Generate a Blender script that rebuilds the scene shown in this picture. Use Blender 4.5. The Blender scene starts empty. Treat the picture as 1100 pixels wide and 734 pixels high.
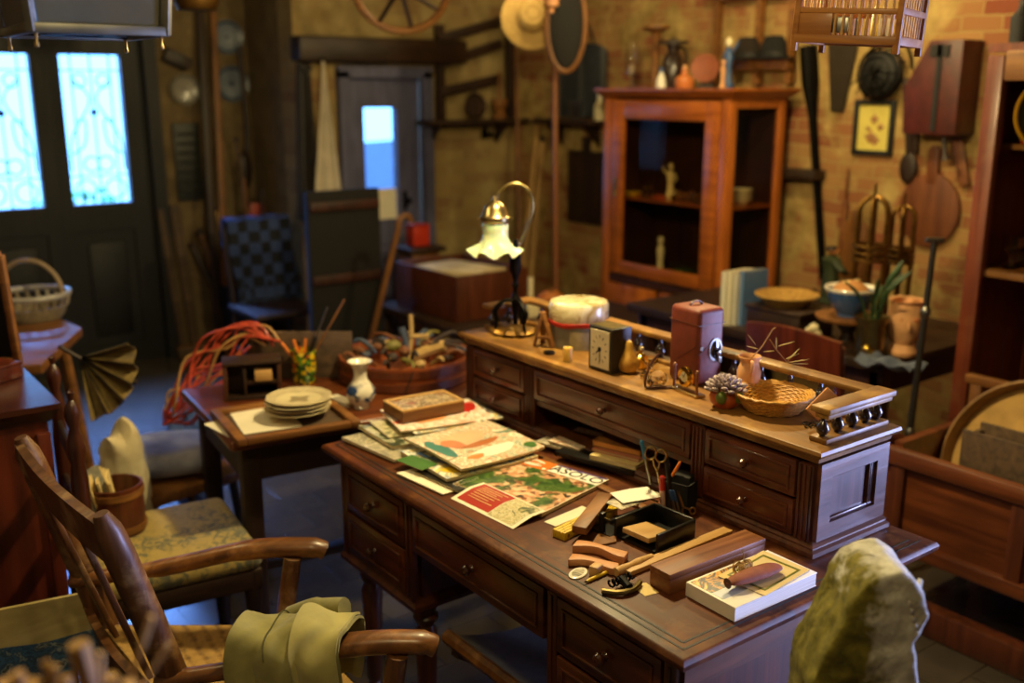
import bpy, bmesh, math, random
from mathutils import Vector, Matrix, Euler
SC = bpy.context.scene
COL = SC.collection
PI = math.pi
random.seed(11)
# ---------------------------------------------------------------- camera numbers
FPX, EYE = 1083.0, 1.72
PITCH, YAW = math.radians(14.1), math.radians(36.9)
HX, HY = math.sin(YAW), math.cos(YAW)
RX, RY = HY, -HX
def ray(px, py):
    u = (px-550)/FPX; v = (367-py)/FPX
    c, s = math.cos(PITCH), math.sin(PITCH)
    f = c+v*s; up = -s+v*c
    return HX*f+RX*u, HY*f+RY*u, up
def on(px, py, z):
    d = ray(px, py); t = (z-EYE)/d[2]
    return Vector((d[0]*t, d[1]*t, z))
def onx(px, py, x):
    d = ray(px, py); t = x/d[0]
    return Vector((x, d[1]*t, EYE+d[2]*t))
def ony(px, py, y):
    d = ray(px, py); t = y/d[1]
    return Vector((d[0]*t, y, EYE+d[2]*t))
def rect(a, b, c, z):
    """world rectangle from three corners seen on the plane z: centre, angle, width, height"""
    A, B, Cc = on(*a, z), on(*b, z), on(*c, z)
    u = B-A; w = u.length; ang = math.atan2(u.y, u.x)
    n = Vector((-math.sin(ang), math.cos(ang), 0))
    h = (Cc-A).dot(n)
    return A+u*.5+n*(h*.5), ang, w, abs(h)
# ---------------------------------------------------------------- objects
def link(o, parent=None):
    COL.objects.link(o)
    if parent is not None: o.parent = parent
    return o
def tag(o, label=None, cat=None, group=None, kind=None):
    if label: o['label'] = label
    if cat: o['category'] = cat
    if group: o['group'] = group
    if kind: o['kind'] = kind
    return o
def thing(name, label, cat, loc=(0, 0, 0), rz=0, group=None, rot=None):
    o = link(bpy.data.objects.new(name, None)); o.empty_display_size = .05
    o.location = loc; o.rotation_euler = rot if rot else (0, 0, rz)
    return tag(o, label, cat, group)
def copy_tree(o, parent=None):
    c = o.copy(); link(c)
    if parent is not None: c.parent = parent
    for ch in list(o.children): copy_tree(ch, c)
    return c
def V(*a): return Vector(a)
class MB:
    def __init__(s): s.bm = bmesh.new(); s.mi = 0
    def mat(s, i): s.mi = i; return s
    def _merge(s, t, M=None):
        if M is not None: bmesh.ops.transform(t, matrix=M, verts=t.verts)
        for f in t.faces: f.material_index = s.mi
        me = bpy.data.meshes.new('t'); t.to_mesh(me); t.free()
        s.bm.from_mesh(me); bpy.data.meshes.remove(me); return s
    def box(s, c, size, rot=(0, 0, 0), bev=0, seg=2):
        t = bmesh.new(); bmesh.ops.create_cube(t, size=1)
        bmesh.ops.scale(t, vec=size, verts=t.verts)
        if bev > 0: bmesh.ops.bevel(t, geom=t.edges[:], offset=min(bev, min(size)*.45), segments=seg, affect='EDGES', profile=.5)
        return s._merge(t, Matrix.Translation(c) @ Euler(rot).to_matrix().to_4x4())
    def bar(s, a, b, w, h, bev=0, up=(0, 0, 1)):
        """box from a to b, w wide and h along up"""
        a, b = Vector(a), Vector(b); d = b-a; L = d.length; d.normalize()
        upv = Vector(up); x = d.cross(upv)
        if x.length < 1e-4: x = d.cross(Vector((1, 0, 0)))
        x.normalize(); z = x.cross(d)
        M = Matrix((x, d, z)).transposed().to_4x4(); M.translation = (a+b)/2
        t = bmesh.new(); bmesh.ops.create_cube(t, size=1)
        bmesh.ops.scale(t, vec=(w, L, h), verts=t.verts)
        if bev > 0: bmesh.ops.bevel(t, geom=t.edges[:], offset=min(bev, min(w, h, L)*.45), segments=2, affect='EDGES', profile=.5)
        return s._merge(t, M)
    def faces(s, verts, fs):
        vs = [s.bm.verts.new(v) for v in verts]
        for f in fs:
            try:
                q = s.bm.faces.new([vs[i] for i in f]); q.material_index = s.mi
            except ValueError: pass
        return s
    def lathe(s, prof, c=(0, 0, 0), seg=24, rot=(0, 0, 0), wob=None, sx=1, sy=1):
        t = bmesh.new(); rings = []
        for k, (r, z) in enumerate(prof):
            ring = []
            if r < 1e-5: ring = [t.verts.new((0, 0, z))]
            else:
                for i in range(seg):
                    a = 2*PI*i/seg; rr, zz = r, z
                    if wob: rr, zz = wob(a, k, r, z)
                    ring.append(t.verts.new((rr*math.cos(a)*sx, rr*math.sin(a)*sy, zz)))
            rings.append(ring)
        for A, B in zip(rings[:-1], rings[1:]):
            if len(A) == 1 and len(B) == 1: continue
            for i in range(seg):
                j = (i+1) % seg
                if len(A) == 1: t.faces.new((A[0], B[j], B[i]))
                elif len(B) == 1: t.faces.new((A[i], A[j], B[0]))
                else: t.faces.new((A[i], A[j], B[j], B[i]))
        bmesh.ops.recalc_face_normals(t, faces=t.faces)
        return s._merge(t, Matrix.Translation(c) @ Euler(rot).to_matrix().to_4x4())
    def cyl(s, c, r, h, seg=20, rot=(0, 0, 0), r2=None):
        r2 = r if r2 is None else r2
        return s.lathe([(0, 0), (r, 0), (r2, h), (0, h)], c, seg, rot)
    def tube(s, pts, r, seg=8, closed=False, flat=1.0):
        pts = [Vector(p) for p in pts]; n = len(pts)
        rs = r if isinstance(r, (list, tuple)) else [r]*n
        t = bmesh.new(); rings = []; ref = None
        for i in range(n):
            if closed: d = pts[(i+1) % n]-pts[i-1]
            else: d = pts[min(i+1, n-1)]-pts[max(i-1, 0)]
            if d.length < 1e-9: d = Vector((0, 0, 1))
            d.normalize()
            if ref is None:
                ref = Vector((0, 0, 1)) if abs(d.z) < .9 else Vector((1, 0, 0))
            x = ref-d*ref.dot(d)
            if x.length < 1e-5: x = d.orthogonal()
            x.normalize(); y = d.cross(x); ref = x
            rings.append([t.verts.new(pts[i]+x*(math.cos(2*PI*k/seg)*rs[i]*flat)+y*(math.sin(2*PI*k/seg)*rs[i])) for k in range(seg)])
        for i in range(n if closed else n-1):
            A, B = rings[i], rings[(i+1) % n]
            for k in range(seg):
                j = (k+1) % seg; t.faces.new((A[k], A[j], B[j], B[k]))
        if not closed:
            t.faces.new(rings[0][::-1]); t.faces.new(rings[-1])
        bmesh.ops.recalc_face_normals(t, faces=t.faces)
        return s._merge(t)
    def prism(s, pts, d, M=None, bev=0):
        """outline in XY extruded 0..d in Z, then M"""
        t = bmesh.new(); lo = [t.verts.new((x, y, 0)) for x, y in pts]; hi = [t.verts.new((x, y, d)) for x, y in pts]
        n = len(pts); t.faces.new(lo[::-1]); t.faces.new(hi)
        for i in range(n):
            j = (i+1) % n; t.faces.new((lo[i], lo[j], hi[j], hi[i]))
        bmesh.ops.recalc_face_normals(t, faces=t.faces)
        if bev > 0: bmesh.ops.bevel(t, geom=[e for e in t.edges if len(e.link_faces) == 2 and e.calc_face_angle(0) > .6], offset=bev, segments=2, affect='EDGES', profile=.5)
        return s._merge(t, M)
    def ball(s, c, r, seg=16, fn=None):
        r = (r, r, r) if not isinstance(r, (tuple, list)) else r
        t = bmesh.new(); bmesh.ops.create_uvsphere(t, u_segments=seg, v_segments=max(6, seg*2//3), radius=1)
        for v in t.verts:
            if fn: v.co = Vector(fn(v.co.copy()))
            v.co = Vector((v.co.x*r[0], v.co.y*r[1], v.co.z*r[2]))+Vector(c)
        return s._merge(t)
    def ico(s, c, r, sub=3, fn=None):
        r = (r, r, r) if not isinstance(r, (tuple, list)) else r
        t = bmesh.new(); bmesh.ops.create_icosphere(t, subdivisions=sub, radius=1)
        for v in t.verts:
            if fn: v.co = Vector(fn(v.co.copy()))
            v.co = Vector((v.co.x*r[0], v.co.y*r[1], v.co.z*r[2]))+Vector(c)
        return s._merge(t)
    def sheet(s, fn, nu=12, nv=12, th=0.0):
        """surface fn(u,v), thickened downwards along its normals"""
        t = bmesh.new(); g = [[t.verts.new(fn(i/nu, j/nv)) for j in range(nv+1)] for i in range(nu+1)]
        for i in range(nu):
            for j in range(nv): t.faces.new((g[i][j], g[i+1][j], g[i+1][j+1], g[i][j+1]))
        t.normal_update()
        if sum(f.normal.z*f.calc_area() for f in t.faces) < 0: bmesh.ops.reverse_faces(t, faces=t.faces[:])
        if th:
            t.normal_update(); vs = t.verts[:]; off = {v: v.co-v.normal*th for v in vs}
            dup = bmesh.ops.duplicate(t, geom=t.faces[:]); mp = dup['vert_map']
            for v in vs: mp[v].co = off[v]
            low = [f for f in dup['geom'] if isinstance(f, bmesh.types.BMFace)]
            bmesh.ops.reverse_faces(t, faces=low)
            rim = [e for e in t.edges if len(e.link_faces) == 1 and e.verts[0] in off and e.verts[1] in off]
            for e in rim:
                a, b = e.verts; t.faces.new((a, b, mp[b], mp[a]))
            bmesh.ops.recalc_face_normals(t, faces=t.faces)
        return s._merge(t)
    def build(s, name, mat, parent=None, label=None, smooth=.6, loc=None, rz=None, rot=None):
        me = bpy.data.meshes.new(name); s.bm.to_mesh(me); s.bm.free()
        for m in (mat if isinstance(mat, (list, tuple)) else [mat]): me.materials.append(m)
        if smooth:
            me.polygons.foreach_set('use_smooth', [True]*len(me.polygons))
            me.set_sharp_from_angle(angle=smooth)
        o = bpy.data.objects.new(name, me); link(o, parent)
        if loc is not None: o.location = loc
        if rz is not None: o.rotation_euler = (0, 0, rz)
        if rot is not None: o.rotation_euler = rot
        if label: o['label'] = label
        return o
def solo(name, mb, mat, label, cat, loc=(0, 0, 0), rz=0, group=None, rot=None, smooth=.6):
    o = mb.build(name, mat, loc=loc, rot=rot or (0, 0, rz), smooth=smooth)
    return tag(o, label, cat, group)
def struct(name, mb, mat, parent=None, smooth=.6):
    o = mb.build(name, mat, parent, smooth=smooth)
    if parent is None: o['kind'] = 'structure'
    return o
def letters(name, txt, size, mat, parent, loc, rot=(0, 0, 0), ext=.0003, align='CENTER'):
    cu = bpy.data.curves.new(name, 'FONT'); cu.body = txt; cu.size = size; cu.extrude = ext
    cu.align_x = align; cu.align_y = 'CENTER'
    tmp = bpy.data.objects.new('t', cu); COL.objects.link(tmp)
    bpy.context.view_layer.update()
    me = bpy.data.meshes.new_from_object(tmp.evaluated_get(bpy.context.evaluated_depsgraph_get()))
    bpy.data.objects.remove(tmp)
    me.materials.clear(); me.materials.append(mat)
    o = bpy.data.objects.new(name, me); link(o, parent); o.location = loc; o.rotation_euler = rot
    return o
def spline(pts, n=8):
    """Catmull-Rom through pts"""
    P = [Vector(p) for p in pts]; out = []
    for i in range(len(P)-1):
        p0, p1, p2, p3 = P[max(i-1, 0)], P[i], P[i+1], P[min(i+2, len(P)-1)]
        for k in range(n):
            t = k/n
            out.append(.5*((2*p1)+(p2-p0)*t+(2*p0-5*p1+4*p2-p3)*t*t+(3*p1-p0-3*p2+p3)*t**3))
    out.append(P[-1]); return out
def lerp(a, b, t): return a+(b-a)*t
# ---------------------------------------------------------------- materials
def rgb(h):
    if isinstance(h, (tuple, list)): return (*h[:3], 1)
    h = h.lstrip('#'); c = [int(h[i:i+2], 16)/255 for i in (0, 2, 4)]
    return (*[x/12.92 if x <= .04045 else ((x+.055)/1.055)**2.4 for x in c], 1)
class NT:
    def __init__(s, name):
        s.m = bpy.data.materials.new(name); s.m.use_nodes = True
        s.t = s.m.node_tree; s.b = s.t.nodes['Principled BSDF']
    def n(s, typ, **k):
        o = s.t.nodes.new(typ)
        for a, v in k.items():
            if a in o.bl_rna.properties: setattr(o, a, v)
            else: o.inputs[a.replace('_', ' ')].default_value = v
        return o
    def l(s, a, b): s.t.links.new(a, b)
    def coord(s, scale=(1, 1, 1), rot=(0, 0, 0), loc=(0, 0, 0), kind='Object'):
        tc = s.n('ShaderNodeTexCoord'); mp = s.n('ShaderNodeMapping')
        mp.inputs['Scale'].default_value = scale; mp.inputs['Rotation'].default_value = rot; mp.inputs['Location'].default_value = loc
        s.l(tc.outputs[kind], mp.inputs[0]); return mp.outputs[0]
    def noise(s, vec, scale=5, detail=4, dist=0, rough=.55):
        o = s.n('ShaderNodeTexNoise'); o.inputs['Scale'].default_value = scale; o.inputs['Detail'].default_value = detail
        o.inputs['Distortion'].default_value = dist; o.inputs['Roughness'].default_value = rough
        s.l(vec, o.inputs['Vector']); return o.outputs[0]
    def ramp(s, fac, stops, interp='LINEAR'):
        o = s.n('ShaderNodeValToRGB'); e = o.color_ramp.elements; o.color_ramp.interpolation = interp
        while len(e) < len(stops): e.new(.5)
        for q, (p, c) in zip(e, stops): q.position = p; q.color = rgb(c)
        s.l(fac, o.inputs[0]); return o.outputs[0]
    def mix(s, fac, a, b, mode='MIX'):
        o = s.n('ShaderNodeMix'); o.data_type = 'RGBA'; o.blend_type = mode
        for sock, v in ((o.inputs[0], fac), (o.inputs[6], a), (o.inputs[7], b)):
            if hasattr(v, 'links') or isinstance(v, bpy.types.NodeSocket): s.l(v, sock)
            elif isinstance(v, (int, float)): sock.default_value = v
            else: sock.default_value = rgb(v)
        return o.outputs[2]
    def bump(s, h, strength=.2, dist=.004):
        o = s.n('ShaderNodeBump'); o.inputs['Strength'].default_value = strength; o.inputs['Distance'].default_value = dist
        s.l(h, o.inputs['Height']); s.l(o.outputs[0], s.b.inputs['Normal'])
    def base(s, c): s.l(c, s.b.inputs['Base Color'])
    def set(s, **k):
        for a, v in k.items(): s.b.inputs[a.replace('_', ' ')].default_value = v
        return s
def plain(name, c, rough=.5, metal=0, var=.12, scale=18, bump=0, coat=0, **k):
    t = NT(name); t.set(Roughness=rough, Metallic=metal)
    if coat: t.set(Coat_Weight=coat, Coat_Roughness=.12)
    for a, v in k.items(): t.b.inputs[a.replace('_', ' ')].default_value = v
    vec = t.coord(); f = t.noise(vec, scale, 3)
    a = rgb(c); lo = tuple(x*(1-var) for x in a[:3]); hi = tuple(min(1, x*(1+var)) for x in a[:3])
    t.base(t.ramp(f, [(.3, lo), (.7, hi)]))
    if bump: t.bump(f, bump)
    return t.m
def wood(name, dark, light, axis='Y', rough=.42, scale=1.0, bump=.12, coat=0, wear=None):
    t = NT(name); t.set(Roughness=rough)
    if coat: t.set(Coat_Weight=coat, Coat_Roughness=.2)
    lo, hi = 2.2*scale, 34*scale
    sc = {'X': (lo, hi, hi), 'Y': (hi, lo, hi), 'Z': (hi, hi, lo)}[axis]
    vec = t.coord(sc); f = t.noise(vec, 1, 6, .8)
    col = t.ramp(f, [(.28, dark), (.52, tuple((a+b)/2 for a, b in zip(rgb(dark)[:3], rgb(light)[:3]))), (.75, light)])
    big = t.noise(t.coord((3, 3, 3)), 1.3, 3)
    col = t.mix(t.ramp(big, [(.35, (0, 0, 0)), (.7, (.5, .5, .5))]), col, tuple(x*.55 for x in rgb(dark)[:3]))
    if wear:
        w = t.noise(t.coord((5, 5, 5)), 2.1, 6, .3, .65)
        col = t.mix(t.ramp(w, [(.52, (0, 0, 0)), (.68, (.7, .7, .7))]), col, wear)
    t.base(col)
    r = t.n('ShaderNodeMapRange'); r.inputs[3].default_value = rough*.75; r.inputs[4].default_value = min(1, rough*1.35)
    t.l(f, r.inputs[0]); t.l(r.outputs[0], t.b.inputs['Roughness'])
    t.bump(f, bump, .003); return t.m
def metal(name, c, rough=.3, var=.25, scale=30):
    return plain(name, c, rough, 1.0, var, scale)
def glass(name, tint=(1, 1, 1), rough=.02, ior=1.45, thin=False):
    t = NT(name)
    if thin:
        tr = t.n('ShaderNodeBsdfTransparent'); tr.inputs[0].default_value = (*tint, 1)
        gl = t.n('ShaderNodeBsdfGlossy'); gl.inputs['Roughness'].default_value = rough
        lw = t.n('ShaderNodeLayerWeight'); lw.inputs[0].default_value = .12
        fr = t.n('ShaderNodeMath'); fr.operation = 'MULTIPLY'; fr.inputs[1].default_value = .4; t.l(lw.outputs[0], fr.inputs[0])
        mx = t.n('ShaderNodeMixShader'); t.l(fr.outputs[0], mx.inputs[0]); t.l(tr.outputs[0], mx.inputs[1]); t.l(gl.outputs[0], mx.inputs[2])
        t.l(mx.outputs[0], t.t.nodes['Material Output'].inputs[0])
    else: t.set(Transmission_Weight=1.0, Roughness=rough, IOR=ior, Base_Color=(*tint, 1))
    return t.m
def printed(name, cols, scale=6, rough=.35, seed=0, dist=1.5, paper='#d8cdb4', amt=1.0, stretch=(1, 1, 1), veil=.25):
    """a printed picture: soft patches of several inks"""
    t = NT(name); t.set(Roughness=rough)
    vec = t.coord(stretch, loc=(seed*3.1, seed*1.7, seed*.9))
    f = t.noise(vec, scale*1.7, 4, dist, .55)
    n = len(cols)
    order = [cols[(i*3+i//5) % n] for i in range(2*n-1)]
    col = t.ramp(f, [(.33+.34*i/(2*n-2), c) for i, c in enumerate(order)])
    g = t.noise(vec, scale*6, 3)
    col = t.mix(t.ramp(g, [(.4, (0, 0, 0)), (.75, (veil, veil, veil))]), col, paper)
    if amt < 1: col = t.mix(amt, paper, col)
    t.base(col); return t.m
M = {}
M['desk'] = wood('desk_mahogany_length', '#2c1007', '#6f3516', 'Y', .34, 1, .12, .3)
M['deskz'] = wood('desk_mahogany_upright', '#2c1007', '#6a3215', 'Z', .36, 1, .12, .25)
M['deskx'] = wood('desk_mahogany_cross', '#34160a', '#7a4626', 'X', .36, 1, .3, .25)
M['desktop'] = wood('desktop_worn_walnut', '#361607', '#743a14', 'Y', .5, .8, .1, .04, wear='#7c4c20')
M['desktop'].node_tree.nodes['Principled BSDF'].inputs['Specular IOR Level'].default_value = .3
M['deckt'] = wood('upper_deck_worn_walnut', '#5e3c10', '#a06e28', 'Y', .5, .8, .1, .08, wear='#b08438')
M['groove'] = plain('dark_groove', '#120a05', .6)
M['knob'] = wood('knob_wood', '#2a1208', '#5c2c14', 'Z', .25, 1, .05, .5)
M['floor'] = None
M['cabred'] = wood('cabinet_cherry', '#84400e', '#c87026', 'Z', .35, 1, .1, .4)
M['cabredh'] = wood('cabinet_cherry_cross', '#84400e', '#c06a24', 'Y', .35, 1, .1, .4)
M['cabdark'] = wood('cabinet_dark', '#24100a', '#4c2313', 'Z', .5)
M['dresser'] = wood('dresser_red_pine', '#5c2312', '#8e4424', 'Z', .45, 1, .1, .2, wear='#7a4a2c')
M['dresserh'] = wood('dresser_pine_cross', '#6a4020', '#a8743a', 'Y', .5, 1, .1)
M['redcab'] = wood('left_cabinet_red', '#3c140c', '#7c341e', 'Z', .33, .55, .15, .4)
M['redtop'] = wood('left_cabinet_top', '#31140c', '#5e2c1a', 'X', .3, .8, .1, .4)
M['arm'] = wood('armchair_wood', '#4c2a10', '#98602a', 'X', .36, 1, .3, .2, wear='#b07a42')
M['armz'] = wood('armchair_post_wood', '#3e2410', '#86552a', 'Z', .45, .9, .5, .1, wear='#a88860')
M['dkwood'] = wood('dark_oak', '#1c0f08', '#3f2413', 'Z', .5)
M['dkwoodx'] = wood('dark_oak_cross', '#1c0f08', '#40250f', 'X', .5)
M['mid'] = wood('mid_oak', '#5d3615', '#a0692e', 'X', .5)
M['midz'] = wood('mid_oak_upright', '#5d3615', '#9a642c', 'Z', .5)
M['midy'] = wood('mid_oak_long', '#5d3615', '#a0692e', 'Y', .5)
M['pale'] = wood('pale_beech', '#b98a4c', '#e0b878', 'X', .5, 1, .08)
M['palez'] = wood('pale_pole', '#8a6430', '#c09858', 'Z', .6)
M['pink'] = wood('pale_cherry', '#b87848', '#dda26c', 'X', .5, 1, .08)
M['rose'] = wood('rosewood', '#63341a', '#a2683a', 'X', .5, 1, .1, .0)
M['chest'] = wood('chest_walnut', '#4a200e', '#8c4a20', 'Y', .42, .8, .12, .2)
M['chestz'] = wood('chest_walnut_upright', '#3a180a', '#74381a', 'Z', .45)
M['sieve'] = wood('sieve_bentwood', '#6e4a22', '#ab7e42', 'X', .5)
M['grey'] = wood('weathered_plank', '#3a2a1c', '#6e543a', 'X', .7)
M['brass'] = metal('aged_brass', '#b8a270', .3)
M['brassd'] = metal('dull_brass', '#86754a', .4)
M['bronze'] = metal('dark_bronze', '#7a5a2c', .45)
M['gold'] = metal('bright_gold', '#f0c050', .15)
M['iron'] = metal('black_iron', '#1c1a18', .5)
M['steel'] = metal('steel', '#b8b4aa', .25)
M['spindle'] = plain('dark_turned_wood', '#33241c', .22, coat=.5)
M['pewter'] = metal('pewter', '#8a8880', .38)
M['zinc'] = plain('zinc_sheet', '#6c6a60', .48, .75, .35, 9)
M['black'] = plain('black_plastic', '#141210', .35)
M['blackm'] = plain('black_matte', '#15120f', .7)
M['glass'] = glass('clear_glass')
M['pane'] = glass('window_pane', (.97, .98, .97), .01, thin=True)
M['paneold'] = glass('old_pane', (.86, .82, .7), .03, thin=True)
M['crystal'] = glass('crystal', (1, .98, .9), .0, 1.6)
M['white'] = plain('white_ceramic', '#e8e2d2', .25, coat=.4, var=.05)
M['cream'] = plain('cream_ceramic', '#d8c9a0', .3, coat=.4, var=.08)
M['paper'] = plain('paper', '#e6dcc2', .75, var=.04)
M['pages'] = None
M['yellowp'] = plain('yellowed_paper', '#d8bf80', .8, var=.08)
M['terra'] = plain('terracotta', '#b8622e', .7, bump=.15, var=.2)
M['terral'] = plain('pale_terracotta', '#d29a68', .7, bump=.2, var=.2)
M['leather'] = plain('red_brown_leather', '#6e2c1a', .52, var=.2, scale=40, bump=.15)
M['leathd'] = plain('brown_leather_strap', '#4a2214', .45, bump=.1)
M['blue'] = plain('blue_ink', '#2c4a78', .4)
M['bluep'] = plain('blue_plastic', '#2a6a94', .3)
M['red'] = plain('red', '#b02418', .4)
M['orange'] = plain('orange', '#d8741c', .5)
M['green'] = plain('green', '#3f6a2c', .5)
M['yellow'] = plain('yellow', '#d8b428', .45)
M['straw'] = None
t = NT('pages'); t.set(Roughness=.8)
f = t.noise(t.coord((4, 4, 900)), 1, 2); t.base(t.ramp(f, [(.35, '#b49c68'), (.65, '#e4d4ac')])); t.bump(f, .3, .001); M['pages'] = t.m
t = NT('pages_white'); t.set(Roughness=.7)
f = t.noise(t.coord((3, 3, 1100)), 1, 2); t.base(t.ramp(f, [(.35, '#d8cdb8'), (.65, '#f2eadb')])); t.bump(f, .15, .001); M['pagesw'] = t.m
# woven straw
def weave(name, a, b, sx=120, sz=120, rough=.7, strength=.6, ax=('X', 'Z')):
    t = NT(name); t.set(Roughness=rough)
    vec = t.coord((1, 1, 1))
    w1 = t.n('ShaderNodeTexWave'); w1.bands_direction = ax[0]; w1.inputs['Scale'].default_value = sx; w1.inputs['Distortion'].default_value = 1.5
    w2 = t.n('ShaderNodeTexWave'); w2.bands_direction = ax[1]; w2.inputs['Scale'].default_value = sz; w2.inputs['Distortion'].default_value = 1.0
    t.l(vec, w1.inputs[0]); t.l(vec, w2.inputs[0])
    mm = t.n('ShaderNodeMath'); mm.operation = 'MULTIPLY'; t.l(w1.outputs[1], mm.inputs[0]); t.l(w2.outputs[1], mm.inputs[1])
    ad = t.n('ShaderNodeMath'); ad.operation = 'ADD'; t.l(mm.outputs[0], ad.inputs[0]); t.l(t.noise(vec, 60, 2), ad.inputs[1])
    t.base(t.ramp(ad.outputs[0], [(.35, a), (1.0, b)])); t.bump(ad.outputs[0], strength, .003); return t.m
M['wicker'] = weave('wicker', '#865816', '#dcae54', 95, 150, strength=.9)
M['rush'] = weave('rush_seat', '#6a4a1c', '#c49a4e', 10, 90, ax=('X', 'Y'))
M['strawhat'] = weave('straw_hat', '#a8803c', '#d8b46c', 90, 90, strength=.3)
def cloth(name, a, b, scale=30, rough=.9, bump=.2, sheen=.3):
    t = NT(name); t.set(Roughness=rough, Sheen_Weight=sheen)
    vec = t.coord(); f = t.noise(vec, scale, 5); g = t.noise(vec, 500, 1)
    t.base(t.ramp(f, [(.3, a), (.7, b)])); t.bump(g, bump, .001); return t.m
M['khaki'] = cloth('khaki_canvas', '#5c4a22', '#8c7438')
M['olive'] = cloth('olive_jacket_cloth', '#5a5626', '#a69e5e', 7)
M['bluecl'] = cloth('blue_grey_cloth', '#666a80', '#a8a8ba', 12)
M['linen'] = cloth('linen', '#b8a67c', '#dccfa8', 14)
M['whitecl'] = cloth('white_cotton', '#b8ac98', '#d4c8b2', 8)
# floral seat upholstery
t = NT('seat_brocade'); t.set(Roughness=.85, Sheen_Weight=.2)
vec = t.coord(); v = t.noise(vec, 26, 5, 2.2, .6); big = t.noise(vec, 5, 2)
mm = t.n('ShaderNodeMath'); mm.operation = 'MULTIPLY'; t.l(v, mm.inputs[0]); t.l(big, mm.inputs[1])
t.base(t.ramp(mm.outputs[0], [(.2, '#b49a54'), (.27, '#a8904c'), (.30, '#7c744e'), (.36, '#625f4a')])); t.bump(t.noise(vec, 300, 2), .3, .001); M['brocade'] = t.m
# plaster / brick walls
def brickwall(name, mort, b1, b2, cover, amount, axis='YZ', bs=4.2):
    t = NT(name); t.set(Roughness=.9)
    tc = t.n('ShaderNodeTexCoord'); sp = t.n('ShaderNodeSeparateXYZ'); cb = t.n('ShaderNodeCombineXYZ')
    t.l(tc.outputs['Object'], sp.inputs[0])
    t.l(sp.outputs['Y' if axis == 'YZ' else 'X'], cb.inputs[0]); t.l(sp.outputs['Z'], cb.inputs[1])
    nz = t.n('ShaderNodeTexNoise'); nz.inputs['Scale'].default_value = 5; t.l(tc.outputs['Object'], nz.inputs['Vector'])
    wv = t.n('ShaderNodeVectorMath'); wv.operation = 'SCALE'; wv.inputs[3].default_value = .045; t.l(nz.outputs[1], wv.inputs[0])
    av = t.n('ShaderNodeVectorMath'); av.operation = 'ADD'; t.l(cb.outputs[0], av.inputs[0]); t.l(wv.outputs[0], av.inputs[1])
    br = t.n('ShaderNodeTexBrick'); t.l(av.outputs[0], br.inputs['Vector'])
    br.inputs['Scale'].default_value = bs; br.inputs['Mortar Size'].default_value = .022; br.inputs['Mortar Smooth'].default_value = .4
    br.inputs['Brick Width'].default_value = .95; br.inputs['Row Height'].default_value = .33
    br.inputs['Color1'].default_value = rgb(b1); br.inputs['Color2'].default_value = rgb(b2); br.inputs['Mortar'].default_value = rgb(mort)
    f = t.noise(tc.outputs['Object'], 2.6, 6, .6, .62)
    k = t.ramp(f, [(amount-.05, (0, 0, 0)), (amount+.06, (1, 1, 1))])
    f2 = t.noise(tc.outputs['Object'], 9, 5)
    cov = t.ramp(f2, [(.3, cover[0]), (.7, cover[1])])
    t.base(t.mix(k, br.outputs[0], cov))
    h = t.mix(k, br.outputs[1], (.1, .1, .1)); inv = t.n('ShaderNodeInvert'); t.l(h, inv.inputs[1])
    hh = t.mix(.5, inv.outputs[0], f2); t.bump(hh, .55, .02); return t.m
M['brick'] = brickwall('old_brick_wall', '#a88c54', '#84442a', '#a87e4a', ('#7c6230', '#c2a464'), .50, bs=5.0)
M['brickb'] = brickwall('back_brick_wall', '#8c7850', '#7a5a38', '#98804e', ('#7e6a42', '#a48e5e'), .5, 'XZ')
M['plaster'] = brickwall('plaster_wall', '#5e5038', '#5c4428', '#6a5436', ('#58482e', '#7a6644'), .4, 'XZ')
t = NT('dark_stone_floor'); t.set(Roughness=.27)
vec = t.coord(); br = t.n('ShaderNodeTexBrick'); t.l(vec, br.inputs['Vector']); br.inputs['Scale'].default_value = 3.3
br.inputs['Mortar Size'].default_value = .008; br.inputs['Brick Width'].default_value = .9; br.inputs['Row Height'].default_value = .55
for s_, c_ in (('Color1', '#4a4238'), ('Color2', '#3a342e'), ('Mortar', '#15110d')): br.inputs[s_].default_value = rgb(c_)
f = t.noise(vec, 6, 5); t.base(t.mix(t.ramp(f, [(.35, (0, 0, 0)), (.75, (.6, .6, .6))]), br.outputs[0], '#5a4e40'))
t.bump(t.mix(.6, t.noise(vec, 14, 4), br.outputs[1]), .25, .006); M['floor'] = t.m
M['ceil'] = wood('ceiling_boards', '#2a1c10', '#4a3420', 'Y', .7)
M['doorw'] = wood('dark_door_wood', '#060608', '#0f0e11', 'Z', .55)
M['daylitdoor'] = wood('door_wood_daylight_blue', '#44445e', '#6c6c90', 'Z', .55, 1, .2)  # lilac-blue of the daylight falling on the small door, put into its colour

M['dirty'] = plain('dusty_glass', '#5c5a4c', .3, var=.2, scale=12, Transmission_Weight=.35)
def wpart(name, mb, mat, parent, label=None, smooth=.6):
    """a part drawn in world coordinates, stored in its thing's own frame"""
    chain = []; p = parent
    while p is not None: chain.append(p); p = p.parent
    Mx = Matrix()
    for q in reversed(chain): Mx = Mx @ (Matrix.Translation(q.location) @ q.rotation_euler.to_matrix().to_4x4())
    bmesh.ops.transform(mb.bm, matrix=Mx.inverted(), verts=mb.bm.verts)
    return mb.build(name, mat, parent, label, smooth)
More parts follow.
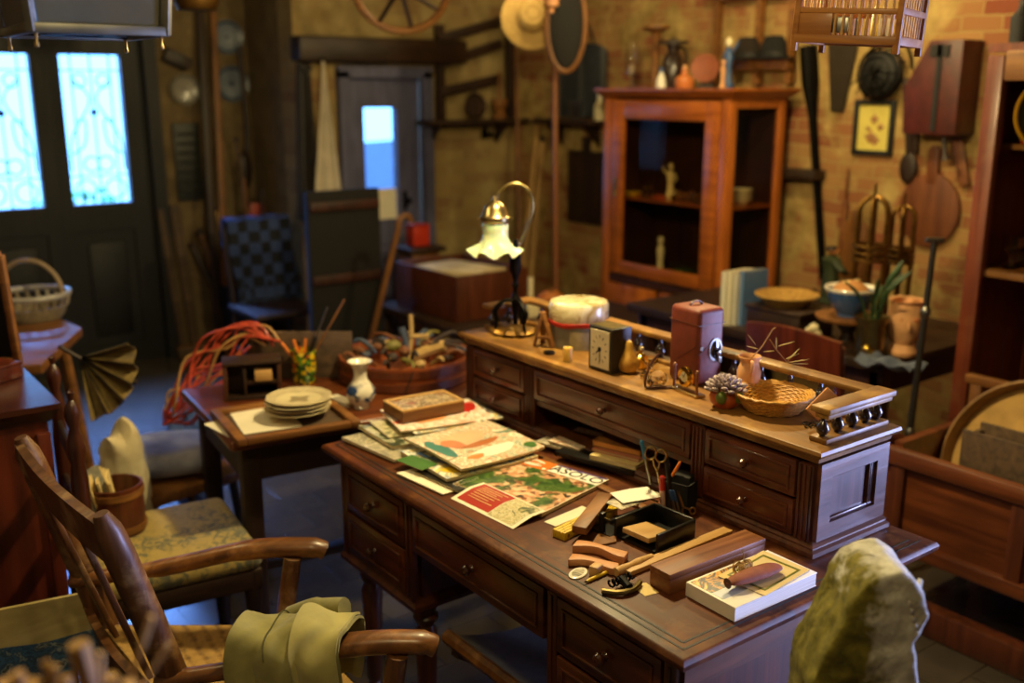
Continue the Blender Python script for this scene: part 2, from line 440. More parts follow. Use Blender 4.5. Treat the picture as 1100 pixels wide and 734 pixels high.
# ---------------------------------------------------------------- room shell
XW, YB, YD = 4.4, 5.8, 6.5
struct('floor', MB().box((1.7, 2.65, -.05), (5.8, 8.1, .1)), M['floor'])
struct('ceiling', MB().box((1.7, 2.65, 2.85), (5.8, 8.1, .1)), M['ceil'])
def holed(u0, u1, z1, holes, place):
    """a wall from u0 to u1 with rectangular holes (u, u, z, z)"""
    b = MB(); u = u0
    for (a, c, z0, zt) in holes:
        if a > u: place(b, u, a, 0, z1)
        if z0 > 0: place(b, a, c, 0, z0)
        if zt < z1: place(b, a, c, zt, z1)
        u = c
    if u < u1: place(b, u, u1, 0, z1)
    return b
def alongx(y, th):
    return lambda b, a, c, z0, z1: b.box(((a+c)/2, y+th/2, (z0+z1)/2), (c-a, th, z1-z0))
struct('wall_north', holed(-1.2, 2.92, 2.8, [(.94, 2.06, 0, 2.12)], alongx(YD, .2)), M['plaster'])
struct('wall_north_east', holed(2.72, 4.6, 2.8, [(3.02, 3.64, 0, 1.84)], alongx(YB, .2)), M['brickb'])
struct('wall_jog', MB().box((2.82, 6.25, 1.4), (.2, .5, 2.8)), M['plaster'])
def alongy(x, th):
    return lambda b, a, c, z0, z1: b.box((x+th/2, (a+c)/2, (z0+z1)/2), (th, c-a, z1-z0))
struct('wall_east', holed(-1.2, 5.8, 2.8, [(-1.1, -.1, .1, 2.1)], alongy(XW, .2)), M['brick'])
struct('wall_west', MB().box((-1.1, 2.65, 1.4), (.2, 7.7, 2.8)), M['plaster'])
struct('wall_south', MB().box((1.7, -1.3, 1.4), (5.8, .2, 2.8)), M['plaster'])
struct('ground_outside', MB().box((2, 12, -.25), (30, 10.5, .1)), plain('pale_gravel', '#8a8678', .9))
def slope(u, v): return Vector((4.3+u*7, 9+v*3, .3+v*.65+.25*u))
struct('ground_bank_outside', MB().sheet(lambda u, v: slope(u, v), 8, 8, .2), plain('pale_bank', '#68667a', .9))
# window behind the camera
wn = link(bpy.data.objects.new('window_1', None)); wn.location = (4.5, -.6, .1); wn['kind'] = 'structure'
f = MB()
for y in (-1.07, -.6, -.13): f.box((4.52, y, 1.1), (.06, .06, 2.0))
for z in (.14, 2.06): f.box((4.52, -.6, z), (.06, .88, .08))
wpart('window_frame', f, M['doorw'], wn)
wpart('window_pane', MB().box((4.52, -.6, 1.1), (.006, .9, 1.86)), M['pane'], wn)
# double front door, glazed above with wrought scrolls
def leaf(name, x0, x1, p0, p1):
    e = link(bpy.data.objects.new(name, None)); e.location = ((x0+x1)/2, YD+.06, 0); e['kind'] = 'structure'
    z0, z1 = 1.03, 1.915; b = MB()
    alongx(YD+.03, .06)(b, x0, p0, 0, 2.1); alongx(YD+.03, .06)(b, p1, x1, 0, 2.1)
    alongx(YD+.03, .06)(b, p0, p1, 0, .12); alongx(YD+.03, .06)(b, p0, p1, .86, z0); alongx(YD+.03, .06)(b, p0, p1, z1, 2.1)
    b.box(((p0+p1)/2, YD+.06, .48), (p1-p0, .025, .78)); b.box(((p0+p1)/2, YD+.045, .49), (p1-p0-.12, .03, .6), bev=.012)
    wpart('door_leaf', b, M['doorw'], e)
    wpart('glass_pane', MB().box(((p0+p1)/2, YD+.075, (z0+z1)/2), (p1-p0, .005, z1-z0)), M['pane'], e)
    g = MB(); cx = (p0+p1)/2; wd = p1-p0
    def ring(x, z, r, t=.005, n=14): g.tube([(x+r*math.cos(2*PI*i/n), YD+.05, z+r*math.sin(2*PI*i/n)) for i in range(n)], t, 5, True)
    for dx in (-.32, 0, .32): g.bar((cx+dx*wd, YD+.05, z0), (cx+dx*wd, YD+.05, z1), .007, .007)
    for z in (z0+.17, z1-.09): g.bar((p0, YD+.05, z), (p1, YD+.05, z), .007, .007)
    for sx in (-1, 1):
        ring(cx+sx*wd*.25, z0+.085, .06); ring(cx+sx*wd*.12, z0+.24, .045); ring(cx+sx*wd*.2, z1-.15, .04)
        g.tube(spline([(cx+sx*wd*.45, YD+.05, z0+.2), (cx+sx*wd*.4, YD+.05, z0+.4), (cx+sx*.02, YD+.05, z0+.62), (cx+sx*wd*.3, YD+.05, z0+.74)], 6), .005, 5)
        g.tube(spline([(cx+sx*wd*.42, YD+.05, z0+.3), (cx+sx*wd*.2, YD+.05, z0+.36), (cx+sx*wd*.16, YD+.05, z0+.5), (cx+sx*wd*.3, YD+.05, z0+.5)], 6), .005, 5)
    g.ball((cx, YD+.05, z0+.55), .022, 8)
    wpart('scroll_grille', g, M['iron'], e)
    return e
leaf('door_1', .94, 1.4995, 1.05, 1.40); dl = leaf('door_2', 1.5005, 2.06, 1.565, 1.915)
struct('trim_1', MB().box((.93, YD-.01, 1.07), (.08, .05, 2.14)).box((2.08, YD-.01, 1.07), (.08, .05, 2.14)).box((1.5, YD-.01, 2.15), (1.24, .05, .09)), M['doorw'])
# narrow door with a small pane, daylight blue put into its colour
e = link(bpy.data.objects.new('door_3', None)); e.location = (3.33, YB+.05, 0); e['kind'] = 'structure'
b = MB(); ax = alongx(YB+.02, .06)
ax(b, 3.06, 3.19, 0, 1.80); ax(b, 3.43, 3.60, 0, 1.80); ax(b, 3.19, 3.43, 0, .16); ax(b, 3.19, 3.43, .72, .88); ax(b, 3.19, 3.43, 1.60, 1.80)
b.box((3.31, YB+.05, .44), (.24, .025, .58))
wpart('door_leaf', b, M['daylitdoor'], e)
wpart('glass_pane', MB().box((3.31, YB+.055, 1.24), (.24, .005, .74)), M['pane'], e)
wpart('lower_card', MB().box((3.31, YB+.045, .98), (.235, .004, .2)), M['paper'], e, 'pale card filling the bottom of the small pane')
wpart('latch', MB().box((3.47, YB+.005, 1.0), (.02, .03, .12), bev=.004).cyl((3.47, YB+.0, 1.0), .02, .05, 12, (PI/2, 0, 0)), M['iron'], e)
struct('trim_2', MB().box((3.025, YB-.02, .91), (.07, .06, 1.82)).box((3.635, YB-.02, .91), (.07, .06, 1.82)).box((3.33, YB-.02, 1.82), (.68, .06, .07)), M['daylitdoor'])
struct('trim_3', MB().box((3.3, YB-.06, 1.95), (1.2, .14, .15), bev=.02), M['dkwoodx'])
# shrub outside the front door
def bush(loc, s, lab):
    b = MB(); rnd = random.Random(int(loc[0]*100))
    for k in range(420):
        p = Vector((rnd.gauss(0, 1), rnd.gauss(0, 1), rnd.gauss(0, 1))); p.normalize(); p *= rnd.uniform(.6, 1)*s
        p.z = abs(p.z)*1.1; u = Vector((rnd.gauss(0, 1), rnd.gauss(0, 1), rnd.gauss(0, 1))).normalized()*.06; q = u.orthogonal()*.5
        b.faces([p-u, p+q, p+u, p-q], [(0, 1, 2, 3)])
    o = thing('garden_shrub', lab, 'shrub', loc)
    b.build('foliage', plain('leaf_green', '#3f8a3a', .6), o, smooth=0)
    MB().tube([(0, 0, 0), (0, .02, s*.5)], .03).build('stem', M['dkwood'], o)
bush((2.35, 8.6, -.2), 1.15, 'green leafy shrub outside the right-hand door pane')
bush((1.1, 11.2, -.2), .9, 'smaller green shrub farther left outside the glazed door')
# ---------------------------------------------------------------- writing desk
DZ, TZ = .77, 1.01
DX0, DX1, DY0, DY1 = 1.155, 1.945, 1.05, 2.415
desk = thing('writing_desk', 'large mahogany pedestal writing desk with worn top and drawers, covered in clutter', 'desk', (1.55, 1.73, 0))
cx, cy = (DX0+DX1)/2, (DY0+DY1)/2
def slab(mb, x0, x1, y0, y1, prof):
    """moulded slab: prof is a list of (outset, z) from the bottom up"""
    rings = [[(x0-o, y0-o, z), (x1+o, y0-o, z), (x1+o, y1+o, z), (x0-o, y1+o, z)] for o, z in prof]
    vs = [v for r in rings for v in r]; fs = [(3, 2, 1, 0)]
    for k in range(len(prof)-1):
        for i in range(4):
            j = (i+1) % 4; fs.append((k*4+i, k*4+j, k*4+4+j, k*4+4+i))
    n = (len(prof)-1)*4; fs.append((n, n+1, n+2, n+3)); return mb.faces(vs, fs)
wpart('tabletop', slab(MB(), DX0+.02, DX1-.02, DY0+.02, DY1-.02, [(-.012, DZ-.045), (-.004, DZ-.040), (.004, DZ-.032), (.012, DZ-.026), (.019, DZ-.018), (.02, DZ-.010), (.016, DZ-.003), (.010, DZ)]), M['desktop'], desk)
g = MB()
for o in (.030, .046):
    for (a, c) in (((DX0+o, DY0+o), (DX0+o, DY1-o)), ((DX0+o, DY0+o), (DX1-o, DY0+o)), ((DX0+o, DY1-o), (DX1-o, DY1-o))):
        g.bar((*a, DZ), (*c, DZ), .0045, .0015)
wpart('inlay_line', g, M['groove'], desk)
FX = 1.2
ped = MB()
Z0, Z1 = .455, DZ-.045
for y0, y1 in ((1.10, 1.465), (2.005, 2.375)):
    ped.box(((FX+1.86)/2+.01, (y0+y1)/2, (Z0+Z1)/2), (1.86-FX-.02, y1-y0, Z1-Z0))
    slab(ped, FX, 1.86, y0-.002, y1+.002, [(0, Z0-.03), (.012, Z0-.026), (.014, Z0-.012), (.004, Z0-.004), (0, Z0+.006)])
ped.box((1.53, 1.735, Z1-.065), (.64, .56, .13))
ped.box((1.85, 1.735, .59), (.02, .6, .27))
wpart('carcass', ped, M['deskz'], desk)
for y in (1.115, 1.45, 2.02, 2.36):
    wpart('stile', MB().box((FX, y, (Z0+Z1)/2), (.02, .032, Z1-Z0), bev=.004).box((FX-.011, y, (Z0+Z1)/2), (.006, .008, Z1-Z0-.02), bev=.002), M['deskz'], desk)
def framed(x0, x1, z0, z1, yy, wx, wz, th):
    b = MB()
    for z in (z0+wz/2, z1-wz/2): b.box(((x0+x1)/2, yy, z), (x1-x0, th, wz))
    for x in (x0+wx/2, x1-wx/2): b.box((x, yy, (z0+z1)/2), (wx, th, z1-z0-2*wz))
    return b
for yy in (1.098, 2.377):
    wpart('end_panel', framed(1.205, 1.855, Z0+.002, Z1-.002, yy, .06, .055, .012), M['deskx'], desk)
def drawer(y0, y1, z0, z1, x, parent, mat, knobs=1, r=.013):
    d = MB(); d.box((x, (y0+y1)/2, (z0+z1)/2), (.02, y1-y0, z1-z0), bev=.004)
    w_, h_ = y1-y0, z1-z0; m = min(.022, h_*.2)
    d.box((x-.011, (y0+y1)/2, z1-m), (.006, w_-2*m+.008, .007), bev=.002); d.box((x-.011, (y0+y1)/2, z0+m), (.006, w_-2*m+.008, .007), bev=.002)
    d.box((x-.011, y0+m, (z0+z1)/2), (.006, .007, h_-2*m), bev=.002); d.box((x-.011, y1-m, (z0+z1)/2), (.006, .007, h_-2*m), bev=.002)
    o = wpart('drawer', d, mat, parent)
    for k in range(knobs):
        yy = (y0+y1)/2 if knobs == 1 else lerp(y0, y1, .25+.5*k)
        wpart('knob', MB().lathe([(0, 0), (r*.75, .0), (r*.5, .005), (r*.45, .009), (r*.95, .014), (r*1.05, .02), (r*.7, .026), (0, .028)], (x-.009, yy, (z0+z1)/2), 14, (0, -PI/2, 0)), M['knob'], o)
zm = (Z0+Z1)/2
for y0, y1 in ((1.135, 1.432), (2.038, 2.342)):
    drawer(y0, y1, zm+.004, Z1-.006, FX-.002, desk, M['desk']); drawer(y0, y1, Z0+.012, zm-.004, FX-.002, desk, M['desk'])
drawer(1.475, 1.995, Z1-.125, Z1-.006, FX-.002, desk, M['desk'])
for x in (1.25, 1.82):
    for y in (1.14, 1.43, 2.04, 2.33):
        wpart('leg', MB().lathe([(0, .0), (.018, 0), (.024, .02), (.020, .035), (.014, .045), (.022, .06), (.026, .20), (.030, .34), (.020, .36), (.032, .375), (.034, .385), (.024, .395), (.030, .41), (.030, .43), (0, .43)], (x, y, 0), 16), M['deskz'], desk)
# ---------------------------------------------------------------- upper drawer section standing on the desk
hutch = thing('desk_hutch', 'mahogany drawer section with pigeonhole and spindle gallery, standing on the desktop', 'desk hutch', (1.78, 1.8, DZ))
UX0, UX1, UY0, UY1 = 1.665, 1.905, 1.175, 2.44
b = MB()
b.box((UX1-.008, (UY0+UY1)/2, (DZ+TZ)/2-.01), (.016, UY1-UY0, TZ-DZ-.04))
for y in (UY0+.01, 1.495, 2.125, UY1-.01): b.box(((UX0+UX1)/2, y, (DZ+TZ)/2-.01), (UX1-UX0, .02, TZ-DZ-.04))
b.box(((UX0+UX1)/2, (UY0+UY1)/2, DZ+.008), (UX1-UX0-.002, UY1-UY0-.002, .012))
b.box(((UX0+UX1)/2, 1.81, .872), (UX1-UX0, .62, .014))
for y0, y1 in ((UY0, 1.495), (2.125, UY1)): b.box(((UX0+UX1)/2+.02, (y0+y1)/2, .88), (UX1-UX0-.05, y1-y0-.03, .19))
b.box(((UX0+UX1)/2+.02, 1.81, .93), (UX1-UX0-.05, .6, .08))
wpart('carcass', b, M['deskz'], hutch)
wpart('base_moulding', slab(MB(), UX0, UX1, UY0, UY1, [(.002, DZ+.0005), (.016, DZ+.002), (.016, DZ+.012), (.010, DZ+.017), (.012, DZ+.022), (.003, DZ+.030), (0, DZ+.032)]), M['deskx'], hutch)
wpart('top_board', slab(MB(), UX0, UX1, UY0, UY1, [(.0, TZ-.036), (.006, TZ-.032), (.008, TZ-.022), (.018, TZ-.017), (.022, TZ-.010), (.02, TZ-.003), (.014, TZ)]), M['deckt'], hutch)
for y in (UY0+.022, 1.495, 2.125, UY1-.022):
    st = MB().box((UX0-.002, y, .885), (.014, .04, .17), bev=.003)
    for dy in (-.012, 0, .012): st.box((UX0-.010, y+dy, .885), (.006, .006, .166), bev=.002)
    wpart('pilaster', st, M['deskz'], hutch)
for y0, y1 in ((UY0+.045, 1.472), (2.148, UY1-.045)):
    drawer(y0, y1, .888, .970, UX0-.002, hutch, M['desk'], 1, .010); drawer(y0, y1, .802, .882, UX0-.002, hutch, M['desk'], 1, .010)
drawer(1.518, 2.102, .884, .970, UX0-.002, hutch, M['desk'], 1, .010)
yy = UY0-.004
ep = framed(UX0+.001, UX1-.001, .803, .974, yy, .04, .034, .012)
for k in range(3): ep.box((UX1-.046-.008*k, yy+.003-.001*k, .89), (.003, .008, .10), bev=.001)
ep.box(((UX0+UX1)/2, yy+.002, .8425), (.165, .008, .006), bev=.002); ep.box(((UX0+UX1)/2, yy+.002, .9385), (.165, .008, .006), bev=.002)
wpart('end_panel', ep, M['deskx'], hutch)
# gallery: low plinth, turned spindles, flat rail
rz = TZ+.072; gx = UX1-.02; gy0, gy1 = UY0+.02, UY1-.02
pl = MB().bar((gx, gy0, TZ+.006), (gx, gy1, TZ+.006), .04, .012, .003).bar((UX0+.02, gy0, TZ+.006), (gx+.02, gy0, TZ+.006), .044, .012, .003).bar((UX0+.06, gy1, TZ+.006), (gx+.02, gy1, TZ+.006), .044, .012, .003)
wpart('gallery_plinth', pl, M['deckt'], hutch)
wpart('gallery_rail', MB().bar((gx, gy0-.02, rz), (gx, gy1+.02, rz), .046, .014, .004).bar((UX0+.015, gy0-.004, rz), (gx+.03, gy0-.004, rz), .05, .0142, .004).bar((UX0+.055, gy1, rz), (gx, gy1, rz), .05, .0142, .004).bar((UX0+.02, gy0-.006, rz-.012), (gx+.025, gy0-.006, rz-.012), .034, .012, .003), M['deckt'], hutch)
sp = [(0, 0), (.011, 0), (.011, .004), (.005, .009), (.007, .014), (.013, .022), (.014, .030), (.009, .040), (.005, .046), (.006, .052), (.0045, .058), (.0045, .066), (0, .066)]
pos = [(gx, lerp(gy0+.06, gy1-.06, k/13)) for k in range(14)]+[(x, gy0) for x in (UX0+.035, UX0+.085, UX0+.135, UX0+.182, UX0+.222)]+[(x, gy1) for x in (UX0+.08, UX0+.14, UX0+.2)]
s0 = None
for x, y in pos:
    if s0 is None: s0 = wpart('spindle', MB().lathe(sp, (x, y, TZ), 12), M['spindle'], hutch); s0p = (x, y)
    else:
        c = s0.copy(); link(c); c.parent = hutch; c.location = (x-s0p[0], y-s0p[1], 0)
# ---------------------------------------------------------------- things on the desktop
def at(px, py, S):
    """point on the pixel's line of sight that is as deep as S"""
    d = ray(px, py); t = (HX*S[0]+HY*S[1])/(HX*d[0]+HY*d[1])
    return Vector((d[0]*t, d[1]*t, EYE+d[2]*t))
def magazine(label, a, b, c, z, th, cover, curl=0.0, cat='magazine', group=None, name='magazine', side=None, bend=0.0, spots=()):
    ctr, ang, w_, h_ = rect(a, b, c, z)
    r = thing(name, label, cat, (ctr.x, ctr.y, z), ang, group)
    def f(u, v):
        return Vector(((u-.5)*w_, (v-.5)*h_, th+curl*(abs(u-.5)*2)**3*(.6+.4*v)+bend*math.sin(v*PI)))
    MB().sheet(lambda u, v: f(u, v)-Vector((0, 0, .0006)), 16, 10, th-.0006).build('pages', side or M['pages'], r)
    MB().sheet(lambda u, v: f(u, v)+Vector(((u-.5)*.002, (v-.5)*.002, .0002)), 16, 10, .0006).build('cover', cover, r)
    for k, (u0, v0, ru, rv, tl, m_) in enumerate(spots):
        ct, st_ = math.cos(tl), math.sin(tl)
        def g(a, b_):
            x, y = ru*b_*math.cos(2*PI*a)*(1+.12*math.sin(6*PI*a)), rv*b_*math.sin(2*PI*a)
            return f(min(.99, max(.01, u0+x*ct-y*st_)), min(.99, max(.01, v0+x*st_+y*ct)))+Vector((0, 0, .0006+.0001*k))
        MB().sheet(g, 24, 3, 0).build('printed_shape', m_, r)
    r['w'] = w_; r['h'] = h_; return r
def flat(name, parent, x0, x1, y0, y1, z, mat, th=.0004):
    return MB().box(((x0+x1)/2, (y0+y1)/2, z+th/2), (x1-x0, y1-y0, th)).build(name, mat, parent)
P1 = printed('cover_portrait', ['#5c4a38', '#d8a884', '#e8d2b8', '#c87048', '#e6e0c8'], 9, seed=1)
P2 = printed('cover_food', ['#c83828', '#e8a080', '#f0e8d8', '#d8885c', '#f0ece0'], 7, seed=2)
P3 = printed('cover_child', ['#6a8a7a', '#e0c8a4', '#f4e8d4', '#c88850', '#eadfc4', '#b8743c', '#f0e4cc'], 6, seed=5, dist=2.0, veil=.1)
P4 = printed('cover_yellow', ['#f0e8d4', '#e8c828', '#f4eedc', '#f0e8d4', '#6a8ab0'], 6, seed=7)
P5 = printed('cover_green', ['#22301c', '#4a5a30', '#d8d0b0', '#2c3a24'], 8, seed=9)
tm = NT('cover_town'); tm.set(Roughness=.4); v_ = tm.coord(); f_ = tm.noise(v_, 30, 5, .8); gr_ = tm.ramp(f_, [(.35, '#1e3814'), (.5, '#3c5c20'), (.62, '#5c7430'), (.7, '#2a4818')])
vo = tm.n('ShaderNodeTexVoronoi'); vo.inputs['Scale'].default_value = 70; tm.l(v_, vo.inputs['Vector']); sc_ = tm.n('ShaderNodeSeparateColor'); tm.l(vo.outputs['Color'], sc_.inputs[0])
ho_ = tm.ramp(sc_.outputs[0], [(0, '#c89068'), (.3, '#e4bc98'), (.55, '#8a5232'), (.7, '#d8a880'), (.88, '#4a3828')], 'CONSTANT'); mk_ = tm.ramp(tm.noise(v_, 11, 3, .5), [(.47, (0, 0, 0)), (.54, (1, 1, 1))]); tm.base(tm.mix(mk_, gr_, ho_)); P6 = tm.m
P7 = printed('cover_grey', ['#8a8474', '#c8bc9c', '#5c5a50', '#e0d4ba'], 8, seed=13)
P8 = printed('cover_dark', ['#100e0c', '#1c1a16', '#2a2620', '#100e0c'], 6, seed=3, paper='#1c1814')
P9 = printed('picture_sunset', ['#14161e', '#d8902c', '#22242e', '#f0c860', '#3a3030'], 9, seed=17, veil=.1, paper='#14161e')
P10 = printed('picture_cottage', ['#3a4a2c', '#a8a070', '#d8d0b0', '#58664a', '#c8b888'], 14, seed=19)
P11 = printed('picture_box_lid', ['#1c1814', '#8a6a4a', '#e0c8a0', '#b04830', '#2a241c'], 9, seed=21, veil=.1)
# pile under the cigar box
magazine('lowest grey magazine of the far pile, nearest the desk edge', (424, 498), (500, 474), (382, 470), DZ+.0006, .008, P7, .004, group='magazines piled on the desk')
magazine('dark green brochure jutting from the left of the far pile', (422, 484), (475, 472), (392, 461), DZ+.010, .009, P5, .006, group='magazines piled on the desk')
magazine('thin green and cream leaflet fanned above the dark green brochure', (418, 472), (476, 462), (397, 455), DZ+.0205, .004, P10, .003, group='magazines piled on the desk')
magazine('white edged magazine with blue corner beneath the red and pink cover', (447, 469), (541, 451), (402, 449), DZ+.026, .005, P4, .004, group='magazines piled on the desk')
magazine('glossy magazine with pink and red cover directly under the wooden picture box', (431, 466), (531, 452), (390, 446), DZ+.033, .006, P2, .003, group='magazines piled on the desk', spots=((.36, .35, .22, .12, .1, plain('peach', '#e09a5c', .4)), (.84, .66, .14, .22, 0, M['red']), (.55, .6, .12, .16, .2, plain('pale_pink', '#ecc4a8', .4))))
# near pile
magazine('white brochure at the very bottom of the near pile by the desk edge', (476, 533), (505, 523), (434, 508), DZ+.0006, .004, M['paper'], .002, group='magazines piled on the desk')
bk = magazine('black brochure with pale handwriting poking out below the pile', (492, 530), (560, 507), (452, 507), DZ+.005, .004, P8, .002, group='magazines piled on the desk')
w_, h_ = bk['w'], bk['h']
q = MB(); rnd = random.Random(4)
for k in range(9):
    x = -w_*.42+k*.0085; q.tube([(x, -h_*.36, 0), (x+.003, -h_*.36+rnd.uniform(.006, .014), 0), (x+.006, -h_*.36+rnd.uniform(0, .006), 0)], .0008, 4)
q.build('handwriting', M['paper'], bk, loc=(0, 0, .0058))
magazine('magazine with yellow and white cover beneath the picture of a child', (480, 519), (578, 494), (424, 491), DZ+.0100, .009, P4, .004, group='magazines piled on the desk', spots=((.22, .2, .16, .12, .1, M['yellow']), (.6, .15, .25, .06, .05, M['paper']), (.15, .6, .1, .14, 0, plain('grey_green', '#7a8a70', .4))))
magazine('small leaflet with bright green edge on the near pile', (453, 506), (470, 500), (436, 492), DZ+.0205, .002, M['green'], .001, cat='leaflet', name='leaflet')
lf = magazine('small leaflet with a blue border on the near pile', (484, 501), (500, 495), (451, 487), DZ+.0235, .002, M['blue'], .001, cat='leaflet', name='leaflet')
flat('inner_panel', lf, -lf['w']*.36, lf['w']*.36, -lf['h']*.4, lf['h']*.4, .0032, P10)
magazine('open glossy magazine picturing a child, topmost of the near pile', (496, 508), (585, 484), (457, 470), DZ+.028, .007, P3, .006, group='magazines piled on the desk', bend=.004, spots=((.12, .52, .09, .26, 0, plain('teal_ink', '#3c7870', .4)), (.47, .66, .30, .17, .1, plain('pink_skin', '#e4b490', .4, var=.08)), (.30, .56, .10, .15, .3, plain('rosy_skin', '#c87c58', .4)), (.55, .44, .24, .055, .12, plain('skin_shadow', '#b06a3c', .4)), (.55, .22, .26, .10, .1, plain('white_dress', '#f2ead8', .4, var=.03)), (.30, .18, .10, .05, .1, plain('orange_sleeve', '#d8843c', .4)), (.92, .12, .06, .07, 0, M['green'])))
# wooden picture box
c, ang, w_, h_ = rect((433, 456), (499, 443), (398, 446), .811)
r = thing('picture_box', 'flat wooden box with a printed picture on its lid on the magazines', 'box', (c.x, c.y, .8125), ang)
MB().box((0, 0, .016), (w_, h_, .032), bev=.002).build('body', M['mid'], r)
b = MB()
for sx in (-1, 1): b.box((sx*(w_/2-.005), 0, .034), (.010, h_, .005), bev=.001)
for sy in (-1, 1): b.box((0, sy*(h_/2-.005), .034), (w_-.02, .010, .005), bev=.001)
b.build('lid_rim', M['pale'], r)
flat('picture', r, -w_/2+.012, w_/2-.012, -h_/2+.012, h_/2-.012, .0322, P11, .001)
# the town magazine with its title
r = magazine('town magazine titled ASOLO with an aerial photo of rooftops and trees', (487, 524), (582, 556), (574, 496), DZ+.0006, .009, M['paper'], .001, name='town_magazine')
W, Hh = r['w'], r['h']; zt = .0100
flat('cover_picture', r, -W*.495, W*.495, -Hh*.5, Hh*.31, zt, P6)
flat('title_band', r, -W*.06, W*.495, Hh*.30, Hh*.475, zt, plain('bright_paper', '#f4f0e4', .4, var=.02))
flat('violet_stripe', r, -W*.06, W*.495, Hh*.475, Hh*.5, zt, plain('violet_ink', '#4a3a88', .4))
flat('orange_block', r, -W*.5, -W*.06, Hh*.29, Hh*.5, zt+.0002, M['orange'])
flat('brick_red_strip', r, W*.05, W*.495, -Hh*.5, -Hh*.46, zt+.0002, plain('brick_red', '#a04a28', .4))
e = MB(); e.tube([(W*(-.28+.13*math.cos(a)), Hh*(.395+.06*math.sin(a)), 0) for a in [PI*(.2+1.65*k/20) for k in range(21)]], [.003+.003*math.sin(PI*k/20) for k in range(21)], 6, flat=.25)
e.tube([(W*(-.28+.07*math.cos(a)), Hh*(.40+.03*math.sin(a)), 0) for a in [PI*(.1-1.5*k/14) for k in range(15)]], .003, 6, flat=.25)
e.cyl((-W*.10, Hh*.32, 0), .006, .0005, 12)
e.build('white_swirl_emblem', plain('bright_paper_ink', '#f4f0e4', .4, var=.02), r, loc=(0, 0, zt+.0012))
letters('title_lettering', 'ASOLO', Hh*.18, M['black'], r, (W*.22, Hh*.398, zt+.0008))
# red flyer leaning on the town magazine
c, ang, w_, h_ = rect((551, 569), (484, 536), (581, 553), DZ)
ang += PI
r = thing('flyer', 'white bordered flyer with red text panel and garden picture beside the town magazine', 'flyer', (c.x, c.y, DZ), ang)
def fz(u, v): return .0015+.0125*max(0, min(1, (1-v)*1.6-.35)) if False else .0015+.0135*max(0., min(1., (v-.02)*1.8))
ZS = lambda u, v: Vector(((u-.5)*w_, (v-.5)*h_, fz(u, v)))
MB().sheet(ZS, 10, 14, .0006).build('sheet', M['paper'], r)
def onfly(name, u0, u1, v0, v1, mat, up=.0008):
    return MB().sheet(lambda a, b_: ZS(lerp(u0, u1, a), lerp(v0, v1, b_))+Vector((0, 0, up)), 8, 12, .0003).build(name, mat, r)
onfly('red_panel', .05, .56, .10, .95, plain('flyer_red', '#a83024', .4, var=.06))
onfly('garden_picture', .57, .95, .06, .95, P10)
tx = MB()
for k in range(7):
    y0 = .82-.085*k; tx.sheet(lambda a, b_, y0=y0, k=k: ZS(lerp(.12, .5-.05*(k % 3), a), y0+.018*b_)+Vector((0, 0, .0013)), 4, 1, .0002)
tx.build('small_print', M['yellowp'], r)
# folding rule, wedge, cards
A, B = on(600, 579, DZ), on(657, 551, DZ); d = B-A; ang = math.atan2(d.y, d.x)
r = thing('folding_rule', 'yellow folding wooden rule, folded up, lying by the town magazine', 'folding rule', A+d*.5, ang); L = d.length
for k in range(4):
    MB().box((0, -.0135+.009*k, .009), (L, .0082, .018), bev=.001).build('blade', M['yellow'], r)
for sx in (-1, 1): MB().cyl((sx*(L/2-.012), -.0185, .009), .004, .037, 10, (-PI/2, 0, 0)).build('rivet', M['brass'], r)
tk = MB()
for k in range(26): tk.box((-L/2+.006+k*(L-.012)/25, -.0135+.009*(k % 4), .0182), (.0008, .006, .0003))
tk.build('scale_marks', M['black'], r)
a, b = on(622, 570, DZ+.030), on(651, 533, DZ+.045)
solo('wood_offcut', MB().bar((0, 0, 0), b-a, .034, .018, .002), M['mid'], 'short brown wood offcut leaning across the yellow folding rule', 'wood block', a)
q = [on(633, 590, DZ), on(662, 584, DZ), on(663, 563, DZ), on(652, 561, DZ)]; q = [(p.x-q[0].x, p.y-q[0].y) for p in q]; o0 = on(633, 590, DZ)
solo('wood_plate', MB().prism(q, .004), M['mid'], 'flat brown wooden plate lying in front of the black tray', 'wood plate', (o0.x, o0.y, DZ+.0004))
magazine('pale postcard with a small photo lying half under the folding rule', (597, 566), (637, 549), (588, 560), DZ+.0004, .0012, M['paper'], 0, cat='postcard', name='postcard')
# black two-part desk tray
Tt = DZ+.046
c, ang, w_, h_ = rect((663, 557), (704, 541), (694, 570), Tt)   # w: along the back wall
p0, p1, p2 = on(663, 557, Tt), on(704, 541, Tt), on(750, 555, Tt)
ux = (p1-p0).normalized(); uy = (p2-p1); ang = math.atan2(ux.y, ux.x)
n = Vector((ux.y, -ux.x, 0)); w_ = (p1-p0).length; h_ = uy.dot(n)
org = Vector((p0.x, p0.y, DZ+.0006))
r = thing('desk_tray', 'black wooden desk tray with open front and papers in its rear compartment', 'desk tray', org, ang)
